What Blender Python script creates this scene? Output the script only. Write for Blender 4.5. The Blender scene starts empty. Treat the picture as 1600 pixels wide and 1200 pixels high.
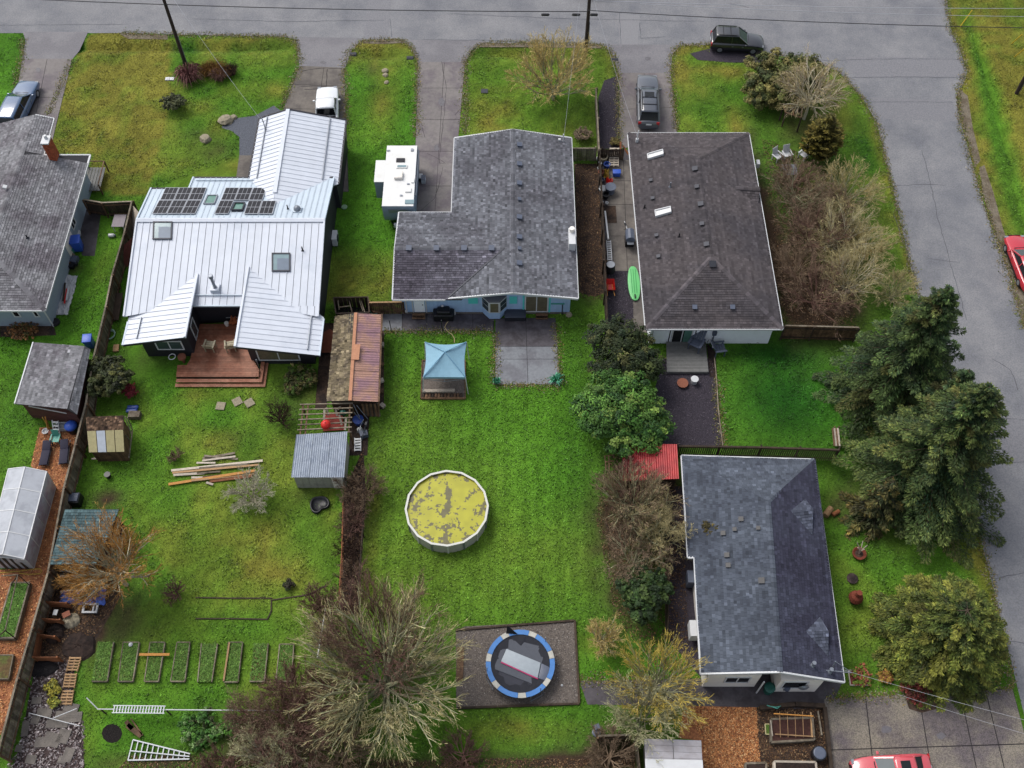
import bpy, math, random
import numpy as np
from mathutils import Vector, Matrix
RN = random.Random(11)
NP = np.random.default_rng(5)
scn = bpy.context.scene
col = scn.collection
# camera
F, CZ, PITCH = 1640.0, 64.0, math.radians(58)
cam_d = bpy.data.cameras.new('camera')
cam_d.sensor_width = 36.0
cam_d.lens = 36.0 * F / 1600.0
cam_d.clip_start, cam_d.clip_end = 0.5, 3000.0
cam = bpy.data.objects.new('camera', cam_d)
cam.location = (0, 0, CZ)
cam.rotation_euler = (math.pi / 2 - PITCH, 0, 0)
col.objects.link(cam)
scn.camera = cam
# sky, sun, exposure
SUN_EL, SUN_AZ = math.radians(52), math.radians(-48)     # azimuth from +Y (away from camera) towards +X
w = bpy.data.worlds.new('World')
scn.world = w
w.use_nodes = True
nt = w.node_tree
bg = nt.nodes['Background']
sky = nt.nodes.new('ShaderNodeTexSky')
sky.sky_type = 'NISHITA'
sky.sun_disc = False
sky.sun_elevation = SUN_EL
sky.sun_rotation = SUN_AZ
sky.air_density, sky.dust_density, sky.ozone_density = 1.0, 3.5, 1.0
hsv = nt.nodes.new('ShaderNodeHueSaturation')
hsv.inputs['Saturation'].default_value = 0.42                     # an overcast sky
nt.links.new(sky.outputs[0], hsv.inputs['Color'])
nt.links.new(hsv.outputs[0], bg.inputs[0])
bg.inputs[1].default_value = 0.138
sd = bpy.data.lights.new('sun', 'SUN')
sd.energy = 1.25
sd.angle = math.radians(28)
sd.color = (1.0, 0.97, 0.92)
sun = bpy.data.objects.new('sun', sd)
sdir = Vector((math.sin(SUN_AZ) * math.cos(SUN_EL), math.cos(SUN_AZ) * math.cos(SUN_EL), math.sin(SUN_EL)))
sun.rotation_euler = sdir.to_track_quat('Z', 'Y').to_euler()
sun.location = (0, 60, 60)
col.objects.link(sun)
vs = scn.view_settings
vs.view_transform, vs.look, vs.gamma, vs.use_curve_mapping = 'Standard', 'None', 1.0, False
vs.exposure = 0.69
scn.cycles.max_bounces = 6
scn.cycles.transparent_max_bounces = 6
scn.cycles.use_denoising = True
# image point -> place on the ground (or at a height)
FW = Vector((0, math.cos(PITCH), -math.sin(PITCH)))
UP = Vector((0, math.sin(PITCH), math.cos(PITCH)))
ZV = Vector((0, 0, 1))
def ray(px, py):
 return FW * F + Vector((px - 800.0, 0, 0)) + UP * (600.0 - py)
def P(px, py, z=0.0):
 d = ray(px, py)
 t = (z - CZ) / d.z
 return Vector((d.x * t, d.y * t, z))
def PL(px, py, pl):
 n = (pl[1] - pl[0]).cross(pl[2] - pl[0])
 d = ray(px, py)
 o = Vector((0, 0, CZ))
 return o + d * ((pl[0] - o).dot(n) / d.dot(n))
def lin(c):
 c /= 255.0
 return c / 12.92 if c <= 0.04045 else ((c + 0.055) / 1.055) ** 2.4
def C(r, g, b, k=0.62):
 return (lin(r) * k, lin(g) * k, lin(b) * k)
# materials
MATS = {}
def mat(name, c, rough=0.8, var=0.22, scale=9.0, c2=None, s2=0.7, mixlo=0.45, mixhi=0.6, bump=0.0, bscale=None,
  metal=0.0, rnd=0.0, tone=False, vcol=False, spec=0.35, alpha=None, trans=0.0, emit=None, stretch=None, tex='pos', coat=0.0):
 m = bpy.data.materials.new(name)
 m.use_nodes = True
 t = m.node_tree
 N, L = t.nodes, t.links
 b = N['Principled BSDF']
 b.inputs['Roughness'].default_value = rough
 b.inputs['Metallic'].default_value = metal
 b.inputs['Specular IOR Level'].default_value = spec
 if coat:
  b.inputs['Coat Weight'].default_value = coat
  b.inputs['Coat Roughness'].default_value = 0.06
 geo = N.new('ShaderNodeNewGeometry')
 pos = geo.outputs['Position']
 if tex == 'obj':
  tc = N.new('ShaderNodeTexCoord')
  pos = tc.outputs['Object']
 if stretch:
  mp = N.new('ShaderNodeMapping')
  mp.inputs['Scale'].default_value = stretch
  L.new(pos, mp.inputs['Vector'])
  pos = mp.outputs[0]
 def noise(sc, detail=5.0):
  n = N.new('ShaderNodeTexNoise')
  n.inputs['Scale'].default_value = sc
  n.inputs['Detail'].default_value = detail
  n.inputs['Roughness'].default_value = 0.65
  L.new(pos, n.inputs['Vector'])
  return n.outputs['Fac']
 def mrange(f, a, b_, lo, hi):
  r = N.new('ShaderNodeMapRange')
  for i, v in zip(('From Min', 'From Max', 'To Min', 'To Max'), (a, b_, lo, hi)):
   r.inputs[i].default_value = v
  L.new(f, r.inputs['Value'])
  return r.outputs[0]
 def mix(fac, a, b_, bt='MIX'):
  x = N.new('ShaderNodeMix')
  x.data_type = 'RGBA'
  x.blend_type = bt
  x.clamp_factor = True
  for s, v in ((x.inputs[0], fac), (x.inputs[6], a), (x.inputs[7], b_)):
   if hasattr(v, 'is_linked'):
    L.new(v, s)
   elif isinstance(v, (int, float)):
    s.default_value = v
   else:
    s.default_value = (*v[:3], 1)
  return x.outputs[2]
 base = (*c, 1)
 out = None
 if vcol:
  at = N.new('ShaderNodeAttribute')
  at.attribute_name = 'Col'
  out = at.outputs['Color']
 else:
  rgb = N.new('ShaderNodeRGB')
  rgb.outputs[0].default_value = base
  out = rgb.outputs[0]
 if c2 is not None:
  out = mix(mrange(noise(s2), mixlo, mixhi, 0, 1), out, c2)
 fac = None
 if var:
  fac = mrange(noise(scale), 0.25, 0.75, 1 - var, 1 + var)
 if tone:
  at = N.new('ShaderNodeAttribute')
  at.attribute_name = 'tone'
  if fac is None:
   fac = at.outputs['Fac']
  else:
   mm = N.new('ShaderNodeMath')
   mm.operation = 'MULTIPLY'
   L.new(fac, mm.inputs[0])
   L.new(at.outputs['Fac'], mm.inputs[1])
   fac = mm.outputs[0]
 if rnd:
  oi = N.new('ShaderNodeObjectInfo')
  rr = mrange(oi.outputs['Random'], 0, 1, 1 - rnd, 1 + rnd)
  if fac is None:
   fac = rr
  else:
   mm = N.new('ShaderNodeMath')
   mm.operation = 'MULTIPLY'
   L.new(fac, mm.inputs[0])
   L.new(rr, mm.inputs[1])
   fac = mm.outputs[0]
 if fac is not None:
  vm = N.new('ShaderNodeVectorMath')
  vm.operation = 'SCALE'
  L.new(out, vm.inputs[0])
  L.new(fac, vm.inputs['Scale'])
  out = vm.outputs[0]
 L.new(out, b.inputs['Base Color'])
 if bump:
  bn = N.new('ShaderNodeBump')
  bn.inputs['Strength'].default_value = bump
  bn.inputs['Distance'].default_value = 0.05
  L.new(noise(bscale or scale * 3), bn.inputs['Height'])
  L.new(bn.outputs[0], b.inputs['Normal'])
 if alpha is not None:
  b.inputs['Alpha'].default_value = alpha
 if trans:
  b.inputs['Transmission Weight'].default_value = trans
 m['nodes_out'] = 1
 MATS[name] = m
 return m
# mesh builder
ORG = {}
class MB:
 def __init__(s):
  s.v, s.f, s.t = [], [], []
 def add(s, pts, faces, tone=1.0):
  k = len(s.v)
  s.v += [tuple(p) for p in pts]
  s.f += [tuple(i + k for i in f) for f in faces]
  s.t += [tone] * len(faces)
  return s
 def poly(s, pts, tone=1.0):
  return s.add(pts, [tuple(range(len(pts)))], tone)
 def prism(s, pts, ext, tone=1.0):
  """polygon swept along the vector ext (closed)"""
  n = len(pts)
  ext = Vector(ext)
  a = [Vector(p) for p in pts]
  nn = Vector((0, 0, 0))
  for i in range(n):
   nn += a[i].cross(a[(i + 1) % n])
  if nn.dot(ext) < 0:
   a.reverse()
  b = [p + ext for p in a]
  fs = [tuple(range(n - 1, -1, -1)), tuple(range(n, 2 * n))]
  fs += [(i, (i + 1) % n, n + (i + 1) % n, n + i) for i in range(n)]
  return s.add(a + b, fs, tone)
 def box(s, c, size, rz=0.0, m3=None, tone=1.0):
  sx, sy, sz = [q / 2 for q in size]
  M = m3 if m3 is not None else Matrix.Rotation(rz, 3, 'Z')
  c = Vector(c)
  p = [c + M @ Vector((x * sx, y * sy, z * sz)) for z in (-1, 1) for x, y in ((-1, -1), (1, -1), (1, 1), (-1, 1))]
  return s.add(p, [(3, 2, 1, 0), (4, 5, 6, 7), (0, 1, 5, 4), (1, 2, 6, 5), (2, 3, 7, 6), (3, 0, 4, 7)], tone)
 def bar(s, a, b, wd=0.05, ht=None, tone=1.0):
  a, b = Vector(a), Vector(b)
  M, ln = frame_of(a, b)
  return s.box((a + b) / 2, (ln, wd, ht if ht is not None else wd), m3=M, tone=tone)
 def tube(s, pts, r, n=6, tone=1.0, caps=True):
  pts = [Vector(p) for p in pts]
  k = len(pts)
  rs = r if isinstance(r, (list, tuple)) else [r] * k
  ring = []
  ref = None
  for i, p in enumerate(pts):
   d = (pts[min(i + 1, k - 1)] - pts[max(i - 1, 0)])
   d = d.normalized() if d.length > 1e-9 else Vector((0, 0, 1))
   if ref is None:
    ref = d.orthogonal().normalized()
   u = (ref - d * ref.dot(d))
   u = u.normalized() if u.length > 1e-6 else d.orthogonal().normalized()
   ref = u
   v = d.cross(u)
   ring += [p + (u * math.cos(2 * math.pi * j / n) + v * math.sin(2 * math.pi * j / n)) * rs[i] for j in range(n)]
  fs = [(i * n + j, i * n + (j + 1) % n, (i + 1) * n + (j + 1) % n, (i + 1) * n + j) for i in range(k - 1) for j in range(n)]
  if caps:
   fs += [tuple(range(n - 1, -1, -1)), tuple(range((k - 1) * n, k * n))]
  return s.add(ring, fs, tone)
 def lathe(s, prof, c=(0, 0, 0), n=14, axis='Z', tone=1.0):
  """prof: (radius, height) list, first to last"""
  c = Vector(c)
  pts = []
  for r, h in prof:
   for j in range(n):
    a = 2 * math.pi * j / n
    q = Vector((r * math.cos(a), r * math.sin(a), h))
    if axis == 'Y':
     q = Vector((q.x, q.z, q.y))
    elif axis == 'X':
     q = Vector((q.z, q.x, q.y))
    pts.append(c + q)
  k = len(prof)
  fs = [(i * n + j, i * n + (j + 1) % n, (i + 1) * n + (j + 1) % n, (i + 1) * n + j) for i in range(k - 1) for j in range(n)]
  fs += [tuple(range(n - 1, -1, -1)), tuple(range((k - 1) * n, k * n))]
  return s.add(pts, fs, tone)
 def build(s, name, m, parent=None, smooth=False, kind=None, label=None, org=None, cat=None, group=None):
  o0 = org if org is not None else (ORG.get(parent, Vector((0, 0, 0))) if parent else Vector((0, 0, 0)))
  me = bpy.data.meshes.new(name)
  me.from_pydata([(x - o0[0], y - o0[1], z - o0[2]) for x, y, z in s.v], [], s.f)
  me.materials.append(m)
  if any(t != 1.0 for t in s.t):
   a = me.attributes.new('tone', 'FLOAT', 'FACE')
   a.data.foreach_set('value', s.t)
  else:
   a = me.attributes.new('tone', 'FLOAT', 'FACE')
   a.data.foreach_set('value', [1.0] * len(s.f))
  if smooth:
   me.polygons.foreach_set('use_smooth', [True] * len(me.polygons))
  me.validate()
  return link(name, me, parent, kind, label, o0 if parent is None else None, cat, group, o0)
def link(name, me, parent=None, kind=None, label=None, loc=None, cat=None, group=None, org=None):
 o = bpy.data.objects.new(name, me)
 col.objects.link(o)
 if loc is not None:
  o.location = loc
 if parent:
  o.parent = parent
 ORG[o] = org if org is not None else (ORG.get(parent, Vector((0, 0, 0))) if parent else Vector(loc or (0, 0, 0)))
 for k, v in (('kind', kind), ('label', label), ('category', cat), ('group', group)):
  if v:
   o[k] = v
 return o
def frame_of(a, b):
 d = b - a
 ln = d.length
 x = d / ln
 y = ZV.cross(x)
 y = y.normalized() if y.length > 1e-5 else Vector((0, 1, 0))
 z = x.cross(y)
 return Matrix((x, y, z)).transposed(), ln
def thing(name, label, cat, loc=(0, 0, 0), group=None):
 return link(name, None, None, None, label, Vector(loc), cat, group, Vector(loc))
def structure(name, mb, m):
 return mb.build(name, m, None, kind='structure')
UNIT = {}
def unit(m):
 if m.name not in UNIT:
  me = bpy.data.meshes.new('piece')
  h = 0.5
  me.from_pydata([(x * h, y * h, z * h) for z in (-1, 1) for x, y in ((-1, -1), (1, -1), (1, 1), (-1, 1))], [],
                       [(3, 2, 1, 0), (4, 5, 6, 7), (0, 1, 5, 4), (1, 2, 6, 5), (2, 3, 7, 6), (3, 0, 4, 7)])
  me.materials.append(m)
  UNIT[m.name] = me
 return UNIT[m.name]
def piece(name, m, c, size, parent, rz=0.0, m3=None):
 """one box-shaped piece (board, post, slat ...) that shares its mesh with all alike"""
 o = bpy.data.objects.new(name, unit(m))
 col.objects.link(o)
 o.parent = parent
 M = (m3 if m3 is not None else Matrix.Rotation(rz, 3, 'Z'))
 o.matrix_local = Matrix.Translation(Vector(c) - ORG[parent]) @ M.to_4x4() @ Matrix.Diagonal((*size, 1))
 ORG[o] = ORG[parent]
 return o
def pbar(name, m, a, b, wd, ht, parent):
 a, b = Vector(a), Vector(b)
 M, ln = frame_of(a, b)
 return piece(name, m, (a + b) / 2, (ln, wd, ht), parent, m3=M)
def copy_tree(o, parent=None):
 c = o.copy()
 col.objects.link(c)
 if parent:
  c.parent = parent
 for ch in list(o.children):
  copy_tree(ch, c)
 return c
def place(o, loc, rz=0.0, sc=None):
 o.location = loc
 o.rotation_euler = (0, 0, rz)
 if sc:
  o.scale = (sc, sc, sc)
 return o
def heading(a, b):
 d = Vector(b) - Vector(a)
 return math.atan2(d.y, d.x)
NOGRASS = []
def sheet(name, pts, m, z=0.01, thick=0.0, kind='structure', grass=False, world=False, parent=None, label=None, cat=None):
 q = [Vector((p[0], p[1], z)) if world else (lambda r: Vector((r.x, r.y, z)))(P(p[0], p[1], 0)) for p in pts]
 if not grass:
  NOGRASS.append([(p.x, p.y) for p in q])
 mb = MB()
 if thick:
  mb.prism([p - Vector((0, 0, thick)) for p in q], (0, 0, thick))
 else:
  a = sum(q[i].x * q[(i + 1) % len(q)].y - q[(i + 1) % len(q)].x * q[i].y for i in range(len(q)))
  mb.poly(q if a > 0 else q[::-1])
 return mb.build(name, m, parent, kind=kind, label=label, cat=cat)
def inside(poly, x, y):
 """vectorised point in polygon"""
 r = np.zeros(x.shape, bool)
 n = len(poly)
 for i in range(n):
  x1, y1 = poly[i][:2]
  x2, y2 = poly[(i + 1) % n][:2]
  if y1 == y2:
   continue
  c = ((y1 > y) != (y2 > y)) & (x < (x2 - x1) * (y - y1) / (y2 - y1) + x1)
  r ^= c
 return r
# the materials of the place
asphalt = mat('asphalt', C(147, 147, 150), 0.75, 0.3, 9, c2=C(118, 120, 127), s2=0.3, mixlo=0.34, mixhi=0.68, bump=0.35, bscale=60, spec=0.3)
apron_m = mat('asphalt_apron', C(124, 122, 127), 0.75, 0.26, 10, c2=C(136, 134, 138), s2=0.3, bump=0.35, bscale=60)
conc = mat('concrete', C(134, 128, 126), 0.8, 0.16, 3.0, c2=C(116, 108, 112), s2=0.55, bump=0.2, bscale=40, rnd=0.07)
conc_old = mat('old_concrete', C(124, 117, 110), 0.85, 0.2, 2.5, c2=C(102, 96, 92), s2=0.5, bump=0.25, bscale=40, rnd=0.06)
conc_dark = mat('damp_concrete', C(84, 79, 84), 0.65, 0.25, 4.0, c2=C(64, 58, 62), s2=0.8, bump=0.15, bscale=40, rnd=0.1)
conc_patio = mat('patio_concrete', C(132, 136, 142), 0.55, 0.18, 5.0, c2=C(112, 113, 120), s2=0.6, mixlo=0.42, mixhi=0.58, bump=0.12, bscale=40, rnd=0.05)
conc_patio_wet = mat('stained_patio_concrete', C(96, 92, 98), 0.5, 0.2, 5.0, c2=C(72, 66, 72), s2=1.2, mixlo=0.4, mixhi=0.6, bump=0.12, bscale=40, rnd=0.05)
aggregate = mat('aggregate_concrete', C(138, 130, 118), 0.85, 0.75, 16, c2=C(104, 96, 98), s2=0.35, mixlo=0.42, mixhi=0.6, bump=0.4, bscale=30, rnd=0.1)
gravel_dark = mat('dark_gravel', C(62, 56, 66), 0.9, 0.75, 11, bump=0.6, bscale=14)
gravel_blue = mat('blue_grey_gravel', C(98, 102, 112), 0.9, 0.6, 12, bump=0.6, bscale=14)
gravel_tramp = mat('brown_grey_gravel', C(114, 105, 98), 0.9, 0.6, 13, bump=0.6, bscale=14)
gravel_side = mat('roadside_gravel', C(128, 118, 102), 0.9, 0.45, 9, c2=C(104, 92, 74), s2=1.2, bump=0.5, bscale=14)
soil = mat('dark_soil', C(58, 44, 38), 0.95, 0.6, 6, c2=C(40, 30, 27), s2=1.4, bump=0.7, bscale=8)
soil_brown = mat('leafy_brown_soil', C(80, 62, 50), 0.95, 0.6, 7, c2=C(46, 36, 32), s2=1.0, bump=0.7, bscale=8)
soil_rubble = mat('rubble_soil', C(80, 66, 64), 0.95, 0.65, 4, c2=C(50, 40, 40), s2=0.9, bump=0.7, bscale=8)
bark = mat('bark_chips', C(178, 118, 78), 0.9, 0.55, 9, c2=C(140, 84, 54), s2=1.6, bump=0.7, bscale=12)
wood_new = mat('tan_wood', C(176, 140, 100), 0.75, 0.25, 6, rnd=0.25)
wood_pale = mat('pale_wood', C(196, 184, 168), 0.75, 0.25, 6, rnd=0.25)
wood_grey = mat('weathered_wood', C(136, 126, 110), 0.85, 0.3, 6, c2=C(108, 96, 80), s2=2, rnd=0.42)
wood_dark = mat('dark_damp_wood', C(74, 60, 48), 0.85, 0.35, 5, c2=C(56, 44, 36), s2=2, rnd=0.3)
wood_brown = mat('brown_fence_wood', C(122, 94, 70), 0.85, 0.35, 5, c2=C(94, 70, 52), s2=2, rnd=0.3)
wood_red = mat('cedar_deck_wood', C(146, 90, 66), 0.6, 0.3, 4, c2=C(168, 116, 92), s2=0.7, rnd=0.18, spec=0.3)
wood_orange = mat('orange_wood', C(214, 150, 72), 0.7, 0.2, 6, rnd=0.15)
wood_compost = mat('rusty_brown_wood', C(140, 86, 52), 0.8, 0.3, 6, rnd=0.25)
deck_grey = mat('grey_deck_wood', C(122, 122, 120), 0.7, 0.2, 5, rnd=0.14)
trim_white = mat('white_trim_paint', C(226, 228, 230), 0.5, 0.06, 3)
white_paint = mat('white_siding_paint', C(234, 238, 244, .95), 0.55, 0.06, 2)
cream_paint = mat('cream_wall_paint', C(224, 218, 210, .9), 0.6, 0.08, 2)
pale_wall = mat('stained_pale_wall', C(176, 176, 164), 0.7, 0.25, 3)
blue_siding = mat('blue_siding', C(160, 188, 222, .9), 0.6, 0.07, 3, rnd=0.05)
greyblue_siding = mat('grey_blue_siding', C(150, 164, 178, .75), 0.6, 0.07, 3)
dark_siding = mat('charcoal_siding', C(48, 46, 54), 0.6, 0.2, 3)
shed_red = mat('dark_red_siding', C(92, 54, 50), 0.75, 0.25, 5, rnd=0.15)
teal_paint = mat('teal_paint', C(92, 204, 200, .85), 0.5, 0.08, 3)
metal_white = mat('white_metal_roof', C(226, 232, 243, 0.64), 0.5, 0.06, 1.2, c2=C(206, 215, 229, 0.64), s2=0.4, mixlo=0.55, mixhi=0.8, rnd=0.025, spec=0.4)
metal_dim = mat('dimmed_metal_roof', C(205, 219, 232, 0.66), 0.45, 0.06, 1.2, rnd=0.03, spec=0.4)  # white metal; north slope's weaker reflection put into the colour, reused for trim
metal_seam = mat('shaded_metal_seam', C(176, 182, 192), 0.5, 0.05, 2)
steel = mat('galvanised_steel', C(150, 156, 166), 0.4, 0.12, 5, metal=0.5)
steel_dark = mat('dark_steel', C(62, 64, 72), 0.45, 0.1, 5, metal=0.4)
alu = mat('white_aluminium', C(214, 218, 222), 0.45, 0.08, 6)
shing_c = mat('grey_shingles', C(116, 118, 125), 0.92, 0.12, 30, tone=True, spec=0.2, c2=C(98, 98, 105), s2=0.3, mixlo=0.42, mixhi=0.62)
shing_d = mat('brown_grey_shingles', C(92, 86, 88), 0.92, 0.12, 30, tone=True, spec=0.2, c2=C(80, 76, 80), s2=0.3)
shing_e = mat('slate_blue_shingles', C(93, 100, 112), 0.92, 0.15, 20, tone=True, spec=0.2, c2=C(80, 86, 98), s2=0.35)
shing_gab = mat('gablet_shingles', C(86, 91, 106), 0.92, 0.15, 20, tone=True, spec=0.2)
shing_e_shade = mat('shaded_slate_shingles', C(68, 70, 86), 0.92, 0.15, 20, tone=True, spec=0.2, c2=C(58, 58, 74), s2=0.3)  # same slate shingles, the east slope's shade painted into the colour
shing_c_shade = mat('shaded_grey_shingles', C(104, 102, 112), 0.92, 0.12, 30, tone=True, spec=0.2, c2=C(86, 82, 92), s2=0.3)  # same shingles as house C's other slopes, south slope's shade put into the colour
shing_a = mat('warm_grey_shingles', C(140, 140, 144), 0.92, 0.12, 30, tone=True, spec=0.2, c2=C(110, 106, 112), s2=0.3)
shing_teal = mat('teal_shingles', C(94, 118, 122), 0.92, 0.15, 30, tone=True, spec=0.2, c2=C(78, 100, 104), s2=0.8)
shing_moss = mat('mossy_shakes', C(134, 122, 98), 0.95, 0.3, 12, tone=True, spec=0.1, c2=C(106, 96, 82), s2=1.4)
shake_brown = mat('brown_wood_shakes', C(104, 84, 68), 0.95, 0.3, 12, tone=True, spec=0.1, c2=C(70, 56, 48), s2=1.4)
underlay = mat('roof_underlay', C(60, 60, 64), 0.9, 0.1, 5)
rust_metal = mat('rusty_pink_metal_roof', C(190, 148, 130), 0.65, 0.15, 3, c2=C(168, 130, 138), s2=0.7, rnd=0.06, metal=0.1)
rust_trim = mat('rusty_trim', C(196, 138, 104), 0.7, 0.2, 6)
rust_sheet = mat('rust_brown_sheet', C(134, 76, 54), 0.8, 0.25, 5)
poly_roof = mat('corrugated_pale_plastic', C(172, 182, 196), 0.4, 0.14, 4, c2=C(148, 158, 174), s2=1.3, rnd=0.06)
poly_yellow = mat('yellowed_plastic_panel', C(196, 186, 138), 0.45, 0.15, 4, rnd=0.06)
poly_white = mat('milky_plastic_panel', C(206, 214, 224), 0.4, 0.1, 4)
poly_green = mat('greenhouse_polycarbonate', C(196, 200, 208), 0.3, 0.08, 3, c2=C(178, 182, 190), s2=1.0, rnd=0.04)
poly_side = mat('greenhouse_side_polycarbonate', C(198, 200, 214), 0.25, 0.15, 2, c2=C(184, 172, 190), s2=1.5)
red_metal = mat('red_corrugated_metal', C(196, 62, 62), 0.5, 0.15, 3, c2=C(160, 44, 48), s2=1.2, rnd=0.05)
glass = mat('window_glass', C(70, 84, 88), 0.08, 0.15, 2, spec=0.8)
glass_green = mat('greenish_skylight_glass', C(96, 142, 128), 0.1, 0.25, 3, spec=0.7)
glass_teal = mat('pale_teal_skylight_glass', C(128, 158, 166), 0.1, 0.12, 2, spec=0.7)
glass_blind = mat('skylight_blind', C(112, 128, 148), 0.3, 0.1, 2)
glass_dark = mat('dark_glass', C(30, 34, 38), 0.1, 0.1, 2, spec=0.4)
glass_warm = mat('curtained_glass', C(120, 112, 92), 0.15, 0.25, 3, spec=0.6)
pv_cell = mat('solar_cell', C(24, 22, 34), 0.4, 0.15, 3, spec=0.25, rnd=0.1)
pv_frame = mat('solar_frame', C(190, 194, 202), 0.4, 0.05, 3)
brick_m = mat('orange_brick', C(178, 92, 58), 0.85, 0.35, 14, rnd=0.25)
rv_white = mat('trailer_white', C(240, 240, 238, 0.66), 0.4, 0.05, 2, c2=C(218, 216, 208, 0.66), s2=1.0, mixlo=0.55, mixhi=0.8)
rv_grey = mat('trailer_grey', C(150, 164, 180), 0.4, 0.06, 2)
black_pl = mat('black_plastic', C(28, 28, 34), 0.4, 0.2, 6)
navy = mat('navy_cushion', C(48, 46, 66), 0.8, 0.15, 8)
rubber = mat('tyre_rubber', C(34, 34, 38), 0.8, 0.1, 8)
rim_m = mat('wheel_alloy', C(168, 172, 178), 0.35, 0.08, 5, metal=0.5)
blue_pl = mat('blue_plastic', C(58, 100, 208), 0.4, 0.1, 4, rnd=0.06)
blue_dark = mat('deep_blue_plastic', C(44, 74, 150), 0.4, 0.15, 4)
blue_tarp = mat('blue_tarp', C(92, 124, 222), 0.45, 0.3, 4, c2=C(130, 156, 226), s2=2.2)
canopy_m = mat('light_blue_canopy', C(142, 186, 208), 0.7, 0.08, 3)
red_pl = mat('red_plastic', C(222, 46, 40), 0.4, 0.12, 4)
yellow_pl = mat('yellow_cloth', C(190, 158, 62), 0.7, 0.25, 6)
teal_pl = mat('teal_plastic', C(96, 176, 160), 0.5, 0.15, 5)
green_pl = mat('dark_green_plastic', C(34, 96, 84), 0.45, 0.15, 5)
mint = mat('mint_board', C(122, 214, 134), 0.35, 0.06, 3)
mint_dark = mat('mint_stripe', C(60, 150, 84), 0.4, 0.06, 3)
grey_pl = mat('grey_plastic', C(96, 104, 122), 0.45, 0.12, 5)
white_pl = mat('white_plastic', C(222, 224, 226), 0.4, 0.08, 5)
tarp_white = mat('crumpled_pale_tarp', C(216, 218, 220), 0.6, 0.2, 3, c2=C(182, 184, 188), s2=3)
beige_pl = mat('beige_plastic', C(188, 176, 146), 0.5, 0.1, 5)
terracotta = mat('terracotta', C(150, 92, 70), 0.8, 0.2, 6)
rust_m = mat('rusted_iron', C(128, 62, 44), 0.85, 0.35, 8)
boulder_m = mat('pale_boulder', C(164, 154, 132), 0.9, 0.3, 6, bump=0.5)
hose_y = mat('tan_hose', C(210, 190, 140), 0.5, 0.1, 5)
hose_g = mat('pale_green_hose', C(178, 214, 198), 0.5, 0.1, 5)
pool_wall_m = mat('pool_wall', C(198, 196, 184), 0.5, 0.1, 2)
pool_rim_m = mat('pool_rim', C(226, 226, 218), 0.45, 0.05, 2)
pool_cover = mat('pool_water_with_algae', C(190, 180, 34), 0.55, 0.16, 2.5, c2=C(108, 100, 80), s2=1.5, mixlo=0.53, mixhi=0.555, spec=0.4)
tramp_blue = mat('blue_padding', C(74, 134, 204), 0.5, 0.12, 4)
tramp_white = mat('weathered_white_padding', C(196, 194, 184), 0.6, 0.2, 5)
tramp_mat = mat('trampoline_mat', C(52, 54, 66), 0.7, 0.15, 5)
tramp_net = mat('black_netting', C(34, 36, 46), 0.8, 0.2, 8)
pad_grey = mat('pale_grey_mat', C(172, 182, 190), 0.6, 0.08, 4)
pad_dark = mat('slate_mat', C(84, 88, 98), 0.7, 0.12, 4)
pink_m = mat('magenta_piping', C(196, 40, 110), 0.6, 0.05, 4)
pole_wood = mat('utility_pole_wood', C(62, 50, 46), 0.85, 0.3, 4)
wire_dark = mat('dark_cable', C(44, 44, 52), 0.6, 0.05, 4)
wire_light = mat('bare_aluminium_wire', C(186, 188, 196), 0.4, 0.05, 4)
guy_yellow = mat('yellow_guard', C(226, 190, 60), 0.5, 0.05, 4)
lamp_red = mat('red_lamp', C(190, 30, 36), 0.25, 0.05, 4, spec=0.6)
lamp_clear = mat('clear_lamp', C(150, 156, 164), 0.15, 0.05, 4, spec=0.7)
crack_m = mat('tar_crack', C(46, 42, 46), 0.9, 0.3, 6)
plate_m = mat('licence_plate', C(220, 224, 230), 0.4, 0.05, 4)
def car_paint(n, c):
 return mat(n, c, 0.3, 0.03, 2, spec=0.5, coat=1.0)
paint_red = car_paint('red_car_paint', C(206, 30, 52))
paint_coral = car_paint('coral_red_car_paint', C(220, 88, 98))
paint_blue = car_paint('blue_car_paint', C(66, 100, 142))
paint_black = car_paint('black_car_paint', C(36, 38, 46))
paint_grey = car_paint('dark_grey_car_paint', C(72, 78, 90))
paint_white = car_paint('white_truck_paint', C(234, 238, 242, 0.66))
paint_tan = car_paint('olive_tan_car_paint', C(120, 112, 92))
bark_tree = mat('tree_bark', C(92, 78, 64), 0.9, 0.35, 8, tone=True)
bark_lichen = mat('lichen_bark', C(166, 166, 132), 0.9, 0.3, 7, tone=True)
bark_pale = mat('pale_birch_bark', C(204, 196, 170), 0.85, 0.3, 6, tone=True)
leaf_m = mat('leaf', (1, 1, 1), 0.7, 0.0, vcol=True, spec=0.25)
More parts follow.
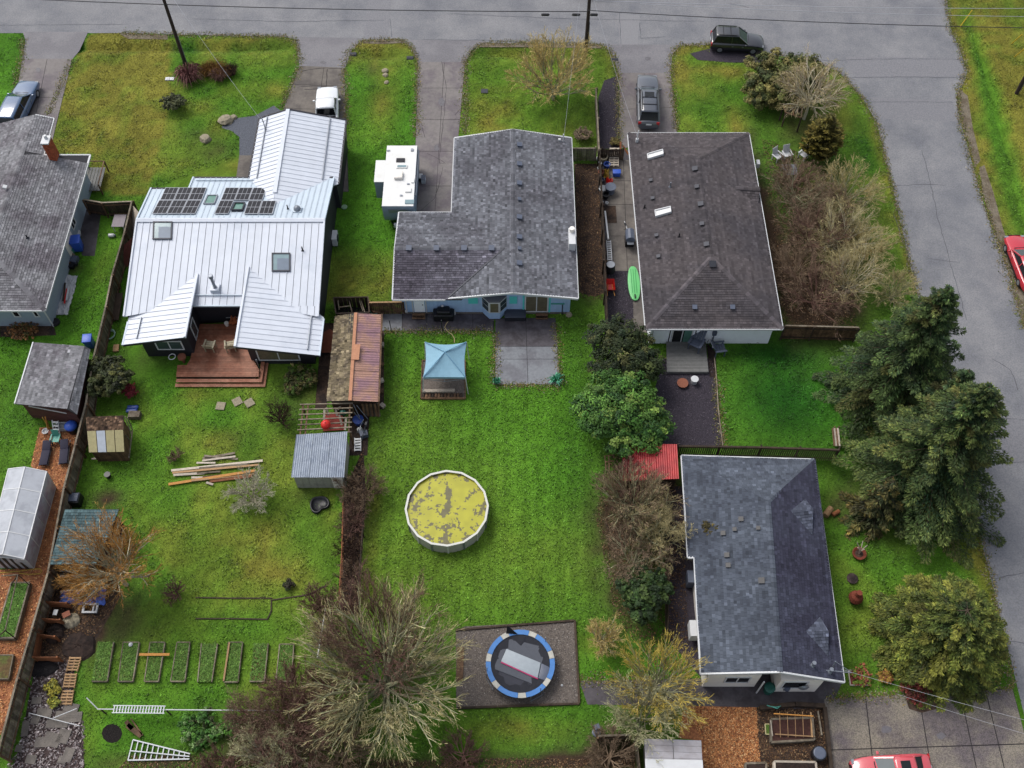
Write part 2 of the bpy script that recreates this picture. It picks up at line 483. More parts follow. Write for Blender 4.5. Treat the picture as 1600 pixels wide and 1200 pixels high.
# what the lawns are like: dry, bare and lush places, the lush green also painting some shade
def blob(x, y, px, py, rx, ry, rot=0.0):
 c = P(px, py)
 sx = (P(px + rx, py) - c).length
 sy = (P(px, py + ry) - c).length
 dx, dy = x - c.x, y - c.y
 if rot:
  ca, sa = math.cos(rot), math.sin(rot)
  dx, dy = dx * ca + dy * sa, -dx * sa + dy * ca
 return np.exp(-((dx / sx) ** 2 + (dy / sy) ** 2))
def region(x, y, pts):
 return inside([tuple(P(*p))[:2] for p in pts], x, y).astype(float)
def vnoise(x, y, s, seed):
 r = np.random.default_rng(seed)
 g = r.random((64, 64))
 u, v = x / s + 17.3, y / s + 9.1
 i, j = np.floor(u).astype(int), np.floor(v).astype(int)
 fu, fv = u - i, v - j
 fu, fv = fu * fu * (3 - 2 * fu), fv * fv * (3 - 2 * fv)
 a = g[i % 64, j % 64] * (1 - fu) + g[(i + 1) % 64, j % 64] * fu
 b = g[i % 64, (j + 1) % 64] * (1 - fu) + g[(i + 1) % 64, (j + 1) % 64] * fu
 return a * (1 - fv) + b * fv
A_FRONT = [(150, 40), (262, 60), (268, 140), (228, 305), (140, 300), (142, 240), (80, 240), (80, 170), (120, 90)]
B_FRONT = [(262, 60), (470, 60), (470, 110), (430, 190), (395, 280), (228, 305), (268, 140)]
ISLE_2 = [(540, 60), (655, 60), (650, 200), (640, 340), (610, 470), (505, 470), (530, 270), (545, 130)]
C_FRONT = [(725, 60), (960, 60), (940, 250), (700, 250)]
D_FRONT = [(1045, 60), (1380, 60), (1400, 300), (1440, 440), (1300, 420), (1180, 230), (1050, 215)]
B_BACK = [(215, 600), (500, 600), (540, 900), (500, 1200), (100, 1200), (150, 980), (280, 920), (200, 800)]
C_BACK = [(575, 500), (960, 480), (960, 980), (560, 980)]
RIGHT_V = [(1480, -40), (1900, -40), (1900, 700), (1600, 530), (1500, 187)]
E_VERGE = [(1290, 720), (1600, 820), (1620, 1120), (1290, 1095)]
D_LAWN = [(1118, 535), (1345, 535), (1350, 700), (1128, 697)]
def lawn_state(x, y):
 dry = np.zeros_like(x)
 dirt = np.zeros_like(x)
 lush = np.zeros_like(x)
 n1, n2, n3 = vnoise(x, y, 2.2, 1), vnoise(x, y, 0.8, 2), vnoise(x, y, 5.5, 3)
 dry += region(x, y, A_FRONT) * (0.72 + 0.5 * (n1 - 0.35))
 dry += region(x, y, B_FRONT) * (0.20 + 0.9 * (n1 - 0.45))
 dry += region(x, y, ISLE_2) * (0.16 + 0.9 * np.clip(n3 - 0.42, -0.2, 1))
 dry += region(x, y, C_FRONT) * 0.18
 dry += region(x, y, D_FRONT) * (0.15 + 0.6 * (n1 - 0.45))
 dry += region(x, y, B_BACK) * (0.10 + 0.6 * (n3 - 0.5) + 0.5 * (n1 - 0.5))
 dry += region(x, y, C_BACK) * (0.03 + 0.3 * np.clip(n3 - 0.55, 0, 1))
 dry += region(x, y, RIGHT_V) * (0.72 + 0.5 * (n1 - .5))
 dry -= 1.1 * (blob(x, y, 1540, 110, 17, 95, 0) + blob(x, y, 1568, 230, 18, 90, 0) + blob(x, y, 1600, 340, 18, 90, 0))
 dry += region(x, y, E_VERGE) * (0.10 + 0.4 * (n1 - 0.5))
 for b, v in (((600, 165, 22, 45), .55), ((600, 110, 18, 20), .35), ((770, 180, 35, 40), .55), ((880, 200, 25, 20), .25), ((850, 85, 70, 16), .5),
                 ((395, 60, 60, 8), .7), ((600, 68, 30, 8), .6), ((960, 80, 15, 40), .6), ((1062, 95, 12, 50), .6), ((1100, 75, 40, 8), .6),
                 ((1130, 110, 45, 10), .4), ((1145, 190, 14, 30), .45), ((1560, 90, 30, 90), .6), ((1590, 250, 25, 70), .5), ((1495, 60, 10, 60), .7),
                 ((1520, 230, 10, 70), .6), ((1420, 400, 12, 60), .7), ((1375, 240, 10, 50), .6), ((1545, 930, 18, 90), .7), ((1520, 850, 25, 30), .5),
                 ((810, 1140, 80, 22), .55), ((470, 760, 70, 60), .15), ((360, 860, 70, 40), .25), ((420, 900, 60, 30), .3), ((330, 690, 50, 30), .25),
                 ((300, 620, 50, 20), .25), ((430, 570, 40, 40), .3), ((1350, 940, 20, 60), .2), ((160, 420, 15, 40), .2), ((585, 800, 10, 60), .45),
                 ((575, 900, 15, 40), .4), ((930, 1005, 30, 18), .45), ((1265, 150, 20, 40), .1), ((200, 130, 40, 50), .2), ((215, 250, 25, 40), .25)):
  dry += v * blob(x, y, *b)
 for b, v in (((340, 235, 35, 18), .45), ((310, 210, 25, 10), .35), ((582, 110, 14, 12), .5), ((720, 235, 12, 8), .3), ((250, 560, 30, 12), .3),
                 ((480, 600, 40, 25), .45), ((455, 640, 25, 35), .4), ((370, 685, 25, 12), .3), ((115, 420, 12, 8), .8), ((190, 965, 60, 50), .6), ((140, 980, 40, 60), .9), ((480, 760, 18, 25), .5),
                 ((230, 540, 12, 60), .35), ((570, 780, 12, 70), .5), ((925, 260, 30, 90), .3), ((555, 580, 40, 60), .5), ((1310, 790, 18, 20), .5), ((960, 830, 50, 90), .8),
                 ((990, 950, 40, 50), .8), ((1300, 350, 60, 110), .9), ((1290, 480, 60, 50), .9), ((1190, 300, 12, 120), .7), ((1250, 190, 40, 40), .6), ((640, 1040, 50, 50), .55),
                 ((480, 1130, 120, 40), .85), ((400, 1170, 80, 30), .8), ((1380, 780, 60, 60), .8), ((1450, 700, 60, 60), .6), ((1440, 1010, 60, 40), .5), ((960, 1170, 80, 30), .85),
                 ((880, 1190, 60, 15), .7), ((1020, 1100, 60, 40), .5), ((190, 560, 12, 60), .25), ((1340, 640, 15, 60), .7), ((168, 780, 26, 16), .95), ((1010, 800, 55, 110), .6), ((1050, 740, 15, 30), .8), ((925, 470, 20, 8), .6), ((250, 1190, 120, 14), .7), ((600, 1195, 120, 14), .8), ((850, 1192, 160, 14), .8), ((1250, 420, 35, 90), .8), ((1215, 400, 14, 110), .8), ((500, 985, 25, 50), .5)):
  dirt += v * blob(x, y, *b)
 for b, v in (((300, 72, 160, 7), .9), ((600, 85, 32, 7), .8), ((770, 80, 40, 7), .7), ((1330, 170, 20, 50), .4),
                 ((100, 75, 60, 10), .6), ((1350, 230, 12, 60), .5), ((1230, 620, 110, 90), 1.0), ((1220, 550, 110, 22), .5), ((170, 470, 12, 60), .3), ((60, 600, 60, 40), .35),  # behind house D the darker green is partly painted shade
                 ((20, 660, 40, 40), .4), ((900, 560, 25, 90), .35), ((900, 700, 40, 80), .3), ((1310, 740, 15, 30), .3), ((1100, 150, 40, 30), .35)):
  lush += v * blob(x, y, *b)
 return np.clip(dry, 0, 1), np.clip(dirt * (0.6 + 0.8 * n2), 0, 1), np.clip(lush, 0, 1), n1, n2, n3
G_BASE = np.array(C(78, 131, 34)); G_ALT = np.array(C(98, 138, 44)); G_DRY = np.array(C(132, 126, 54)); G_LUSH_SHADE = np.array(C(40, 92, 26)); G_DIRT = np.array(C(74, 60, 48))
def lawn_colour(x, y):
 dry, dirt, lush, n1, n2, n3 = lawn_state(x, y)
 k = lambda a: a[:, None]
 c = G_BASE * k(1 - n3) + G_ALT * k(n3)
 c = c * k(1 - lush) + G_LUSH_SHADE * k(lush)
 d = np.clip(dry * (0.55 + 0.9 * n2), 0, 0.92)
 c = c * k(1 - d) + G_DRY * k(d)
 c = c * k(0.82 + 0.36 * n1) * k(1 + (0.76 - 0.3 * region(x, y, C_BACK)) * (.6 * vnoise(x * .8 + y * .6, y * .8 - x * .6, 0.41, 4) + .4 * vnoise(x * .5 - y * .87, x * .87 + y * .5, 0.27, 14) - .51)) * k(0.84 + 0.32 * vnoise(x * .34 + y * .94, y * .34 - x * .94, 0.16, 6))
 mow = region(x, y, C_BACK)
 c = c * k(1 + mow * 0.1 * np.sign(np.sin(x * 2 * np.pi / 1.1)))
 c = c * k(1 - dirt) + G_DIRT * k(dirt)
 return np.clip(c, 0.003, 1), dirt
def ditch(x, y):
 z = np.zeros_like(x)
 for b, v in (((200, 74, 130, 6), .45), ((380, 74, 90, 6), .45), ((600, 86, 34, 6), .45), ((790, 84, 55, 6), .4), ((1545, 115, 9, 70), .5), ((1572, 215, 9, 70), .5), ((1600, 330, 9, 70), .5)):
  z -= v * blob(x, y, *b)
 return z
gx = np.concatenate([[-900, -400, -200, -110], np.arange(-72, 72.1, 0.45), [110, 200, 400, 900]])
gy = np.concatenate([[-600, -200, -40], np.arange(2, 100.1, 0.45), [140, 250, 500, 1200]])
GX, GY = np.meshgrid(gx, gy)
fx, fy = GX.ravel(), GY.ravel()
zz = ditch(fx, fy)
colr, dr = lawn_colour(fx, fy)
nx, ny = len(gx), len(gy)
idx = (np.arange(ny - 1)[:, None] * nx + np.arange(nx - 1)[None, :]).ravel()
quads = np.stack([idx, idx + 1, idx + nx + 1, idx + nx], 1)
def npmesh(name, verts, faces, m, vcol=None, tone=None, parent=None, **kw):
 """mesh from numpy arrays; faces (n,3) or (n,4); vcol per face or per vertex"""
 me = bpy.data.meshes.new(name)
 nv, nf, k = len(verts), len(faces), faces.shape[1]
 o0 = np.array(ORG.get(parent, Vector((0, 0, 0)))) if parent else np.zeros(3)
 me.vertices.add(nv)
 me.vertices.foreach_set('co', (verts - o0).astype(np.float32).ravel())
 me.loops.add(nf * k)
 me.loops.foreach_set('vertex_index', faces.astype(np.int32).ravel())
 me.polygons.add(nf)
 me.polygons.foreach_set('loop_start', np.arange(0, nf * k, k, dtype=np.int32))
 me.materials.append(m)
 if vcol is not None:
  dom = 'POINT' if len(vcol) == nv else 'FACE'
  a = me.attributes.new('Col', 'FLOAT_COLOR', dom)
  a.data.foreach_set('color', np.concatenate([vcol, np.ones((len(vcol), 1))], 1).astype(np.float32).ravel())
 if tone is not None:
  a = me.attributes.new('tone', 'FLOAT', 'FACE')
  a.data.foreach_set('value', tone.astype(np.float32))
 me.update(calc_edges=True)
 return link(name, me, parent, **kw)
lawn_m = mat('lawn_ground', (1, 1, 1), 0.95, 0.45, 7, vcol=True, bump=0.8, bscale=16, spec=0.1)
npmesh('ground', np.stack([fx, fy, zz], 1), quads, lawn_m, vcol=colr, kind='structure')
# streets
def line_w(a, b, t):
 return (a[0] + (b[0] - a[0]) * t, a[1] + (b[1] - a[1]) * t)
street = [(-900, -60), (-900, 53), (37, 52), (135, 52), (190, 52), (300, 55), (440, 57), (463, 62), (468, 102), (538, 105), (549, 78), (566, 64), (625, 62),
          (643, 72), (653, 96), (727, 96), (736, 80), (752, 68), (830, 67), (940, 70), (956, 82), (966, 113), (1048, 113), (1050, 86), (1062, 71), (1110, 70),
          (1180, 84), (1260, 92), (1310, 112), (1345, 150), (1370, 192), (1392, 282), (1429, 445), (1478, 630), (1525, 812), (1547, 900), (1600, 1117), (1650, 1330), (1950, 1330),
          (1700, 850), (1597, 505), (1575, 425), (1555, 372), (1530, 297), (1515, 240), (1500, 187), (1494, 160), (1496, 145), (1507, 128), (1511, 112), (1497, 70), (1484, 42), (1478, -60)]
def wpt(p):
 q = P(p[0], max(p[1], -60))
 return (q.x, q.y)
sw = [wpt(p) for p in street]
top_y = P(800, -150).y
sw = [(-110, top_y)] + [(-110, P(800, 53).y)] + sw[2:-1] + [(P(1478, -60).x + 1, top_y)]
sheet('street', sw, asphalt, z=0.02, world=True)
def patch(pts, m, z=0.024, name='road_patch'):
 return sheet(name, pts, m, z=z)
patch_a = mat('new_asphalt_patch', C(134, 134, 139), 0.75, 0.3, 9, bump=0.35, bscale=60)
patch_b = mat('worn_asphalt_patch', C(143, 143, 147), 0.75, 0.18, 10, bump=0.35, bscale=60)
patch([(966, 22), (1000, 24), (996, 71), (968, 71)], patch_b)
patch([(575, 0), (612, 0), (606, 60), (568, 60)], patch_a)
patch([(1360, 152), (1488, 158), (1497, 190), (1370, 186)], patch_a)
patch([(1320, 88), (1500, 92), (1509, 120), (1335, 122)], patch_a, z=0.0245)
patch([(1485, 655), (1600, 655), (1628, 720), (1503, 725)], patch_a, z=0.0285)
def cracks(lines, name, z, wd=0.05, m=None, parent=None):
 mb = MB()
 for ln in lines:
  pts = [P(*p) for p in ln]
  out = []
  for a, b in zip(pts, pts[1:]):
   n = max(1, int((b - a).length / 0.5))
   for i in range(n):
    out.append(a + (b - a) * (i / n) + Vector((RN.uniform(-.05, .05), RN.uniform(-.05, .05), 0)))
  out.append(pts[-1])
  for a, b in zip(out, out[1:]):
   d = (b - a)
   if d.length < 1e-6:
    continue
   s = Vector((-d.y, d.x, 0)).normalized() * wd * RN.uniform(.3, .6)
   q = [a - s, b - s, b + s, a + s]
   mb.poly([Vector((p.x, p.y, z)) for p in q])
 return mb.build(name, m or crack_m, parent, kind=None if parent else 'structure')
cracks([[(1200, 90), (1300, 95), (1400, 92), (1505, 93)], [(1330, 122), (1420, 120), (1508, 122)], [(1355, 160), (1430, 160), (1492, 160)],
  [(1385, 292), (1440, 288), (1475, 290)], [(1440, 235), (1450, 270), (1465, 340), (1490, 430), (1510, 500)], [(1395, 330), (1425, 420), (1450, 500)],
  [(610, 30), (612, 58)], [(968, 20), (970, 70)], [(700, 22), (900, 30), (1100, 34)], [(1550, 560), (1580, 580), (1590, 610)], [(1450, 405), (1500, 410)],
  [(300, 30), (450, 34), (600, 32)], [(1480, 655), (1612, 655)], [(1500, 726), (1630, 722)], [(1548, 905), (1600, 895)], [(1560, 1000), (1650, 1010)], [(0, 40), (200, 38)],
  [(660, 62), (800, 64)], [(1000, 36), (1001, 60), (1040, 58)], [(1140, 6), (1170, 12)]], 'road_cracks', 0.031, 0.05, mat('sealed_crack', C(96, 96, 104), .8, .3, 6))
stain = mat('oil_stain', C(110, 107, 112), 0.6, 0.3, 8)
for px, py, rx, ry in ((690, 160, 5, 6), (1012, 92, 5, 3), (505, 98, 5, 2), (1385, 1140, 9, 6), (1470, 1150, 7, 5), (682, 232, 4, 5), (60, 110, 4, 4)):
 patch([(px + rx * math.cos(k * .42) * RN.uniform(.8, 1.15), py + ry * math.sin(k * .42) * RN.uniform(.8, 1.15)) for k in range(15)], stain, z=.0455, name='oil_stain')
sheet('road_shoulder', [(1535, 300), (1530, 262), (1538, 258), (1552, 300), (1568, 360), (1600, 440), (1640, 560), (1597, 505), (1555, 372)], gravel_side, z=0.012)
sheet('road_shoulder', [(1497, 172), (1492, 150), (1500, 140), (1512, 150), (1520, 200), (1532, 250), (1524, 262), (1510, 215)], gravel_side, z=0.0125)
sheet('road_shoulder', [(1078, 84), (1110, 76), (1196, 86), (1190, 98), (1140, 98), (1090, 94)], gravel_dark, z=0.0245)
sheet('road_shoulder', [(186, 53), (262, 55), (262, 62), (200, 61)], gravel_side, z=0.0235)
sheet('road_shoulder', [(570, 62), (628, 61), (636, 67), (600, 69), (566, 68)], gravel_side, z=0.0245)
sheet('road_shoulder', [(752, 67), (935, 69), (940, 76), (840, 74), (748, 74)], gravel_side, z=0.0255)
# driveways of slabs
def slabs(name, quad, nu, nv, m, z=0.035, gap=0.035, us=None, vs_=None, thick=0.05, drop=()):
 """quad: four image points (top left, top right, bottom right, bottom left); slabs recessed at their joints"""
 q = [P(*p) for p in quad]
 base = sheet(name, quad, crack_m, z=0.014)
 us = us or [i / nu for i in range(nu + 1)]
 vs_ = vs_ or [i / nv for i in range(nv + 1)]
 def at(u, v):
  return (q[0] * (1 - u) + q[1] * u) * (1 - v) + (q[3] * (1 - u) + q[2] * u) * v
 wu, wv = (q[1] - q[0]).length, (q[3] - q[0]).length
 gu, gv = gap / 2 / wu, gap / 2 / wv
 for i in range(len(us) - 1):
  for j in range(len(vs_) - 1):
   if (i, j) in drop:
    continue
   mm = m(i, j) if callable(m) else m
   u0, u1, v0, v1 = us[i] + gu, us[i + 1] - gu, vs_[j] + gv, vs_[j + 1] - gv
   mb = MB()
   dz = RN.uniform(-.006, .004)
   mb.prism([at(u, v) + Vector((0, 0, 0.016)) for u, v in ((u0, v0), (u1, v0), (u1, v1), (u0, v1))], (0, 0, z - 0.016 + dz))
   mb.build('slab', mm, base)
 return base
slabs('driveway', [(653, 97), (727, 97), (706, 332), (646, 332)], 2, 6, conc, us=[0, .56, 1], vs_=[0, .19, .41, .62, .84, 1])
cracks([[(690, 97), (698, 140), (692, 200), (686, 255), (694, 256)], [(660, 200), (664, 215)], [(668, 240), (690, 252), (696, 256)], [(654, 333), (680, 310), (692, 262)], [(710, 180), (722, 168)]], 'driveway_cracks', 0.0405, 0.03)
slabs('driveway', [(468, 103), (538, 106), (545, 300), (395, 300)], 2, 4, conc_old, us=[0, .55, 1], vs_=[0, .16, .36, .68, 1])
cracks([[(512, 108), (510, 135), (470, 135)], [(470, 112), (500, 107), (540, 108)], [(476, 140), (540, 138)]], 'driveway_cracks', 0.0415, 0.06)
slabs('driveway', [(967, 114), (1048, 114), (1060, 225), (968, 232)], 2, 2, conc, us=[0, .5, 1], vs_=[0, .5, 1])
slabs('driveway', [(35, 92), (113, 92), (75, 250), (8, 250)], 2, 2, conc, us=[0, .5, 1], vs_=[0, .4, 1])
sheet('driveway_apron', [(36, 50), (138, 50), (124, 80), (113, 93), (34, 93), (40, 66)], apron_m, z=0.0275)
sheet('driveway_apron', [(463, 58), (566, 60), (549, 80), (539, 107), (468, 104)], apron_m, z=0.0275)
sheet('driveway_apron', [(628, 62), (752, 64), (736, 80), (727, 98), (653, 98), (643, 74)], apron_m, z=0.0275)
sheet('driveway_apron', [(945, 70), (1064, 70), (1050, 86), (1048, 115), (966, 115), (957, 84)], apron_m, z=0.0275)
slabs('driveway', [(1287, 1092), (1582, 1076), (1640, 1290), (1300, 1290)], 4, 3, aggregate, us=[0, .22, .5, .72, .855, 1], vs_=[0, .42, .72, 1], gap=0.06)
sheet('leaf_litter', [(1415, 1092), (1460, 1086), (1470, 1106), (1440, 1114), (1420, 1108)], soil_brown, z=0.044)
sheet('gravel_strip', [(944, 126), (966, 118), (968, 232), (936, 233), (935, 152)], gravel_dark, z=0.012)
sheet('gravel_patch', [(346, 200), (352, 190), (367, 185), (398, 181), (428, 165), (440, 174), (404, 196), (398, 246), (374, 243), (374, 214), (362, 205)], gravel_blue, z=0.012)
sheet('walkway', [(374, 243), (398, 243), (393, 279), (369, 279)], conc_old, z=0.03)
sheet('mulch_bed', [(897, 256), (940, 256), (950, 350), (951, 455), (930, 464), (905, 458), (900, 360)], soil_brown, z=0.011)
sheet('side_yard', [(938, 234), (1010, 234), (1020, 520), (950, 520)], conc_dark, z=0.012)
slabs('side_path', [(948, 250), (990, 250), (1000, 424), (948, 424)], 2, 4, conc_old, us=[0, .62, 1], vs_=[0, .2, .42, .7, 1], z=0.03)
sheet('mulch_bed', [(941, 322), (962, 322), (964, 349), (944, 349)], soil_brown, z=0.0385)
sheet('gravel_strip', [(948, 424), (990, 424), (990, 516), (950, 516)], gravel_dark, z=0.017)
sheet('side_path', [(988, 425), (1003, 425), (1010, 520), (990, 520)], conc_old, z=0.03)
sheet('gravel_path', [(1036, 560), (1112, 560), (1119, 580), (1129, 697), (1010, 700), (1020, 620)], gravel_dark, z=0.012)
sheet('gravel_strip', [(1104, 535), (1118, 550), (1120, 590), (1109, 590)], soil, z=0.0165)
sheet('gravel_strip', [(1040, 760), (1075, 760), (1096, 1060), (1045, 1000)], gravel_dark, z=0.012)
sheet('walkway', [(905, 1064), (1095, 1060), (1210, 1060), (1212, 1106), (1080, 1103), (918, 1101)], conc_dark, z=0.02)
sheet('walkway', [(1170, 1000), (1215, 1000), (1225, 1060), (1320, 1058), (1300, 1100), (1290, 1108), (1196, 1108)], conc_dark, z=0.024)
sheet('bark_yard', [(1068, 1103), (1182, 1105), (1186, 1160), (1190, 1230), (1098, 1230), (1096, 1158), (1060, 1153)], bark, z=0.012)
sheet('planting_yard', [(1182, 1106), (1286, 1106), (1300, 1240), (1186, 1240)], soil_brown, z=0.016)
sheet('bark_yard', [(62, 668), (124, 668), (112, 720), (98, 780), (82, 870), (66, 930), (45, 1010), (20, 1110), (0, 1150), (-60, 1200), (-120, 890), (20, 890), (40, 815), (60, 762), (55, 735), (48, 728)], bark, z=0.012)
sheet('rubble_yard', [(56, 1035), (118, 1028), (112, 1112), (128, 1130), (132, 1200), (130, 1260), (0, 1260), (30, 1170)], soil_rubble, z=0.01)
sheet('work_yard', [(84, 886), (178, 880), (190, 930), (150, 1000), (126, 1030), (60, 1040), (72, 960)], soil_brown, z=0.009)
sheet('mulch_bed', [(537, 770), (568, 700), (572, 775), (562, 905), (560, 960), (527, 960), (533, 890)], soil, z=0.011)
sheet('mulch_bed', [(548, 640), (578, 640), (574, 712), (545, 712)], soil, z=0.0125)
sheet('mulch_bed', [(503, 505), (523, 505), (510, 640), (492, 640)], soil_brown, z=0.0125)
sheet('mulch_bed', [(590, 500), (600, 500), (600, 640), (592, 640)], soil_brown, z=0.0135)
sheet('yard_paving', [(124, 312), (160, 320), (148, 400), (128, 400)], conc_dark, z=0.014)
sheet('soil_strip', [(0, 506), (84, 506), (88, 524), (0, 527)], soil_brown, z=0.011)
sheet('soil_pit', [(175 + 16 * math.cos(a * .524), 1146 + 15 * math.sin(a * .524)) for a in range(12)], mat('black_soil', C(26, 20, 18), 0.95, 0.5, 9, bump=0.6), z=0.012)
slabs('patio', [(774, 497), (868, 497), (875, 601), (774, 601)], 2, 3, lambda i, j: conc_patio_wet if j == 0 else conc_patio, us=[0, .505, 1], vs_=[0, .44, .63, 1], z=0.04, gap=0.03)
slabs('patio_walk', [(597, 490), (772, 490), (772, 517), (597, 517)], 6, 1, lambda i, j: conc_patio if i == 0 else conc_patio_wet, us=[0, .18, .40, .53, .81, 1], vs_=[0, 1], z=0.038)
sheet('gravel_pad', [(712, 986), (726, 979), (898, 970), (905, 1100), (713, 1106)], gravel_tramp, z=0.03)
# roofs, walls, windows
def basis(pl):
 n = (pl[1] - pl[0]).cross(pl[2] - pl[0]).normalized()
 if n.z < 0:
  n = -n
 u = ZV.cross(n)
 u = u.normalized() if u.length > 1e-4 else Vector((1, 0, 0))
 return u, n.cross(u), n
def clip2(poly, cl):
 """convex clip (Sutherland-Hodgman), cl counter-clockwise"""
 out = poly
 n = len(cl)
 for i in range(n):
  if not out:
   break
  ax, ay = cl[i]
  bx, by = cl[(i + 1) % n]
  ex, ey = bx - ax, by - ay
  inp, out = out, []
  dist = [ex * (p[1] - ay) - ey * (p[0] - ax) for p in inp]
  for k in range(len(inp)):
   p, q, dp, dq = inp[k - 1], inp[k], dist[k - 1], dist[k]
   if (dp >= 0) != (dq >= 0):
    t = dp / (dp - dq)
    out.append((p[0] + (q[0] - p[0]) * t, p[1] + (q[1] - p[1]) * t))
   if dq >= 0:
    out.append(q)
 return out
def ccw(q):
 a = sum(q[i][0] * q[(i + 1) % len(q)][1] - q[(i + 1) % len(q)][0] * q[i][1] for i in range(len(q)))
 return q if a > 0 else q[::-1]
def shingle_plane(mb, pl, course=0.19, wlo=0.14, whi=0.32, contrast=0.2, lift=0.032, rag=0.0, patch=0.0, seed=0):
 o = pl[0]
 u, v, n = basis(pl)
 q = ccw([((p - o).dot(u), (p - o).dot(v)) for p in pl])
 r = random.Random(seed + 3)
 x0, x1 = min(p[0] for p in q), max(p[0] for p in q)
 y0, y1 = min(p[1] for p in q), max(p[1] for p in q)
 y = y0
 nq = len(q)
 edges = [(q[i][0], q[i][1], q[(i + 1) % nq][0] - q[i][0], q[(i + 1) % nq][1] - q[i][1]) for i in range(nq)]
 while y < y1:
  x = x0 - r.random() * 0.3
  row = math.exp(r.gauss(0, .07))
  while x < x1:
   wd = r.uniform(wlo, whi)
   rg = r.uniform(-rag, rag)
   c = [(x, y + rg), (x + wd - 0.012, y + rg), (x + wd - 0.012, y + course + 0.03), (x, y + course + 0.03)]
   x += wd
   full = all(ex * (p[1] - ay) - ey * (p[0] - ax) >= 0 for p in c for ax, ay, ex, ey in edges)
   t = math.exp(r.gauss(0, contrast)) * row
   if not full:
    c = clip2(c, q)
    if len(c) < 3:
     continue
   pts = []
   for a, b in c:
    f = 1 - min(1, max(0, (b - y) / course))
    pts.append(o + u * a + v * b + n * (0.006 + lift * f))
   mb.poly(pts, t)
   if full:
    mb.poly([pts[0] - n * lift, pts[1] - n * lift, pts[1], pts[0]], t * 0.75)
  y += course
def caps(mb, a, b, wd=0.17, step=0.3, dz=0.05, tone=1.0, drop=0.05):
 a, b = Vector(a), Vector(b)
 ln = (b - a).length
 d = (b - a) / ln
 s = Vector((-d.y, d.x, 0)).normalized() * wd
 k = int(ln / step)
 for i in range(k):
  p, q = a + d * (i * ln / k), a + d * ((i + 0.96) * ln / k)
  t = tone * RN.uniform(.7, 1.3)
  z0, z1 = Vector((0, 0, dz)), Vector((0, 0, dz + .012))
  dd = Vector((0, 0, -drop))
  mb.poly([p + z0 + s + dd, q + z1 + s + dd, q + z1, p + z0][::-1], t)
  mb.poly([p + z0, q + z1, q + z1 - s + dd, p + z0 - s + dd][::-1], t)
def roof(parent, planes, m, name='roof', thick=0.14, capl=(), seed=0, deck=None, **kw):
 """planes: list of (polygon, material or None); returns the roof part; shingles are its sub-part"""
 mb = MB()
 for pl in planes:
  p = pl[0] if isinstance(pl, tuple) else pl
  u, v, n = basis(p)
  mb.prism([q - n * 0.002 for q in p], -n * thick)
 r = mb.build(name, deck or underlay, parent)
 groups = {}
 for i, pl in enumerate(planes):
  p, mm = pl if isinstance(pl, tuple) else (pl, m)
  sb = groups.setdefault(mm.name, (MB(), mm))[0]
  shingle_plane(sb, p, seed=seed * 10 + i, **kw)
 for sb, mm in groups.values():
  sb.build('shingle_courses', mm, r, kind='stuff')
 if capl:
  cb = MB()
  for c in capl:
   caps(cb, c[0], c[1], tone=c[2] if len(c) > 2 else 1.0)
  cb.build('ridge_cap', m, r)
 return r
def eave(parent, segs, m=None, name='gutter', w=0.13, h=0.14):
 for a, b in segs:
  o = Vector((0, 0, -0.05))
  pbar(name, m or trim_white, a + o, b + o, w, h, parent)
def wall(parent, pts, z0, z1, m, name='wall', gables=()):
 mb = MB()
 mb.prism([Vector((p.x, p.y, z0)) for p in pts], (0, 0, z1 - z0))
 for a, b, apex in gables:           # triangles of wall up to the roof
  d = (b - a).normalized()
  nrm = Vector((-d.y, d.x, 0)) * 0.08
  mb.prism([Vector((a.x, a.y, z1)) + nrm, Vector((b.x, b.y, z1)) + nrm, apex + nrm], -2 * nrm)
 return mb.build(name, m, parent)
def window(parent, a, b, z0, z1, out, frame=None, pane=None, name='window', mull=1, fw=0.09, proud=0.05):
 """a,b: ends along the wall face; out: outward unit vector"""
 frame, pane = frame or trim_white, pane or glass
 a, b = Vector((a.x, a.y, 0)), Vector((b.x, b.y, 0))
 d = (b - a).normalized()
 M = Matrix((d, Vector(out), ZV)).transposed()
 ln = (b - a).length
 mid = (a + b) / 2
 mb = MB()
 o = Vector(out) * proud / 2
 for z in (z0 + fw / 2, z1 - fw / 2):
  mb.box(mid + o + Vector((0, 0, z)), (ln, proud, fw), m3=M)
 n = mull + 1
 for i in range(n + 1):
  p = a + d * (fw / 2 + (ln - fw) * i / n)
  mb.box(p + o + Vector((0, 0, (z0 + z1) / 2)), (fw * (1 if i in (0, n) else .8), proud * .98, z1 - z0 - 2 * fw), m3=M)
 f = mb.build(name, frame, parent)
 pb = MB()
 pb.box(mid + Vector(out) * 0.012 + Vector((0, 0, (z0 + z1) / 2)), (ln - fw * .5, 0.02, z1 - z0 - fw * .5), m3=M)
 pb.build('pane', pane, f)
 return f
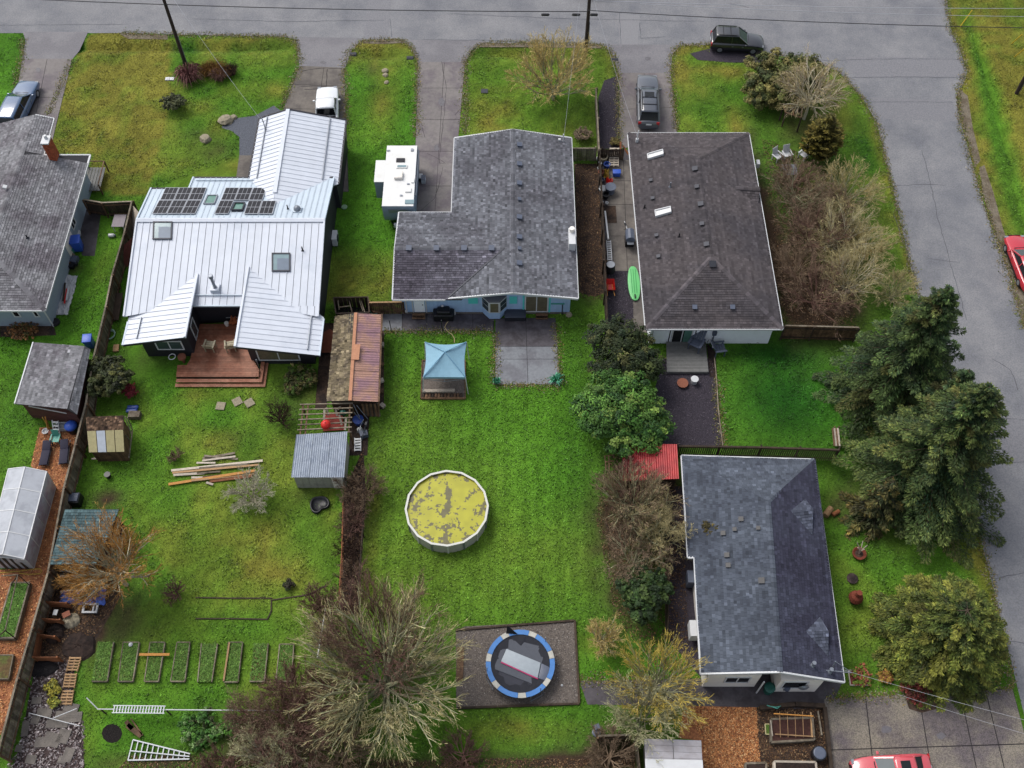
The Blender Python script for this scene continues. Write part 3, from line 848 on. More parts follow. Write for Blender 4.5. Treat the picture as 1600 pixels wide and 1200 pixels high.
def skylight(parent, quad, pl, m_frame, m_glass, name='skylight', up=0.12, fw=0.09, blind=None, aim=None):
 """quad: image points of the four corners on the roof plane pl"""
 u, v, n = basis(pl)
 q = [PL(*p, pl) for p in quad]
 mb = MB()
 c = sum(q, Vector()) / 4
 for i in range(4):
  a, b = q[i] + n * up / 2, q[(i + 1) % 4] + n * up / 2
  d = (b - a).normalized()
  M = Matrix((d, n.cross(d), n)).transposed()
  mb.box((a + b) / 2, ((b - a).length + fw, fw, up + .06), m3=M)
 f = mb.build(name, m_frame, parent)
 gb = MB()
 gb.prism([c + (p - c) * .97 + n * (up * .55) for p in q], n * .03)
 gb.build('glazing', m_glass, f)
 if blind:
  bb = MB()
  du, dv = q[1] - q[0], q[3] - q[0]
  s = [q[0] + du * x + dv * y for x, y in ((.28, .28), (.95, .28), (.95, .95), (.28, .95))]
  bb.prism([p + n * (up * .55 + .032) for p in s], n * .004)
  bb.build('blind', blind, f)
 return f
def roof_vent(parent, px, py, pl, m, size=0.42, h=0.22, lid=None):
 u, v, n = basis(pl)
 p = PL(px, py, pl)
 mb = MB()
 M = Matrix((u, v, n)).transposed()
 mb.box(p + n * (h * .35), (size * .7, size * .7, h * .7), m3=M)
 mb.box(p + n * (h * .85), (size, size, h * .3), m3=M)
 return mb.build('roof_vent', m, parent)
def pipe_vent(parent, px, py, pl, m, h=0.45, r=0.06):
 p = PL(px, py, pl)
 mb = MB()
 mb.tube([p - ZV * .1, p + ZV * h], r, 8)
 mb.lathe([(r * 2.6, -.02), (r * 1.3, .1)], p, 10)
 return mb.build('vent_pipe', m, parent)
def poly_at(pts, z):
 return [Vector((p.x, p.y, z)) for p in pts]
def inset(a, c, d):
 v = c - a
 return a + v.normalized() * d
def shrink(pts, d):
 """move every side of a convex plan polygon inwards by d"""
 n = len(pts)
 p2 = [Vector((p.x, p.y, 0)) for p in pts]
 ar = sum(p2[i].x * p2[(i + 1) % n].y - p2[(i + 1) % n].x * p2[i].y for i in range(n))
 sg = 1 if ar > 0 else -1
 out = []
 ds = d if isinstance(d, (list, tuple)) else [d] * n
 L = []
 for i in range(n):
  a, b = p2[i], p2[(i + 1) % n]
  e = (b - a).normalized()
  nn = Vector((-e.y, e.x, 0)) * sg
  L.append((a + nn * ds[i], e))
 for i in range(n):
  (p, e), (q, f) = L[i - 1], L[i]
  den = e.x * f.y - e.y * f.x
  if abs(den) < 1e-6:
   out.append(q)
   continue
  t = ((q.x - p.x) * f.y - (q.y - p.y) * f.x) / den
  out.append(p + e * t)
 return out
def metal_plane(parent, pl, m, pitch=0.5, seam=True, thick=0.03, name='roof_panel', phase=0.0):
 o = pl[0]
 u, v, n = basis(pl)
 q = ccw([((p - o).dot(u), (p - o).dot(v)) for p in pl])
 x0, x1 = min(p[0] for p in q), max(p[0] for p in q)
 y0, y1 = min(p[1] for p in q) - 1, max(p[1] for p in q) + 1
 x = x0 - phase
 while x < x1:
  c = clip2([(x + .012, y0), (x + pitch - .012, y0), (x + pitch - .012, y1), (x + .012, y1)], q)
  rb = clip2([(x + pitch - .06, y0), (x + pitch - .013, y0), (x + pitch - .013, y1), (x + pitch - .06, y1)], q)
  if len(c) > 2:
   mb = MB()
   mb.prism([o + u * a + v * b for a, b in c], n * thick)
   if seam and len(rb) > 2:
    mb.prism([o + u * a + v * b + n * (thick - .004) for a, b in rb], n * 0.035)
   mb.build(name, m, parent)
  x += pitch
 return parent
def corrugated(parent, pl, m, pitch=0.15, amp=0.03, name='roof_sheet', cols=1, jitter=0.01):
 """corrugated sheets running down the slope, split into sheets side by side; pl is a quad: eave left, eave right, top right, top left"""
 a, b, c, d = [Vector(p) for p in pl]
 u, v, n = basis(pl[:3])
 for k in range(cols):
  t0, t1 = k / cols, (k + 1) / cols - .004
  wd = ((b - a).length) * (t1 - t0)
  ns = max(4, int(wd / pitch) * 4)
  top, bot = [], []
  lift = n * (0.012 * (k % 2) + RN.uniform(0, jitter))
  for i in range(ns + 1):
   t = t0 + (t1 - t0) * i / ns
   z = n * (amp * math.cos(i * math.pi / 2)) + lift
   bot.append(a + (b - a) * t + z)
   top.append(d + (c - d) * t + z)
  mb = MB()
  k2 = ns + 1
  mb.add(bot + top, [(i, i + 1, k2 + i + 1, k2 + i) for i in range(ns)])
  bb = [p - n * .008 for p in bot + top]
  mb.add(bb, [(k2 + i, k2 + i + 1, i + 1, i) for i in range(ns)])
  mb.build(name, m, parent)
# house A: grey shingles, left edge of the frame
A0 = P(40, 495)
hA = thing('house', 'grey blue bungalow with brick chimney at the edge of the photo', 'house', A0)
zA = 2.6
a_ne, a_se = P(141, 242, zA), P(70, 485, zA)
slope = 0.30
e_dir = (a_se - a_ne).normalized()
west = Vector((e_dir.y, -e_dir.x, 0))
west = west if west.x < 0 else -west
def a_pt(p, d):
 return Vector((p.x, p.y, zA)) + west * d + ZV * d * slope
_pe = [a_ne, a_se, a_pt(a_ne, 4)]
a_n2e, a_n2s = PL(84, 185, _pe), PL(68, 242, _pe)
a_end = a_se
RW = 4.6
hipk = a_pt(a_se, RW) + (a_ne - a_se).normalized() * (RW * .95)
south_l = P(-150, 485, zA)
rid = lambda p: a_pt(a_ne, RW) + (a_ne - a_se).normalized() * (p - a_ne).dot((a_ne - a_se).normalized())
pE = [a_ne, a_se, hipk, rid(a_n2s), a_n2s]
pN = [a_n2e, a_n2s, rid(a_n2s), rid(a_n2e)]
wpt_ = lambda p: p + west * (2 * RW)
pS = [a_se, wpt_(a_se), hipk]
pWa = [rid(a_n2e) + west * RW - ZV * RW * slope, rid(a_n2e), hipk, wpt_(a_se)]
rA = roof(hA, [pE, pN, pS, pWa], shing_a, seed=1, contrast=.2, capl=[(a_se, hipk), (hipk, a_pt(a_ne, RW))])
south_l = wpt_(a_se)
eave(hA, [(a_ne, a_se), (a_se, south_l), (a_n2e, a_n2s), (a_ne, a_n2s), (a_n2e, rid(a_n2e))])
wl = shrink([a_ne, a_se, south_l, P(-150, 242, zA)], [.45, .45, 0, 1.0])
wA = wall(hA, wl, 0, zA - .02, greyblue_siding)
se, ne, sw_ = wl[1], wl[0], wl[2]
wn = (se - ne).normalized()
eout = Vector((-wn.y, wn.x, 0)); eout = eout if eout.x > 0 else -eout
sout = Vector((0, -1, 0))
def along(t):
 return ne + (se - ne) * t
window(hA, along(.335), along(.40), 1.0, 2.0, eout, pane=glass_dark)
for k, (t0, t1) in enumerate(((.43, .545),)):
 d = MB(); d.prism([along(t0) + eout * .03, along(t1) + eout * .03, along(t1), along(t0)], (0, 0, 2.05))
 d.build('door', cream_paint, hA)
for k, (t0, t1) in enumerate(((.055, .10), (.21, .27))):
 s0 = se + (sw_ - se) * t0; s1 = se + (sw_ - se) * t1
 window(hA, s1, s0, 1.2, 2.1, sout, pane=glass_dark, mull=0)
pc = MB(); pc.tube([se + Vector((.05, -.05, 0)), se + Vector((.05, -.05, 2.5))], .05, 6); pc.build('downpipe', trim_white, hA)
cb0 = PL(85, 245, [a_ne, a_se, a_pt(a_ne, 5)])
ch = MB()
cx, cy, ctop = cb0.x, cb0.y, cb0.z + 1.75
ch.box((cx, cy, (cb0.z + ctop) / 2 - .3), (.52, .78, ctop - cb0.z + .6))
chim = ch.build('chimney', rust_trim, hA)
for k in range(23):
 z = cb0.z - .2 + k * .085
 off = (k % 2) * .11
 for j in range(4):
  piece('brick', brick_m, (cx + .27, cy - .3 + j * .2 + off * .3, z), (.04, .185, .07), chim)
 for j in range(3):
  piece('brick', brick_m, (cx - .17 + j * .17 + off * .2, cy - .40, z), (.155, .04, .07), chim)
cp = MB(); cp.box((cx, cy, ctop + .06), (.62, .88, .12)); cp.lathe([(.13, .1), (.11, .4)], (cx, cy + .15, ctop), 10); cp.build('chimney_cap', trim_white, chim)
roof_vent(hA, 8, 294, pE, trim_white, .3)
pipe_vent(hA, 43, 372, pE, steel_dark, .4)
st = thing('porch_steps', 'small grey porch deck with railing beside the brick chimney house', 'porch', P(153, 285))
for k in range(6):
 a, b = P(141 + k * 4.9, 268), P(132 + k * 4.9, 304)
 pbar('plank', deck_grey, a + ZV * .45, b + ZV * .45, .22, .05, st)
for q in ((141, 268), (170, 268), (161, 304)):
 piece('post', wood_brown, P(*q) + ZV * .6, (.09, .09, 1.2), st)
pbar('rail', wood_brown, P(141, 268) + ZV * 1.2, P(170, 268) + ZV * 1.2, .08, .05, st)
pbar('rail', wood_brown, P(170, 268) + ZV * 1.2, P(161, 304) + ZV * 1.2, .08, .05, st)
# house B: white metal roof with solar panels
hB = thing('house', 'modern dark house under a white metal roof with solar panels', 'house', P(355, 560))
zR = 4.45
R1, R2 = P(214, 344, zR), P(507, 344, zR)
S_ref = P(340, 478, 2.95)
sl = (zR - 2.95) / ((R1.y) - S_ref.y)
def spl(x, y):      # south plane
 return Vector((x, y, zR - sl * (R1.y - y)))
N_ref = P(523, 278, 2.95)
nl = (zR - 2.95) / (N_ref.y - R1.y)
def npl(x, y):
 return Vector((x, y, zR - nl * (y - R1.y)))
Spl = [spl(0, R1.y), spl(10, R1.y), spl(0, 20)]
Npl = [npl(0, R1.y), npl(10, R1.y), npl(0, 90)]
xl, xr = R1.x, R2.x
yS = S_ref.y
y_wl = PL(206, 495, Spl).y
mS = [spl(xl, R1.y), spl(xl, yS), spl(xr, yS), spl(xr, R1.y)]
mS_l = [spl(xl, yS), spl(xl, y_wl), spl(xl + 1.6, y_wl), spl(xl + 1.6, yS)]
roofB = MB().prism([p - ZV * .02 for p in mS], (0, 0, -.16)).build('roof', dark_siding, hB)
metal_plane(roofB, mS, metal_white, .52)
metal_plane(roofB, [spl(xl, yS), spl(xl, y_wl), spl(xl + 3.2, yS - .2), spl(xl + 3.2, yS)], metal_white, .52, name='roof_panel')
metal_plane(roofB, [spl(xr - 3.4, yS), spl(xr - 3.4, yS - .2), spl(xr, y_wl), spl(xr, yS)], metal_white, .52, name='roof_panel')
yN = N_ref.y
yNl = PL(266, 295, Npl).y
xs = PL(303, 277, Npl).x
mN1 = [npl(xl, R1.y), npl(xs, R1.y), npl(xs, yNl), npl(xl, yNl)]
mN2 = [npl(xs, R1.y), npl(xr, R1.y), npl(xr, yN), npl(xs, yN)]
MB().prism([p - ZV * .02 for p in mN1], (0, 0, -.16)).prism([p - ZV * .021 for p in mN2], (0, 0, -.16)).build('roof', dark_siding, hB)
metal_plane(roofB, mN1, metal_dim, .42)
metal_plane(roofB, mN2, metal_dim, .42)
cap = MB()
cap.prism([spl(xl - .05, R1.y - .22) + ZV * .1, spl(xr + .05, R1.y - .22) + ZV * .1, Vector((xr + .05, R1.y, zR + .13)), Vector((xl - .05, R1.y, zR + .13))], (0, 0, .02))
cap.prism([npl(xl - .05, R1.y + .16) + ZV * .1, npl(xr + .05, R1.y + .16) + ZV * .1, Vector((xr + .05, R1.y, zR + .131)), Vector((xl - .05, R1.y, zR + .131))], (0, 0, .02))
cap.build('ridge_cap', metal_white, roofB)
for a, b in (((xl, R1.y), (xl, y_wl)), ((xr, R1.y), (xr, y_wl))):
 pbar('rake_trim', metal_white, spl(*a) + ZV * .03, spl(*b) + ZV * .03, .12, .2, roofB)
for a, b in (((xl, R1.y), (xl, yNl)), ((xr, R1.y), (xr, yN)), ((xs, yNl), (xs, yN))):
 pbar('rake_trim', metal_dim, npl(*a) + ZV * .03, npl(*b) + ZV * .03, .12, .2, roofB)
pbar('gutter', dark_siding, npl(xs, yN), npl(xr, yN), .14, .14, roofB)
pbar('gutter', dark_siding, npl(xl, yNl), npl(xs, yNl), .14, .14, roofB)
pbar('gutter', metal_dim, spl(PL(300, 478, Spl).x, yS), spl(PL(382, 478, Spl).x, yS), .12, .12, roofB)
pbar('snow_guard', metal_dim, spl(PL(302, 464, Spl).x, yS + .75) + ZV * .12, spl(PL(382, 464, Spl).x, yS + .75) + ZV * .12, .05, .08, roofB)
pbar('snow_guard', metal_dim, npl(xs + .3, yN - .45) + ZV * .12, npl(PL(402, 284, Npl).x, yN - .45) + ZV * .12, .05, .08, roofB)
B_l = PL(307, 429, Spl)
C_l = P(291, 526, B_l.z)
x_hl = (B_l.x + C_l.x) / 2
D_l = P(191, 541, 2.55)
wsl = (B_l.z - 2.55) / (x_hl - D_l.x)
def wlp(x, y):
 return Vector((x, y, B_l.z - wsl * (x_hl - x)))
y_le = (C_l.y + D_l.y) / 2
Wl = [wlp(x_hl, B_l.y + .12), wlp(D_l.x, y_wl + .12), wlp(D_l.x, y_le), wlp(x_hl, y_le)]
B_r = PL(386, 418, Spl)
C_r = P(370, 541, B_r.z)
x_hr = (B_r.x + C_r.x) / 2
D_r = P(499, 557, 2.5)
wsr = (B_r.z - 2.5) / (D_r.x - x_hr)
def wrp(x, y):
 return Vector((x, y, B_r.z - wsr * (x - x_hr)))
y_re = (C_r.y + D_r.y) / 2
Wr = [wrp(x_hr, B_r.y + .12), wrp(x_hr, y_re), wrp(D_r.x, y_re), wrp(D_r.x, y_wl + .12)]
for W_ in (Wl, Wr):
 MB().prism([p - ZV * .03 for p in W_], (0, 0, -.16)).build('roof', dark_siding, hB)
 metal_plane(roofB, W_, metal_white, .44)
pbar('rake_trim', metal_white, wlp(x_hl, B_l.y) + ZV * .04, wlp(x_hl, y_le) + ZV * .04, .16, .2, roofB)
pbar('rake_trim', metal_white, wrp(x_hr, B_r.y) + ZV * .04, wrp(x_hr, y_re) + ZV * .04, .16, .2, roofB)
for f, x, y0, y1 in ((wlp, D_l.x + 1.0, y_wl - .1, y_le + .4), (wrp, D_r.x - .85, y_wl + .1, y_re + .35)):
 pbar('snow_guard', steel, f(x, y0) + ZV * .12, f(x, y1) + ZV * .12, .07, .1, roofB)
pbar('gutter', metal_dim, wrp(D_r.x, y_re), wrp(D_r.x, y_wl), .12, .12, roofB)
pbar('gutter', metal_dim, wlp(D_l.x, y_le), wlp(D_l.x, y_wl - .3), .12, .12, roofB)
gz = 3.95
g1 = P(448, 172, gz)
gx_r = (g1.x + P(432, 300, gz).x) / 2
gxl = (P(402, 196, 2.95).x + P(390, 277, 2.95).x) / 2
gxr = (P(540, 197, 2.8).x + P(528, 302, 2.8).x) / 2
gyn, gys = g1.y, P(432, 310, gz).y
GW = [Vector((gxl, gyn, 2.95)), Vector((gxl, yN - .1, 2.95)), Vector((gx_r, gys, gz)), Vector((gx_r, gyn, gz))]
GW = [Vector((gxl, gyn, 2.95)), Vector((gxl, yN - .15, 2.95)), Vector((gx_r, R1.y + (zR - gz) / nl - .1, gz)), Vector((gx_r, gyn, gz))]
GE = [Vector((gx_r, gyn, gz)), Vector((gx_r, R1.y + (zR - gz) / nl - .1, gz)), Vector((gxr, yN - .5, 2.8)), Vector((gxr, gyn, 2.8))]
for W_ in (GW, GE):
 MB().prism([p - ZV * .03 for p in W_], (0, 0, -.14)).build('roof', dark_siding, hB)
 metal_plane(roofB, W_, metal_white, .45)
pbar('ridge_cap', metal_white, Vector((gx_r, gyn + .02, gz + .08)), Vector((gx_r, yN - 2.5, gz + .08)), .3, .06, roofB)
pbar('gutter', dark_siding, GE[2], GE[3], .14, .14, roofB)
pbar('gutter', dark_siding, GW[0], GW[1], .14, .14, roofB)
pbar('rake_trim', dark_siding, GW[0] + Vector((0, .04, 0)), GW[3] + Vector((0, .04, 0)), .1, .2, roofB)
pbar('rake_trim', dark_siding, GE[0] + Vector((0, .04, 0)), GE[3] + Vector((0, .04, 0)), .1, .2, roofB)
def on(pl, x, z=0.12):
 n = basis(pl)[2]
 k = (x - pl[0].x)
 return None
for pl, xx in ((GW, gxl + .75), (GE, gxr - 1.25)):
 u, v, n = basis(pl)
 def zz_(x, y):
  return pl[0].z - (n.x * (x - pl[0].x) + n.y * (y - pl[0].y)) / n.z
 pbar('snow_guard', steel, Vector((xx, gyn - .1, zz_(xx, gyn) + .12)), Vector((xx, yN - .4, zz_(xx, gyn) + .12)), .07, .1, roofB)
top = 2.75
wall(hB, [Vector((xl + .12, R1.y - .2 + 5.2, 0)), Vector((xl + .12, y_wl + .2, 0)), Vector((xl + .12 + 2.8, yS + .4, 0)), Vector((x_hr + .6, yS + .9, 0)), Vector((xr - .15, y_wl + .2, 0)), Vector((xr - .15, yN - .4, 0)), Vector((xs + .1, yN - .4, 0)), Vector((xs + .1, yNl - .3, 0)), Vector((xl + .12, yNl - .3, 0))], 0, top, dark_siding)
for x in (xl + .2, xr - .23):       # gable ends under the ridge
 MB().prism([Vector((x, R1.y - 5.2, 2.7)), Vector((x, R1.y + 4.6, 2.7)), Vector((x, R1.y, zR - .2))], (.08, 0, 0)).build('wall', dark_siding, hB)
wallGx0, wallGx1 = gxl + .45, gxr - .2
wall(hB, [Vector((wallGx0, gyn - .4, 0)), Vector((wallGx0, yN - .5, 0)), Vector((wallGx1, yN - .5, 0)), Vector((wallGx1, gyn - .4, 0))], 0, 2.6, dark_siding)
MB().prism([Vector((wallGx0, gyn - .5, 2.6)), Vector((wallGx1, gyn - .5, 2.6)), Vector((gx_r, gyn - .5, gz - .22))], (0, .1, 0)).build('wall', dark_siding, hB)
wxl0, wxl1 = D_l.x + .95, x_hl - .25
wxr0, wxr1 = x_hr + .35, D_r.x - .75
wyl, wyr = y_le + .75, y_re + .95
for x0, x1, y0, zt0, zt1 in ((wxl0, wxl1, wyl, 2.62, B_l.z - .25), (wxr0, wxr1, wyr, B_r.z - .25, 2.55)):
 MB().prism([Vector((x0, y0, 0)), Vector((x1, y0, 0)), Vector((x1, y0, zt1)), Vector((x0, y0, zt0))], (0, yS - y0 + .5, 0)).build('wall', dark_siding, hB)
window(hB, Vector((wxl0 + .95, wyl, 0)), Vector((wxl1 - .55, wyl, 0)), .9, 2.0, (0, -1, 0), pane=glass, mull=1)
window(hB, Vector((wxr0 + .55, wyr, 0)), Vector((wxr1 - 1.0, wyr, 0)), .5, 1.9, (0, -1, 0), pane=glass_warm, mull=1)
window(hB, Vector((wxl1, wyl + 1.0, 0)), Vector((wxl1, wyl + 1.9, 0)), .55, 2.3, (1, 0, 0), pane=glass, mull=0, name='door')
dx0, dx1 = wxl1 + .15, wxr0 - .1
yD = yS + .9
for k in range(5):
 a = dx0 + (dx1 - dx0) * k / 5; b = dx0 + (dx1 - dx0) * (k + .96) / 5
 window(hB, Vector((a, yD - .05, 0)), Vector((b, yD - .05, 0)), .5, 2.5, (0, -1, 0), frame=steel_dark, pane=glass_dark if k < 4 else glass_warm, mull=0, name='patio_door', fw=.06)
pbar('sill', trim_white, Vector((dx0, yD - .16, .53)), Vector((dx1, yD - .16, .53)), .1, .06, hB)
skylight(hB, [(241, 348), (269, 348), (268, 374), (240, 374)], Spl, steel_dark, glass_teal, blind=glass_blind)
skylight(hB, [(426, 397), (453, 397), (453, 424), (426, 424)], Spl, steel_dark, glass_teal, blind=glass_blind)
skylight(hB, [(325, 307), (340, 307), (335, 320), (319, 320)], Npl, steel, glass_green)
skylight(hB, [(368, 320), (383, 320), (379, 331), (363, 331)], Npl, steel_dark, glass_green, up=.2)
fl = PL(337, 452, Spl)
fb = MB(); fb.box(fl + ZV * .12, (.62, .62, .3)); fb.build('flue_curb', metal_white, hB)
fb = MB(); fb.lathe([(.16, .2), (.15, .35), (.11, .36), (.11, 1.35), (.17, 1.36), (.17, 1.6), (.13, 1.62)], fl, 14); fb.build('flue', steel, hB, smooth=False)
dm = PL(465, 329, Npl)
db = MB(); db.box(dm + ZV * .08, (.62, .62, .2)); db.build('skylight_curb', metal_dim, hB)
db = MB(); db.lathe([(.27, .16), (.25, .3), (.17, .42), (.03, .47)], dm, 14); db.build('dome_skylight', steel, hB, smooth=True)
pipe_vent(hB, 450, 327, Npl, black_pl, .45, .05)
pipe_vent(hB, 473, 392, Spl, black_pl, .45, .05)
ms = MB(); p0 = PL(415, 203, [GW[0], GW[1], GW[2]]); ms.tube([p0, p0 + ZV * .9, p0 + Vector((-.1, .1, 1.25))], .04, 7); ms.lathe([(.12, -.02), (.07, .12)], p0, 10); ms.build('service_mast', steel, hB)
def solar(quad, tag_):
 n = basis(Npl)[2]
 q = [PL(*p, Npl) + n * .11 for p in quad]
 c = sum(q, Vector()) / 4
 t = thing('solar_panel', tag_, 'solar panel', c, 'solar panels on the white metal roof')
 fr = MB()
 fr.prism(q, n * .04); fr.build('frame', pv_frame, t)
 du, dv = q[1] - q[0], q[3] - q[0]
 for i in range(3):
  for j in range(2):
   a0, a1 = .04 + i * .315, .04 + i * .315 + .29
   b0, b1 = .03 + j * .485, .03 + j * .485 + .455
   s = [q[0] + du * a + dv * b + n * .042 for a, b in ((a0, b0), (a1, b0), (a1, b1), (a0, b1))]
   MB().prism(s, n * .004).build('cell_block', pv_cell, t)
def zb(x, y):
 return (180 + x * .2375, 160 + y * .2375)
def cellgrid(cx, rows):
 """cx: per row boundary list of x at top and bottom (zoom coordinates)"""
LB = [((333, 570), (606, 570), (574, 652), (296, 652)), ((290, 654), (572, 654), (530, 742), (244, 742))]
names = {(0, 0): 'solar panel at the upper west corner of the six-panel block', (0, 1): 'upper middle solar panel of the six-panel block', (0, 2): 'upper solar panel of the six-panel block beside the square green skylight',
         (1, 0): 'lower west corner solar panel of the six-panel block near the ridge', (1, 1): 'lower middle solar panel of the six-panel block near the ridge', (1, 2): 'lower east solar panel of the six-panel block near the ridge'}
def lerp(a, b, t):
 return (a[0] + (b[0] - a[0]) * t, a[1] + (b[1] - a[1]) * t)
for r, q in enumerate(LB):
 for k in range(3):
  t0, t1 = k / 3 + .006, (k + 1) / 3 - .006
  solar([zb(*lerp(q[0], q[1], t0)), zb(*lerp(q[0], q[1], t1)), zb(*lerp(q[3], q[2], t1)), zb(*lerp(q[3], q[2], t0))], names[(r, k)])
TB = ((728, 571), (1001, 571), (970, 653), (695, 653))
nm = ['solar panel above the lone lower panel, west end of the row of three', 'middle solar panel of the row of three above the small raised skylight', 'east end solar panel of the row of three']
for k in range(3):
 t0, t1 = k / 3 + .006, (k + 1) / 3 - .006
 q = TB
 solar([zb(*lerp(q[0], q[1], t0)), zb(*lerp(q[0], q[1], t1)), zb(*lerp(q[3], q[2], t1)), zb(*lerp(q[3], q[2], t0))], nm[k])
solar([zb(*p) for p in ((693, 656), (783, 656), (745, 742), (655, 742))], 'single solar panel just west of the small raised skylight')
solar([zb(*p) for p in ((880, 657), (969, 657), (941, 743), (849, 743))], 'solar panel just east of the small raised skylight')
solar([zb(*p) for p in ((972, 657), (1061, 657), (1037, 743), (945, 743))], 'easternmost lower solar panel beside the black vent pipe')
hp = thing('heat_pump', 'white heat pump unit standing beside the dark east wall', 'heat pump', P(525, 378))
b0 = P(525, 379)
MB().box(b0 + ZV * .55, (.38, .95, .8)).build('case', white_pl, hp)
MB().lathe([(.3, 0), (.3, .03)], b0 + Vector((.2, 0, .55)), 12, axis='X').build('fan_grille', steel_dark, hp)
for s in (-.35, .35):
 piece('foot', black_pl, b0 + Vector((0, s, .08)), (.34, .06, .16), hp)
zd = .46
dk = thing('deck', 'wet red cedar deck with wrap-round steps between the two wings', 'deck', P(345, 560))
yb, yf = P(340, 506, zd).y, P(340, 590, zd).y
xl0 = lambda y: P(309 - (yb - y) * 0, 505, zd).x
left_pts = [(P(310, 506, zd)), (P(297, 562, zd)), (P(291, 571, zd)), (P(277, 571, zd)), P(275, 590, zd)]
right_pts = [(P(384, 506, zd)), (P(386, 544, zd)), (P(405, 578, zd)), P(404, 590, zd)]
def xat(pts, y):
 for a, b in zip(pts, pts[1:]):
  if a.y >= y >= b.y:
   return a.x + (b.x - a.x) * ((a.y - y) / max(1e-6, a.y - b.y))
 return pts[-1].x if y < pts[-1].y else pts[0].x
y = yb
bw = .145
while y > yf + bw * .5:
 ya, yc = y - .006, y - bw + .006
 xa, xb_ = xat(left_pts, y - bw / 2), xat(right_pts, y - bw / 2)
 piece('deck_board', wood_red, ((xa + xb_) / 2, (ya + yc) / 2, zd - .02 + RN.uniform(-.002, .002)), (xb_ - xa, bw - .012, .04), dk)
 y -= bw
for k in range(2):
 z = zd - .155 * (k + 1)
 y0 = yf - .29 * k
 x0, x1 = P(275, 595, z).x - .0, P(404, 590, z).x
 for j in range(2):
  piece('step_board', wood_red, ((x0 + x1 + .28 * (k + 1)) / 2, y0 - .075 - j * .143, z - .02), (x1 - x0 + .28 * (k + 1), .137, .04), dk)
 xs0 = x1 + .28 * k
 for j in range(2):
  piece('step_board', wood_red, (xs0 + .07 + j * .143, (y0 + P(400, 566, 0).y) / 2 + .0, z - .022), (.137, P(400, 566, 0).y - y0, .04), dk)
MB().box(((P(277, 590, 0).x + P(402, 590, 0).x) / 2, yf + .15, zd / 2 - .05), (P(402, 590, 0).x - P(277, 590, 0).x - .1, .1, zd - .1)).build('skirt', wood_dark, dk)
NOGRASS.append([(p.x, p.y) for p in (P(275, 500), P(384, 500), P(420, 606), P(272, 606))])
NOGRASS.append([(p.x, p.y) for p in (P(225, 300), P(530, 190), P(510, 590), P(205, 590))])
# house C: blue siding, grey shingles
hC = thing('house', 'blue sided house with grey shingle roof and rear patio', 'house', P(760, 490))
zC = 2.5
nw, ne_, seC, = P(710, 213, zC), P(891, 218, zC), P(905, 467, zC)
sw1 = P(705, 466, zC)
yn = (nw.y + ne_.y) / 2
ys = (seC.y + sw1.y) / 2
xw, xe = (nw.x + P(706, 331, zC).x) / 2, (ne_.x + seC.x) / 2
xm = (xw + xe) / 2
rz = zC + .90
Nap, Sap = Vector((xm, yn + .05, rz)), Vector((xm, ys - .12, rz))
v1 = P(706, 331, zC)
lw_x = (P(622, 332, zC).x + P(614, 469, zC).x) / 2
lw_n, lw_s = P(622, 332, zC).y, P(640, 468, zC).y
lw_m = (lw_n + lw_s) / 2
lz = zC + .78
Cw = [Vector((xw, yn, zC)), Vector((xw, ys, zC)), Sap, Nap]
Ce = [Nap, Sap, Vector((xe, ys, zC)), Vector((xe, yn, zC))]
jx = xw + (xm - xw) * (lz - zC) / (rz - zC)
Ln = [Vector((lw_x, lw_n, zC)), Vector((lw_x, lw_m, lz)), Vector((jx, lw_m, lz)), Vector((xw - .02, lw_n, zC))]
Ls = [Vector((lw_x, lw_m, lz)), Vector((lw_x, lw_s, zC)), Vector((xw - .02 + 1.0, lw_s, zC)), Vector((jx + .3, lw_m, lz))]
rC = roof(hC, [Cw, Ce, Ln, (Ls, shing_c_shade)], shing_c, seed=2, contrast=.24, capl=[(Nap, Sap), (Vector((lw_x, lw_m, lz)), Vector((jx, lw_m, lz)))])
pbar('valley_flashing', steel_dark, Vector((xw, ys + .05, zC + .06)), Vector((jx, lw_m, lz + .05)), .1, .04, hC)
eave(hC, [(Cw[0], Vector((xw, lw_n, zC))), (Ln[0], Ln[3]), (Ls[1], Vector((xw - .2, lw_s, zC))), (Ce[3], Ce[2])])
eave(hC, [(Cw[1], Sap - ZV * .03), (Sap - ZV * .03, Ce[2]), (Cw[0], Nap - ZV * .03), (Nap - ZV * .03, Ce[3])], name='rake_board', w=.1, h=.18)
eave(hC, [(Ls[1], Ls[0] - ZV * .03), (Ls[0] - ZV * .03, Ln[0])], name='rake_board', w=.1, h=.18)
yw = P(760, 489.5, 0).y
xw0, xw1 = P(629, 490, 0).x, P(887, 492, 0).x
gap_a, gap_b = Vector((P(700, 470, 2.0).x, yw, 0)), Vector((xw1, yw, 0))
wall(hC, [Vector((xw0, yw, 0)), Vector((xw1, yw, 0)), Vector((xw1, yn - .5, 0)), Vector((xw + .5, yn - .5, 0)), Vector((xw + .5, lw_n - .4, 0)), Vector((xw0, lw_n - .4, 0))], 0, zC - .1, blue_siding)
MB().prism([Vector((gap_a.x, yw, zC - .12)), Vector((gap_b.x, yw, zC - .12)), Vector((xe - .6, yw, zC + .05)), Vector((xm, yw, rz - .2))], (0, .1, 0)).build('wall', blue_siding, hC)
xx = xw0 + .05
while xx < xw1:
 topz = zC - .12
 if xx > gap_a.x + .6:
  topz = zC - .02 + (rz - zC - .2) * max(0, 1 - abs(xx - xm) / (xm - gap_a.x))
 piece('siding_board', blue_siding, (xx + .13, yw - .012, topz / 2 + .1), (.245, .024, topz - .2), hC)
 xx += .26
MB().box(((xw0 + xw1) / 2, yw - .03, .1), (xw1 - xw0, .08, .2)).build('foundation', conc_old, hC)
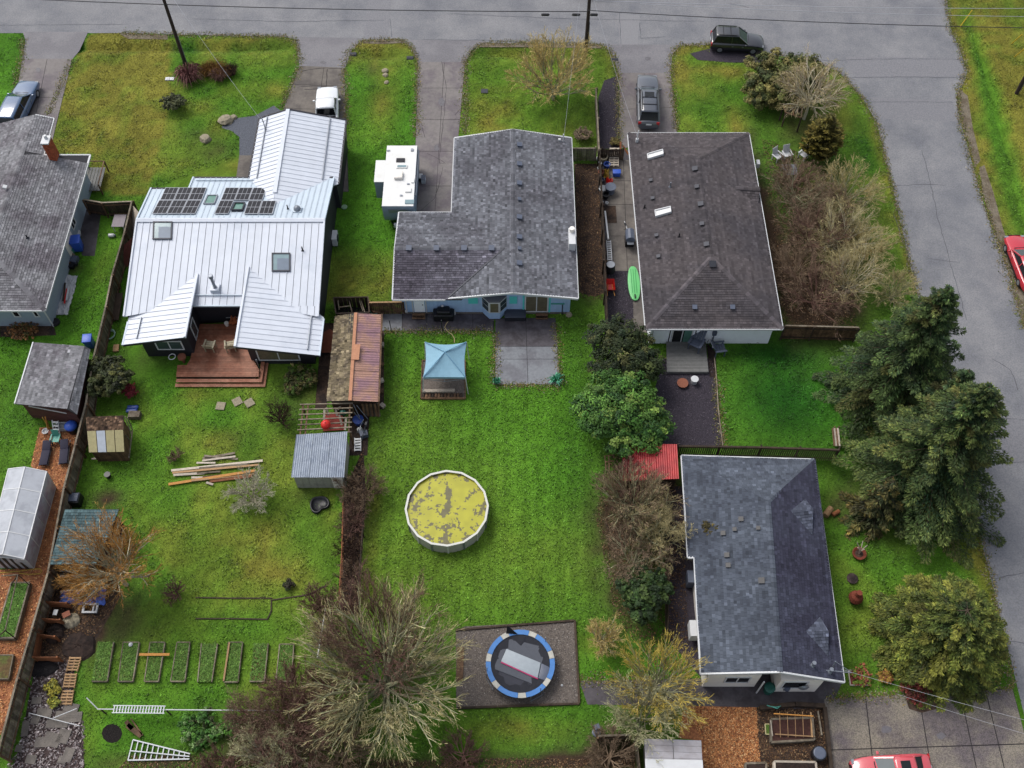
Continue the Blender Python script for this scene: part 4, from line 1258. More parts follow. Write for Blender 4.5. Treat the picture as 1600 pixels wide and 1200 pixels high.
def wx(px, z=1.2):
 return Vector((P(px, 482, z).x, yw - .03, 0))
dd = MB(); dd.box(((wx(645).x + wx(664).x) / 2, yw - .05, 1.25), (wx(664).x - wx(645).x - .12, .06, 1.95)); door = dd.build('door', white_paint, hC)
MB().box((wx(662).x - .1, yw - .1, 1.2), (.06, .06, .06)).build('handle', steel_dark, door)
for px in (644, 665):
 piece('door_trim', trim_white, (wx(px).x, yw - .04, 1.2), (.09, .06, 2.1), hC)
window(hC, wx(820), wx(857), .25, 2.25, (0, -1, 0), pane=glass_warm, mull=1, name='sliding_door')
for px in (818, 859):
 piece('door_trim', teal_paint, (wx(px).x, yw - .035, 1.25), (.12, .05, 2.1), hC)
piece('door_trim', teal_paint, ((wx(818).x + wx(859).x) / 2, yw - .036, 2.32), (wx(859).x - wx(818).x, .05, .1), hC)
for a, b in ((731, 746), (796, 808)):
 s = MB(); s.box(((wx(a, 1.9).x + wx(b, 1.9).x) / 2, yw - .045, 1.72), (wx(b, 1.9).x - wx(a, 1.9).x, .05, .85)); s.build('shutter', teal_paint, hC)
bx0, bx1 = wx(758, 1.2).x, wx(787, 1.2).x
bay = MB()
bp = [Vector((bx0 - .25, yw, 0)), Vector((bx0 + .3, yw - .62, 0)), Vector((bx1 - .3, yw - .62, 0)), Vector((bx1 + .25, yw, 0))]
bay.prism([p + ZV * .15 for p in bp], (0, 0, .75)); bay.build('bay_base', blue_siding, hC)
bay = MB(); bay.prism([p + ZV * .9 for p in bp], (0, 0, 1.25)); bb = bay.build('bay_window', trim_white, hC)
bay = MB(); bay.prism([p + ZV * 2.15 for p in bp], (0, 0, .12)); bay.build('bay_roof', shing_c, hC)
for p, q in zip(bp, bp[1:]):
 d = (q - p).normalized(); o = Vector((d.y, -d.x, 0))
 a, b = p + d * .09, q - d * .09
 for z0, z1 in (((1.0, 1.5), (1.58, 2.05)) if abs(d.y) > .1 else ((1.0, 2.05),)):
  g = MB(); g.prism([a + ZV * z0 + o * .005, b + ZV * z0 + o * .005, b + ZV * z1 + o * .005, a + ZV * z1 + o * .005], o * .02); g.build('pane', glass_warm if abs(d.y) < .1 else glass, bb)
for n_, a, b, dz in (('step', 837, 856, .2), ('step', 645, 665, .22)):
 for k in range(2):
  piece(n_, wood_brown, ((wx(a, .2).x + wx(b, .2).x) / 2, yw - .28 - k * .24, dz - k * .1 + .02), (wx(b, .2).x - wx(a, .2).x, .22, .06), hC)
 piece(n_, wood_dark, ((wx(a, .2).x + wx(b, .2).x) / 2, yw - .35, dz / 2 - .02), (wx(b, .2).x - wx(a, .2).x - .1, .36, dz - .06), hC)
for px in (633, 691):
 l = MB(); l.lathe([(.09, 0), (.1, .12), (.04, .2)], (wx(px).x, yw - .12, 1.0 if px == 691 else .35), 10); l.build('wall_lamp', white_pl, hC)
MB().tube([Vector((wx(634).x, yw - .08, 2.3)), Vector((wx(634).x, yw - .08, .2))], .05, 6).build('downpipe', trim_white, hC)
for px, py in ((639, 386), (682, 386), (725, 386), (768, 386)):
 roof_vent(hC, px, py + 3, Ls, grey_pl, .42)
for py in (228, 258, 288, 313, 341, 372, 390, 413):
 roof_vent(hC, 811, py, Ce, grey_pl, .4 if py not in (313, 390) else .28)
pc_ = P(893, 380, zC)
c = MB(); c.box((pc_.x, pc_.y, 1.75), (.5, 1.55, 3.2)); cc = c.build('chimney', trim_white, hC)
c = MB(); c.lathe([(.2, 0), (.2, .35), (.12, .36)], (pc_.x, pc_.y + .45, 3.35), 10); c.build('chimney_pot', cream_paint, cc)
mst = MB(); p0 = PL(880, 221, Ce); mst.tube([p0, p0 + ZV * .8], .05, 6); mst.box(p0 + Vector((-.3, 0, .15)), (.2, .15, .25)); mst.build('service_mast', trim_white, hC)
NOGRASS.append([(xw0, yw), (xw1, yw), (xe - .3, yn - .4), (xw + .3, yn - .4), (xw + .3, lw_n), (xw0, lw_n)])
# house D: brown grey hip roof
hD = thing('house', 'white house under a brown grey hip roof with two skylights', 'house', P(1110, 525))
zD_ = 2.5
dNW, dNE, dSE, dSW = P(981, 208, zD_), P(1170, 208, zD_), P(1223, 514, zD_), P(1009, 514, zD_)
rzD = zD_ + 1.4
dN, dS = P(1090, 249, rzD), P(1111, 402, rzD)
pW, pE_, pN_, pS_ = [dNW, dSW, dS, dN], [dN, dS, dSE, dNE], [dNW, dN, dNE], [dSW, dSE, dS]
rD = roof(hD, [pW, pE_, pN_, pS_], shing_d, seed=3, contrast=.15, capl=[(dN, dS), (dNW, dN), (dNE, dN), (dSW, dS, 1.35), (dSE, dS, 1.35)])
eave(hD, [(dNW, dNE), (dNE, dSE), (dSE, dSW), (dSW, dNW)])
q_tip = PL(1149, 293, pE_)
q_e = P(1188, 296, q_tip.z)
q_n, q_s = P(1176, 277, zD_ + .02), P(1184, 322, zD_ + .02)
roof(hD, [[q_tip, q_n, q_e], [q_tip, q_e, q_s]], shing_d, name='cross_gable_roof', thick=.06, seed=4, contrast=.22, capl=[(q_tip, q_e)])
MB().prism([q_n + Vector((-.15, 0, 0)), q_s + Vector((-.15, 0, 0)), q_e + Vector((-.15, 0, -.1))], (-.1, 0, 0)).build('gable', white_paint, hD)
wd = shrink([dNW, dSW, dSE, dNE], [.5, .45, .5, .5])
wall(hD, wd, 0, zD_ - .02, white_paint)
ysd = (wd[1].y + wd[2].y) / 2
for k in range(9):
 MB().box(((wd[1].x + wd[2].x) / 2, ysd - .012, .25 + k * .25), (wd[2].x - wd[1].x, .024, .235)).build('siding_board', white_paint, hD)
def dx(px, z=1.3):
 return Vector((P(px, 524, z).x, ysd - .03, 0))
window(hD, dx(1050), dx(1083), .2, 2.2, (0, -1, 0), pane=glass_dark, mull=1, name='sliding_door')
g = MB(); g.box(((dx(1067).x + dx(1083).x) / 2, ysd - .065, 1.2), (dx(1082).x - dx(1068).x - .1, .02, 1.75)); g.build('pane', glass_green, hD)
for px in (1020, 1047, 1087):
 piece('corner_board', black_pl if px != 1020 else trim_white, dx(px) + ZV * 1.2, (.07, .05, 2.3), hD)
m_ = MB(); m_.box(dx(1116) + Vector((0, -.1, 1.5)), (.3, .18, .4)); m_.tube([dx(1116) + Vector((0, -.1, 1.3)), dx(1116) + Vector((0, -.1, .1))], .04, 6); m_.build('meter_box', grey_pl, hD)
skylight(hD, [(1012, 243), (1036, 236), (1037, 243), (1013, 250)], pW, trim_white, rv_white, up=.2, fw=.06)
skylight(hD, [(1024, 331), (1048, 325), (1049, 333), (1025, 340)], pW, trim_white, rv_white, up=.2, fw=.06)
for px, py, s in ((1086, 265, .5), (1089, 293, .4), (1017, 283, .34), (1020, 311, .34), (1095, 320, .5), (1097, 351, .4), (1026, 369, .34), (1104, 383, .46), (1029, 402, .34)):
 roof_vent(hD, px, py, pW, steel_dark, s * .85, .18)
roof_vent(hD, 1113, 414, pS_, steel_dark, .5)
for px in (1085, 1144):
 roof_vent(hD, px, 481, pS_, grey_pl, .34)
pipe_vent(hD, 1047, 292, pW, steel, .5, .05); pipe_vent(hD, 1007, 325, pW, black_pl, .4, .05); pipe_vent(hD, 1061, 370, pW, black_pl, .4, .05)
mst = MB(); p0 = PL(995, 222, pW); mst.tube([p0 - ZV * .2, p0 + ZV * .9, p0 + Vector((.05, .1, 1.2))], .045, 6); mst.box(p0 + ZV * .2, (.22, .18, .35)); mst.build('service_mast', trim_white, hD)
bx = MB(); bx.box(P(1184, 256, 1.3), (.25, .5, .45)); bx.build('wall_box', white_pl, hD)
NOGRASS.append([(p.x, p.y) for p in wd])
# house E: slate-blue roof, bottom right
hE = thing('house', 'white house with a slate blue shingle roof by the driveway', 'house', P(1210, 1080))
zE = 2.5
eNW, eNE, eSE, eSW = P(1065, 712, zE), P(1272, 718, zE), P(1319, 1066, zE), P(1095, 1053, zE)
rzE = zE + 1.2
eN, eS = P(1200, 783, rzE), P(1219, 1050, rzE)
eW1, eW2 = P(1075, 871, zE), P(1085, 871, zE)
eW3 = P(1095, 1053, zE)
pl_w = [eN, eS, eW3]
eNW, eW1, w2 = PL(1065, 712, pl_w), PL(1075, 871, pl_w), PL(1085, 871, pl_w)
mid = eN + (eS - eN) * .36
qW1, qW2 = [eNW, eW1, mid, eN], [eW1 * .0 + w2, eW3, eS, mid]
qE = [eN, eS, eSE, eNE]
qN = [eNW, eN, eNE]
tips = []
rE = roof(hE, [qW1, qW2, (qE, shing_e_shade), qN], shing_e, seed=5, contrast=.17, capl=[(eN, eS), (eNE, eN)], thick=.14)
eave(hE, [(eNW, eNE), (eNE, eSE), (eW1, eNW), (w2, eW3), (eW1, w2)])
eave(hE, [(eW3, eS - ZV * .02), (eS - ZV * .02, eSE)], name='rake_board', w=.1, h=.2)
for (a, n_, e, s) in (((1235, 798), (1258, 780), (1268, 800), (1269, 836)), ((1259, 987), (1281, 964), (1292, 990), (1294, 1026))):
 A_ = PL(*a, qE)
 N_, S_ = PL(*n_, qE) + ZV * .02, PL(*s, qE) + ZV * .02
 E_ = PL(*e, qE)
 E_ = Vector((E_.x, E_.y, A_.z - .02))
 roof(hE, [[A_, N_, E_], [A_, E_, S_]], shing_gab, name='gablet_roof', thick=.05, seed=int(a[0]), contrast=.25)
 MB().prism([N_ + Vector((-.05, 0, 0)), S_ + Vector((-.05, 0, 0)), E_ + Vector((-.05, 0, -.05))], (-.05, 0, 0)).build('gablet_vent', shing_e_shade, hE)
for px, py, s in ((1130, 834, .4), (1148, 828, .34), (1158, 812, .42), (1185, 826, .34), (1136, 868, .42), (1138, 884, .4), (1190, 908, .5)):
 roof_vent(hE, px, py, qW2 if py > 860 else qW1, black_pl, s * .75, .14)
yf1 = P(1160, 1073, 0).y
yf2 = P(1240, 1081, 0).y
fx = lambda px, y_, z=0.0: P(px, 1075, z).x
xa0 = eSW.x + .45
xa1 = P(1178, 1073, 0).x
xb0, xb1 = P(1207, 1080, 0).x, P(1272, 1078, 0).x
ynE = eNE.y - .5
wall(hE, [Vector((xa0, yf1, 0)), Vector((xa1, yf1, 0)), Vector((xa1, yf1 + 2.2, 0)), Vector((xb0, yf1 + 2.2, 0)), Vector((xb0, yf2, 0)), Vector((xb1, yf2, 0)), Vector((eSE.x - .6, yf2 + 1.0, 0)), Vector((eNE.x - .6, ynE, 0)), Vector((eNW.x + .6, ynE, 0)), Vector((eNW.x + .6, eW1.y, 0)), Vector((xa0, eW1.y - .3, 0))], 0, zE - .05, cream_paint)
MB().prism([Vector((eSW.x + .5, yf2 + 1.1, zE - .06)), Vector((eSE.x - .65, yf2 + 1.1, zE - .06)), Vector((eS.x, yf2 + 1.1, rzE - .15))], (0, .12, 0)).build('gable', cream_paint, hE)
window(hE, Vector((P(1132, 1060, 1.5).x, yf1, 0)), Vector((P(1172, 1060, 1.5).x, yf1, 0)), .95, 2.05, (0, -1, 0), pane=glass_dark, mull=1)
window(hE, Vector((P(1221, 1066, 1.5).x, yf2, 0)), Vector((P(1260, 1066, 1.5).x, yf2, 0)), .85, 2.2, (0, -1, 0), pane=glass_dark, mull=0)
dd = MB(); dd.box(((xa1 + xb0) / 2, yf1 + 2.15, 1.05), (.95, .06, 2.05)); dd.build('door', wood_dark, hE)
for px, py in ((1269, 1040), (1296, 1050)):
 p0 = PL(px, py, qE); v_ = MB(); v_.tube([p0 - ZV * .05, p0 + ZV * .45], .06, 7); v_.lathe([(.16, 0), (.08, .12)], p0, 10); v_.lathe([(.12, .42), (.12, .55)], p0, 10); v_.build('vent_pipe', steel, hE)
p0 = PL(1300, 1046, qE)
mm_ = MB(); mm_.tube([p0, p0 + Vector((0, .2, .9))], .035, 6); mm_.bar(p0 + Vector((-.5, -.2, .5)), p0 + Vector((1.0, -.3, .35)), .05); mm_.bar(p0 + Vector((0, .2, .9)), p0 + Vector((.9, -.3, .5)), .03); mm_.build('aerial', steel, hE)
dsh = MB(); c0 = Vector((P(1254, 1068, 1.2).x, yf2 - .25, 1.3)); dsh.lathe([(.02, 0), (.22, .05), (.34, .14)], c0, 12, axis='Y'); dsh.build('satellite_dish', steel, hE)
MB().tube([Vector((P(1192, 1060, 2.2).x, yf1 - .4, 2.4)), Vector((P(1192, 1060, 2.2).x, yf1 - .4, .1))], .05, 6).build('porch_post', trim_white, hE)
mt = MB(); mt.lathe([(.11, 0), (.11, .16)], Vector((P(1231, 1077, 1).x, yf2 - .18, .75)), 10, axis='Y'); mt.box(Vector((P(1231, 1077, 1).x, yf2 - .05, .78)), (.35, .1, .4)); mt.build('meter_box', grey_pl, hE)
ac = MB(); ac.box(P(1079, 905, .6), (.5, .8, 1.0)); ac.build('side_unit', grey_pl, hE)
wb = MB(); wb.box(P(1083, 985, 1.0), (.5, 1.0, .9)); wb.build('window_awning', trim_white, hE)
NOGRASS.append([(p.x, p.y) for p in (eNW, eNE, P(1300, 1060), P(1100, 1070))])
# fences
def fence(name, label, top, h, m_board, m_post, bw=.15, gap=.012, post_step=2.4, side=1, rails=True, cap=None, thick=.022, lean=.006, rise=.04, post_w=.1, group=None, limit=300):
 """top: image points along the top edge"""
 pts = [P(x, y, h) for x, y in top]
 pts = [Vector((p.x, p.y, 0)) for p in pts]
 t = thing(name, label, 'fence', (pts[0] + pts[-1]) / 2, group)
 tot = sum((b - a).length for a, b in zip(pts, pts[1:]))
 bw = max(bw, tot / limit)
 rest = 0.0
 for a, b in zip(pts, pts[1:]):
  d = (b - a); ln = d.length; d /= ln
  nrm = Vector((-d.y, d.x, 0)) * side
  ang = math.atan2(d.y, d.x)
  x = rest
  while x < ln:
   hh = h + RN.uniform(-rise, rise)
   c = a + d * (x + bw / 2) + ZV * (hh / 2)
   M = Matrix.Rotation(ang, 3, 'Z') @ Matrix.Rotation(RN.gauss(0, lean), 3, 'Y') @ Matrix.Rotation(RN.gauss(0, lean * 2), 3, 'X')
   piece('board', m_board, c, (bw - gap, thick, hh), t, m3=M)
   x += bw
  rest = x - ln
  if rails:
   for z in (.3, h - .25):
    pbar('rail', m_post, a + nrm * .05 + ZV * z, b + nrm * .05 + ZV * z, .05, .09, t)
  if cap:
   pbar('cap_rail', cap, a + ZV * (h + .03), b + ZV * (h + .03), .12, .04, t)
  n = max(1, int(ln / post_step))
  for i in range(n + 1):
   p = a + d * (ln * i / n) + nrm * (.05 + post_w / 2 + .02)
   piece('post', m_post, p + ZV * (h / 2 + .04), (post_w, post_w, h + .1), t, rz=ang)
 return t
def wire_fence(name, label, top, h, m_rail, m_post, step=2.2, rr=.03):
 pts = [Vector((p.x, p.y, 0)) for p in (P(x, y, h) for x, y in top)]
 t = thing(name, label, 'fence', (pts[0] + pts[-1]) / 2)
 for a, b in zip(pts, pts[1:]):
  pbar('rail', m_rail, a + ZV * h, b + ZV * h, rr * 2, rr * 2, t)
  pbar('rail', m_rail, a + ZV * h * .45, b + ZV * h * .45, rr, rr, t)
  n = max(1, int((b - a).length / step))
  for i in range(n + 1):
   piece('post', m_post, a + (b - a) * (i / n) + ZV * h / 2, (.07, .07, h), t)
 return t
fence('board_fence', 'long weathered board fence running down between the two left hand gardens', [(206, 315), (194, 365), (175, 430), (165, 480), (146, 560), (134, 632), (100, 762), (75, 895), (50, 982), (27, 1060), (-4, 1180)], 1.75, wood_grey, wood_brown, side=1, rise=.05, cap=wood_grey)
fence('board_fence', 'dark brown fence closing the side yard north of the blue bins', [(131, 312), (160, 317), (206, 315)], 1.6, wood_dark, wood_brown, side=-1, cap=wood_grey)
fence('board_fence', 'brown panel fence between the thicket and the shaded lawn', [(1226, 509), (1272, 510), (1342, 512)], 1.65, wood_brown, wood_dark, side=-1, rise=.06, cap=wood_grey)
fence('board_fence', 'grey fence run half hidden by the tall conifers beside the shaded lawn', [(1338, 553), (1362, 622)], 1.5, wood_grey, wood_brown, side=1, cap=wood_grey)
fence('slat_fence', 'dark fence of spaced slats between the shaded lawn and the slate roof', [(1060, 697), (1190, 699), (1312, 703)], 1.6, wood_dark, wood_dark, side=1, gap=.05, bw=.14, cap=wood_dark)
fence('board_fence', 'low grey fence between front lawn and dark gravel strip', [(931, 138), (936, 234)], 1.3, wood_grey, wood_grey, side=1, cap=wood_grey)
fence('board_fence', 'dark fence dividing the brown mulch strip from the cluttered side yard', [(938, 236), (944, 360), (950, 505)], 1.7, wood_dark, wood_dark, side=-1)
fence('fence_gate', 'grey board gate panel joining the grey shingle roof to the low fence', [(893, 232), (931, 232)], 1.45, wood_grey, wood_grey, side=1, cap=wood_grey, post_step=1.8)
fence('board_fence', 'dark board fence across the cluttered side yard behind the pale pallet', [(941, 233), (975, 233)], 1.3, wood_dark, wood_dark, side=1)
fence('board_fence', 'short tan board fence corner near the blue sided wall', [(577, 473), (628, 472)], 1.5, wood_brown, wood_brown, side=1, cap=wood_new)
fence('board_fence', 'weathered fence stub beside the pale shed at the lower edge', [(934, 1150), (985, 1148)], 1.2, wood_grey, wood_brown, side=-1, cap=wood_grey)
fence('board_fence', 'fence running off the lower edge beside the pale shed', [(994, 1150), (1004, 1230)], 1.3, wood_grey, wood_brown, side=1)
fence('board_fence', 'dark fence along the gravel strip below the red shed', [(1041, 764), (1044, 880), (1044, 985)], 1.4, wood_dark, wood_dark, side=1)
wire_fence('rail_fence', 'reddish rail fence on the house side of the brown strip', [(536, 784), (534, 860), (529, 945)], 1.1, wood_compost, wood_brown)
wire_fence('rail_fence', 'dark rail fence along the big lawn edge of the brown strip', [(569, 762), (566, 830), (560, 915)], 1.0, wood_dark, wood_dark)
def rod(name, label, a, b, za, zb_, r=.04, m=None, cat='pole'):
 A_, B_ = P(*a, za), P(*b, zb_)
 t = MB().tube([A_, (A_ + B_) / 2, B_], r, 7)
 o = t.build(name, m or white_pl, None, org=Vector((A_.x, A_.y, 0)), label=label, cat=cat)
 return o
rod('white_rail', 'long white rail lying across the lower gardens above the orchard ladder', (152, 1108), (505, 1111), .9, .9, .035, cat='rail')
rod('white_pole', 'short slanting white pole at the west end of the long white rail', (135, 1090), (152, 1107), 1.3, .9, .035)
rod('white_pole', 'speckled white pole standing in the purplish bush', (509, 950), (496, 1028), 1.2, 1.2, .05)
rod('white_pole', 'thin white pole lying across the paving rubble, upper one', (45, 1114), (124, 1134), .3, .3, .025)
rod('white_pole', 'thin white pole slanting up over the paving rubble, lower one', (83, 1122), (120, 1107), .3, .5, .025)
for i, (px, py) in enumerate(((158, 1109), (260, 1110), (380, 1110), (495, 1111))):
 q = P(px, py, .9)
 piece_ = MB().box((q.x, q.y, .45), (.07, .07, .9)).build('rail_post', wood_dark, None, org=Vector((q.x, q.y, 0)), label=('post under the long white rail beside the slanting pole', 'post under the long white rail by the aluminium ladder', 'post under the long white rail above the low shrub mass', 'post under the east end of the long white rail')[i], cat='post')
# trees and shrubs
def ribbons(segs, tones, width_axis_seed=1):
 """flat two-triangle twigs: segs (n,8): p0, p1, r0, r1"""
 s = np.asarray(segs, float)
 r = np.random.default_rng(width_axis_seed)
 d = s[:, 3:6] - s[:, 0:3]
 q = r.normal(size=d.shape)
 q[:, 2] *= 0.3
 w = np.cross(d, q)
 w /= np.linalg.norm(w, axis=1, keepdims=True) + 1e-9
 a, b = s[:, 6:7], s[:, 7:8]
 v = np.stack([s[:, 0:3] - w * a, s[:, 0:3] + w * a, s[:, 3:6] + w * b, s[:, 3:6] - w * b], 1).reshape(-1, 3)
 f = np.arange(len(s) * 4).reshape(-1, 4)
 return v, f, np.asarray(tones)
def prisms(segs, tones):
 s = np.asarray(segs, float)
 d = s[:, 3:6] - s[:, 0:3]
 d /= np.linalg.norm(d, axis=1, keepdims=True) + 1e-9
 ref = np.where(np.abs(d[:, 2:3]) > .9, np.array([[1., 0, 0]]), np.array([[0, 0, 1.]]))
 u = np.cross(d, ref); u /= np.linalg.norm(u, axis=1, keepdims=True) + 1e-9
 w = np.cross(d, u)
 vs = []
 for k in range(5):
  a = 2 * math.pi * k / 5
  vs.append(s[:, 0:3] + (u * math.cos(a) + w * math.sin(a)) * s[:, 6:7])
 for k in range(5):
  a = 2 * math.pi * k / 5
  vs.append(s[:, 3:6] + (u * math.cos(a) + w * math.sin(a)) * s[:, 7:8])
 v = np.stack(vs, 1).reshape(-1, 3)
 base = (np.arange(len(s)) * 10)[:, None]
 f = np.concatenate([base + np.array([[k, (k + 1) % 5, 5 + (k + 1) % 5, 5 + k]]) for k in range(5)], 1).reshape(-1, 4)
 return v, f, np.repeat(np.asarray(tones), 5)
def bare_tree(name, label, base, H, R, seed, m_tr, m_tw, cat='tree', n0=9, kids=(6, 6, 5, 3), up=0.55, trunk_h=0.16, r0=0.16, droop=0.0, group=None,
              twig=0.012, wander=0.28, stems=1, spread=0.9, limbs=2, lean=(0, 0), fan=(.35, .95), m_tip=None, tip_from=99):
 r = random.Random(seed)
 t = thing(name, label, cat, base, group)
 thick, thin, tk, tn, tips, tt_ = [], [], [], [], [], []
 def rv(s):
  return Vector((r.gauss(0, s), r.gauss(0, s), r.gauss(0, s)))
 def grow(p, d, ln, rad, lv):
  ns = 4 if lv < 2 else 3
  pts = [p]
  q, e = p, d.normalized()
  for i in range(ns):
   g = up * (.16 if lv < 2 else .05) - droop * (.1 + .16 * lv) * (i + 1) / ns
   e = (e + rv(wander * (.55 if lv < 1 else 1)) * .55 + ZV * g).normalized()
   q = q + e * ln / ns
   if q.z < base.z + .04:
    q.z = base.z + .04 + r.random() * .05
   pts.append(q)
  tone = math.exp(r.gauss(0, .22)) * (1.0 if lv < 2 else .95)
  end = max(twig * .6, rad * .45)
  for i in range(ns):
   ra = rad + (end - rad) * i / ns
   rb = rad + (end - rad) * (i + 1) / ns
   rec = (*pts[i], *pts[i + 1], ra, rb)
   if lv < limbs:
    thick.append(rec); tk.append(tone)
   elif lv < tip_from:
    thin.append(rec); tn.append(tone)
   else:
    tips.append(rec); tt_.append(tone)
  if lv >= len(kids):
   return
  n = kids[lv]
  for k in range(n):
   f = (.25 + .75 * (k + r.random()) / n) * ns
   i = min(ns - 1, int(f))
   b = pts[i] + (pts[i + 1] - pts[i]) * (f - i)
   dd = (pts[i + 1] - pts[i]).normalized()
   o = dd.orthogonal().normalized()
   o = Matrix.Rotation(r.uniform(0, 6.283), 3, dd) @ o
   ang = r.uniform(*fan)
   nd = dd * math.cos(ang) + o * math.sin(ang)
   grow(b, nd, ln * r.uniform(.42, .66) * (1.1 - .35 * (f / ns)), max(twig, rad * .5), lv + 1)
 for s_ in range(stems):
  off = Vector((r.gauss(0, .25), r.gauss(0, .25), 0)) if stems > 1 else Vector((0, 0, 0))
  p = base + off - ZV * .05
  th = H * trunk_h
  tp = p + Vector((lean[0], lean[1], th))
  mid = (p + tp) / 2 + rv(.05)
  thick.append((*p, *mid, r0 * 1.15, r0)); tk.append(1)
  thick.append((*mid, *tp, r0, r0 * .9)); tk.append(1)
  nn = max(2, n0 // stems)
  for k in range(nn):
   az = 2 * math.pi * (k + r.uniform(-.35, .35)) / nn + s_
   el = r.uniform(.15, 1.0)
   hx = R * spread
   d = Vector((math.cos(az) * hx * (1.05 - .5 * el), math.sin(az) * hx * (1.05 - .5 * el), H * (.22 + .55 * el)))
   grow(tp - ZV * th * .3 * r.random(), d, d.length * .86, r0 * r.uniform(.45, .7), 0)
 v, f, tt = prisms(thick, tk)
 npmesh('trunk', v, f, m_tr, tone=tt, parent=t)
 for nm, sg, to, mm in (('crown', thin, tn, m_tw), ('twigs' if thin else 'crown', tips, tt_, m_tip)):
  if sg:
   v, f, tt = ribbons(sg, to, seed + len(nm))
   npmesh(nm, v, f, mm, tone=tt, parent=t, kind='stuff')
 return t
def leaf_quads(c, nrm, ln, wd, rng):
 n = len(c)
 q = rng.normal(size=(n, 3))
 a = np.cross(nrm, q); a /= np.linalg.norm(a, axis=1, keepdims=True) + 1e-9
 b = np.cross(nrm, a); b /= np.linalg.norm(b, axis=1, keepdims=True) + 1e-9
 l, w_ = ln[:, None], wd[:, None]
 v = np.stack([c - a * l, c + b * w_ - a * l * .1, c + a * l, c - b * w_ - a * l * .1], 1).reshape(-1, 3)
 return v, np.arange(n * 4).reshape(-1, 4)
def leaf_cloud(parent, name, lobes, n, size, cols, seed, flat=0.7, clump=26, fill=.25, kind='stuff', m=None, zmin=0.04):
 """lobes: list of (x, y, z, r); leaves gather in clumps on the outside of the lobes"""
 g = np.random.default_rng(seed)
 L = np.array(lobes, float)
 wgt = L[:, 3] ** 2; wgt /= wgt.sum()
 nc = clump * len(L)
 li = g.choice(len(L), nc, p=wgt)
 d = g.normal(size=(nc, 3)); d[:, 2] = np.abs(d[:, 2]) * .9 - .25
 d /= np.linalg.norm(d, axis=1, keepdims=True)
 cr = L[li, 3] * g.uniform(.75, 1.05, nc)
 cc = L[li, :3] + d * cr[:, None] * np.array([1, 1, flat])
 cs = L[li, 3] * g.uniform(.16, .34, nc)
 ctone = np.exp(g.normal(0, .22, nc))
 ccol = g.choice(len(cols), nc, p=np.array([c[1] for c in cols]) / sum(c[1] for c in cols))
 k = g.integers(0, nc, n)
 e = g.normal(size=(n, 3)); e /= np.linalg.norm(e, axis=1, keepdims=True)
 rad = g.random(n) ** .5
 pos = cc[k] + e * (cs[k] * rad)[:, None] * np.array([1, 1, .75])
 inner = g.random(n) < fill
 kk = li[k]
 pos[inner] = (L[kk, :3] + d[k] * (cr[k] * g.uniform(.3, .8, n))[:, None] + e * cs[k][:, None] * .6)[inner]
 pos[:, 2] = np.maximum(pos[:, 2], zmin)
 nr = e * .6 + d[k] * .5 + np.array([0, 0, .6]) + g.normal(size=(n, 3)) * .35
 nr /= np.linalg.norm(nr, axis=1, keepdims=True)
 sz = size * g.uniform(.6, 1.3, n)
 v, f = leaf_quads(pos, nr, sz, sz * .5, g)
 ca = np.array([c[0] for c in cols])
 colr_ = ca[ccol[k]] * (ctone[k] * np.exp(g.normal(0, .25, n)))[:, None]
 return npmesh(name, v, f, m or leaf_m, vcol=np.clip(colr_, .002, 1), parent=parent, kind=kind)
def lobes_for(base, R, H, k, seed, squash=.55):
 r = random.Random(seed)
 out = [(base.x, base.y, H - R * squash, R * .62)]
 for i in range(k):
  a = 2 * math.pi * i / k + r.uniform(-.3, .3)
  rr = R * r.uniform(.45, .68)
  out.append((base.x + math.cos(a) * rr, base.y + math.sin(a) * rr, max(.3, H * r.uniform(.42, .72)), R * r.uniform(.34, .5)))
 return out
def leafy(name, label, base, R, H, n, size, cols, seed, k=8, cat='tree', m_tr=None, trunk_r=.12, group=None, **kw):
 t = thing(name, label, cat, base, group)
 L = lobes_for(base, R, H, k, seed)
 mb = MB()
 r = random.Random(seed)
 mb.tube([base - ZV * .05, base + ZV * H * .35], [trunk_r, trunk_r * .8], 7)
 for l in L:
  mb.tube([base + ZV * H * .3, Vector(l[:3])], [trunk_r * .6, trunk_r * .15], 5)
 mb.build('trunk' if H > 1.6 else 'stem', m_tr or bark_tree, t)
 leaf_cloud(t, 'crown' if H > 1.6 else 'foliage', L, n, size, cols, seed, **kw)
 return t
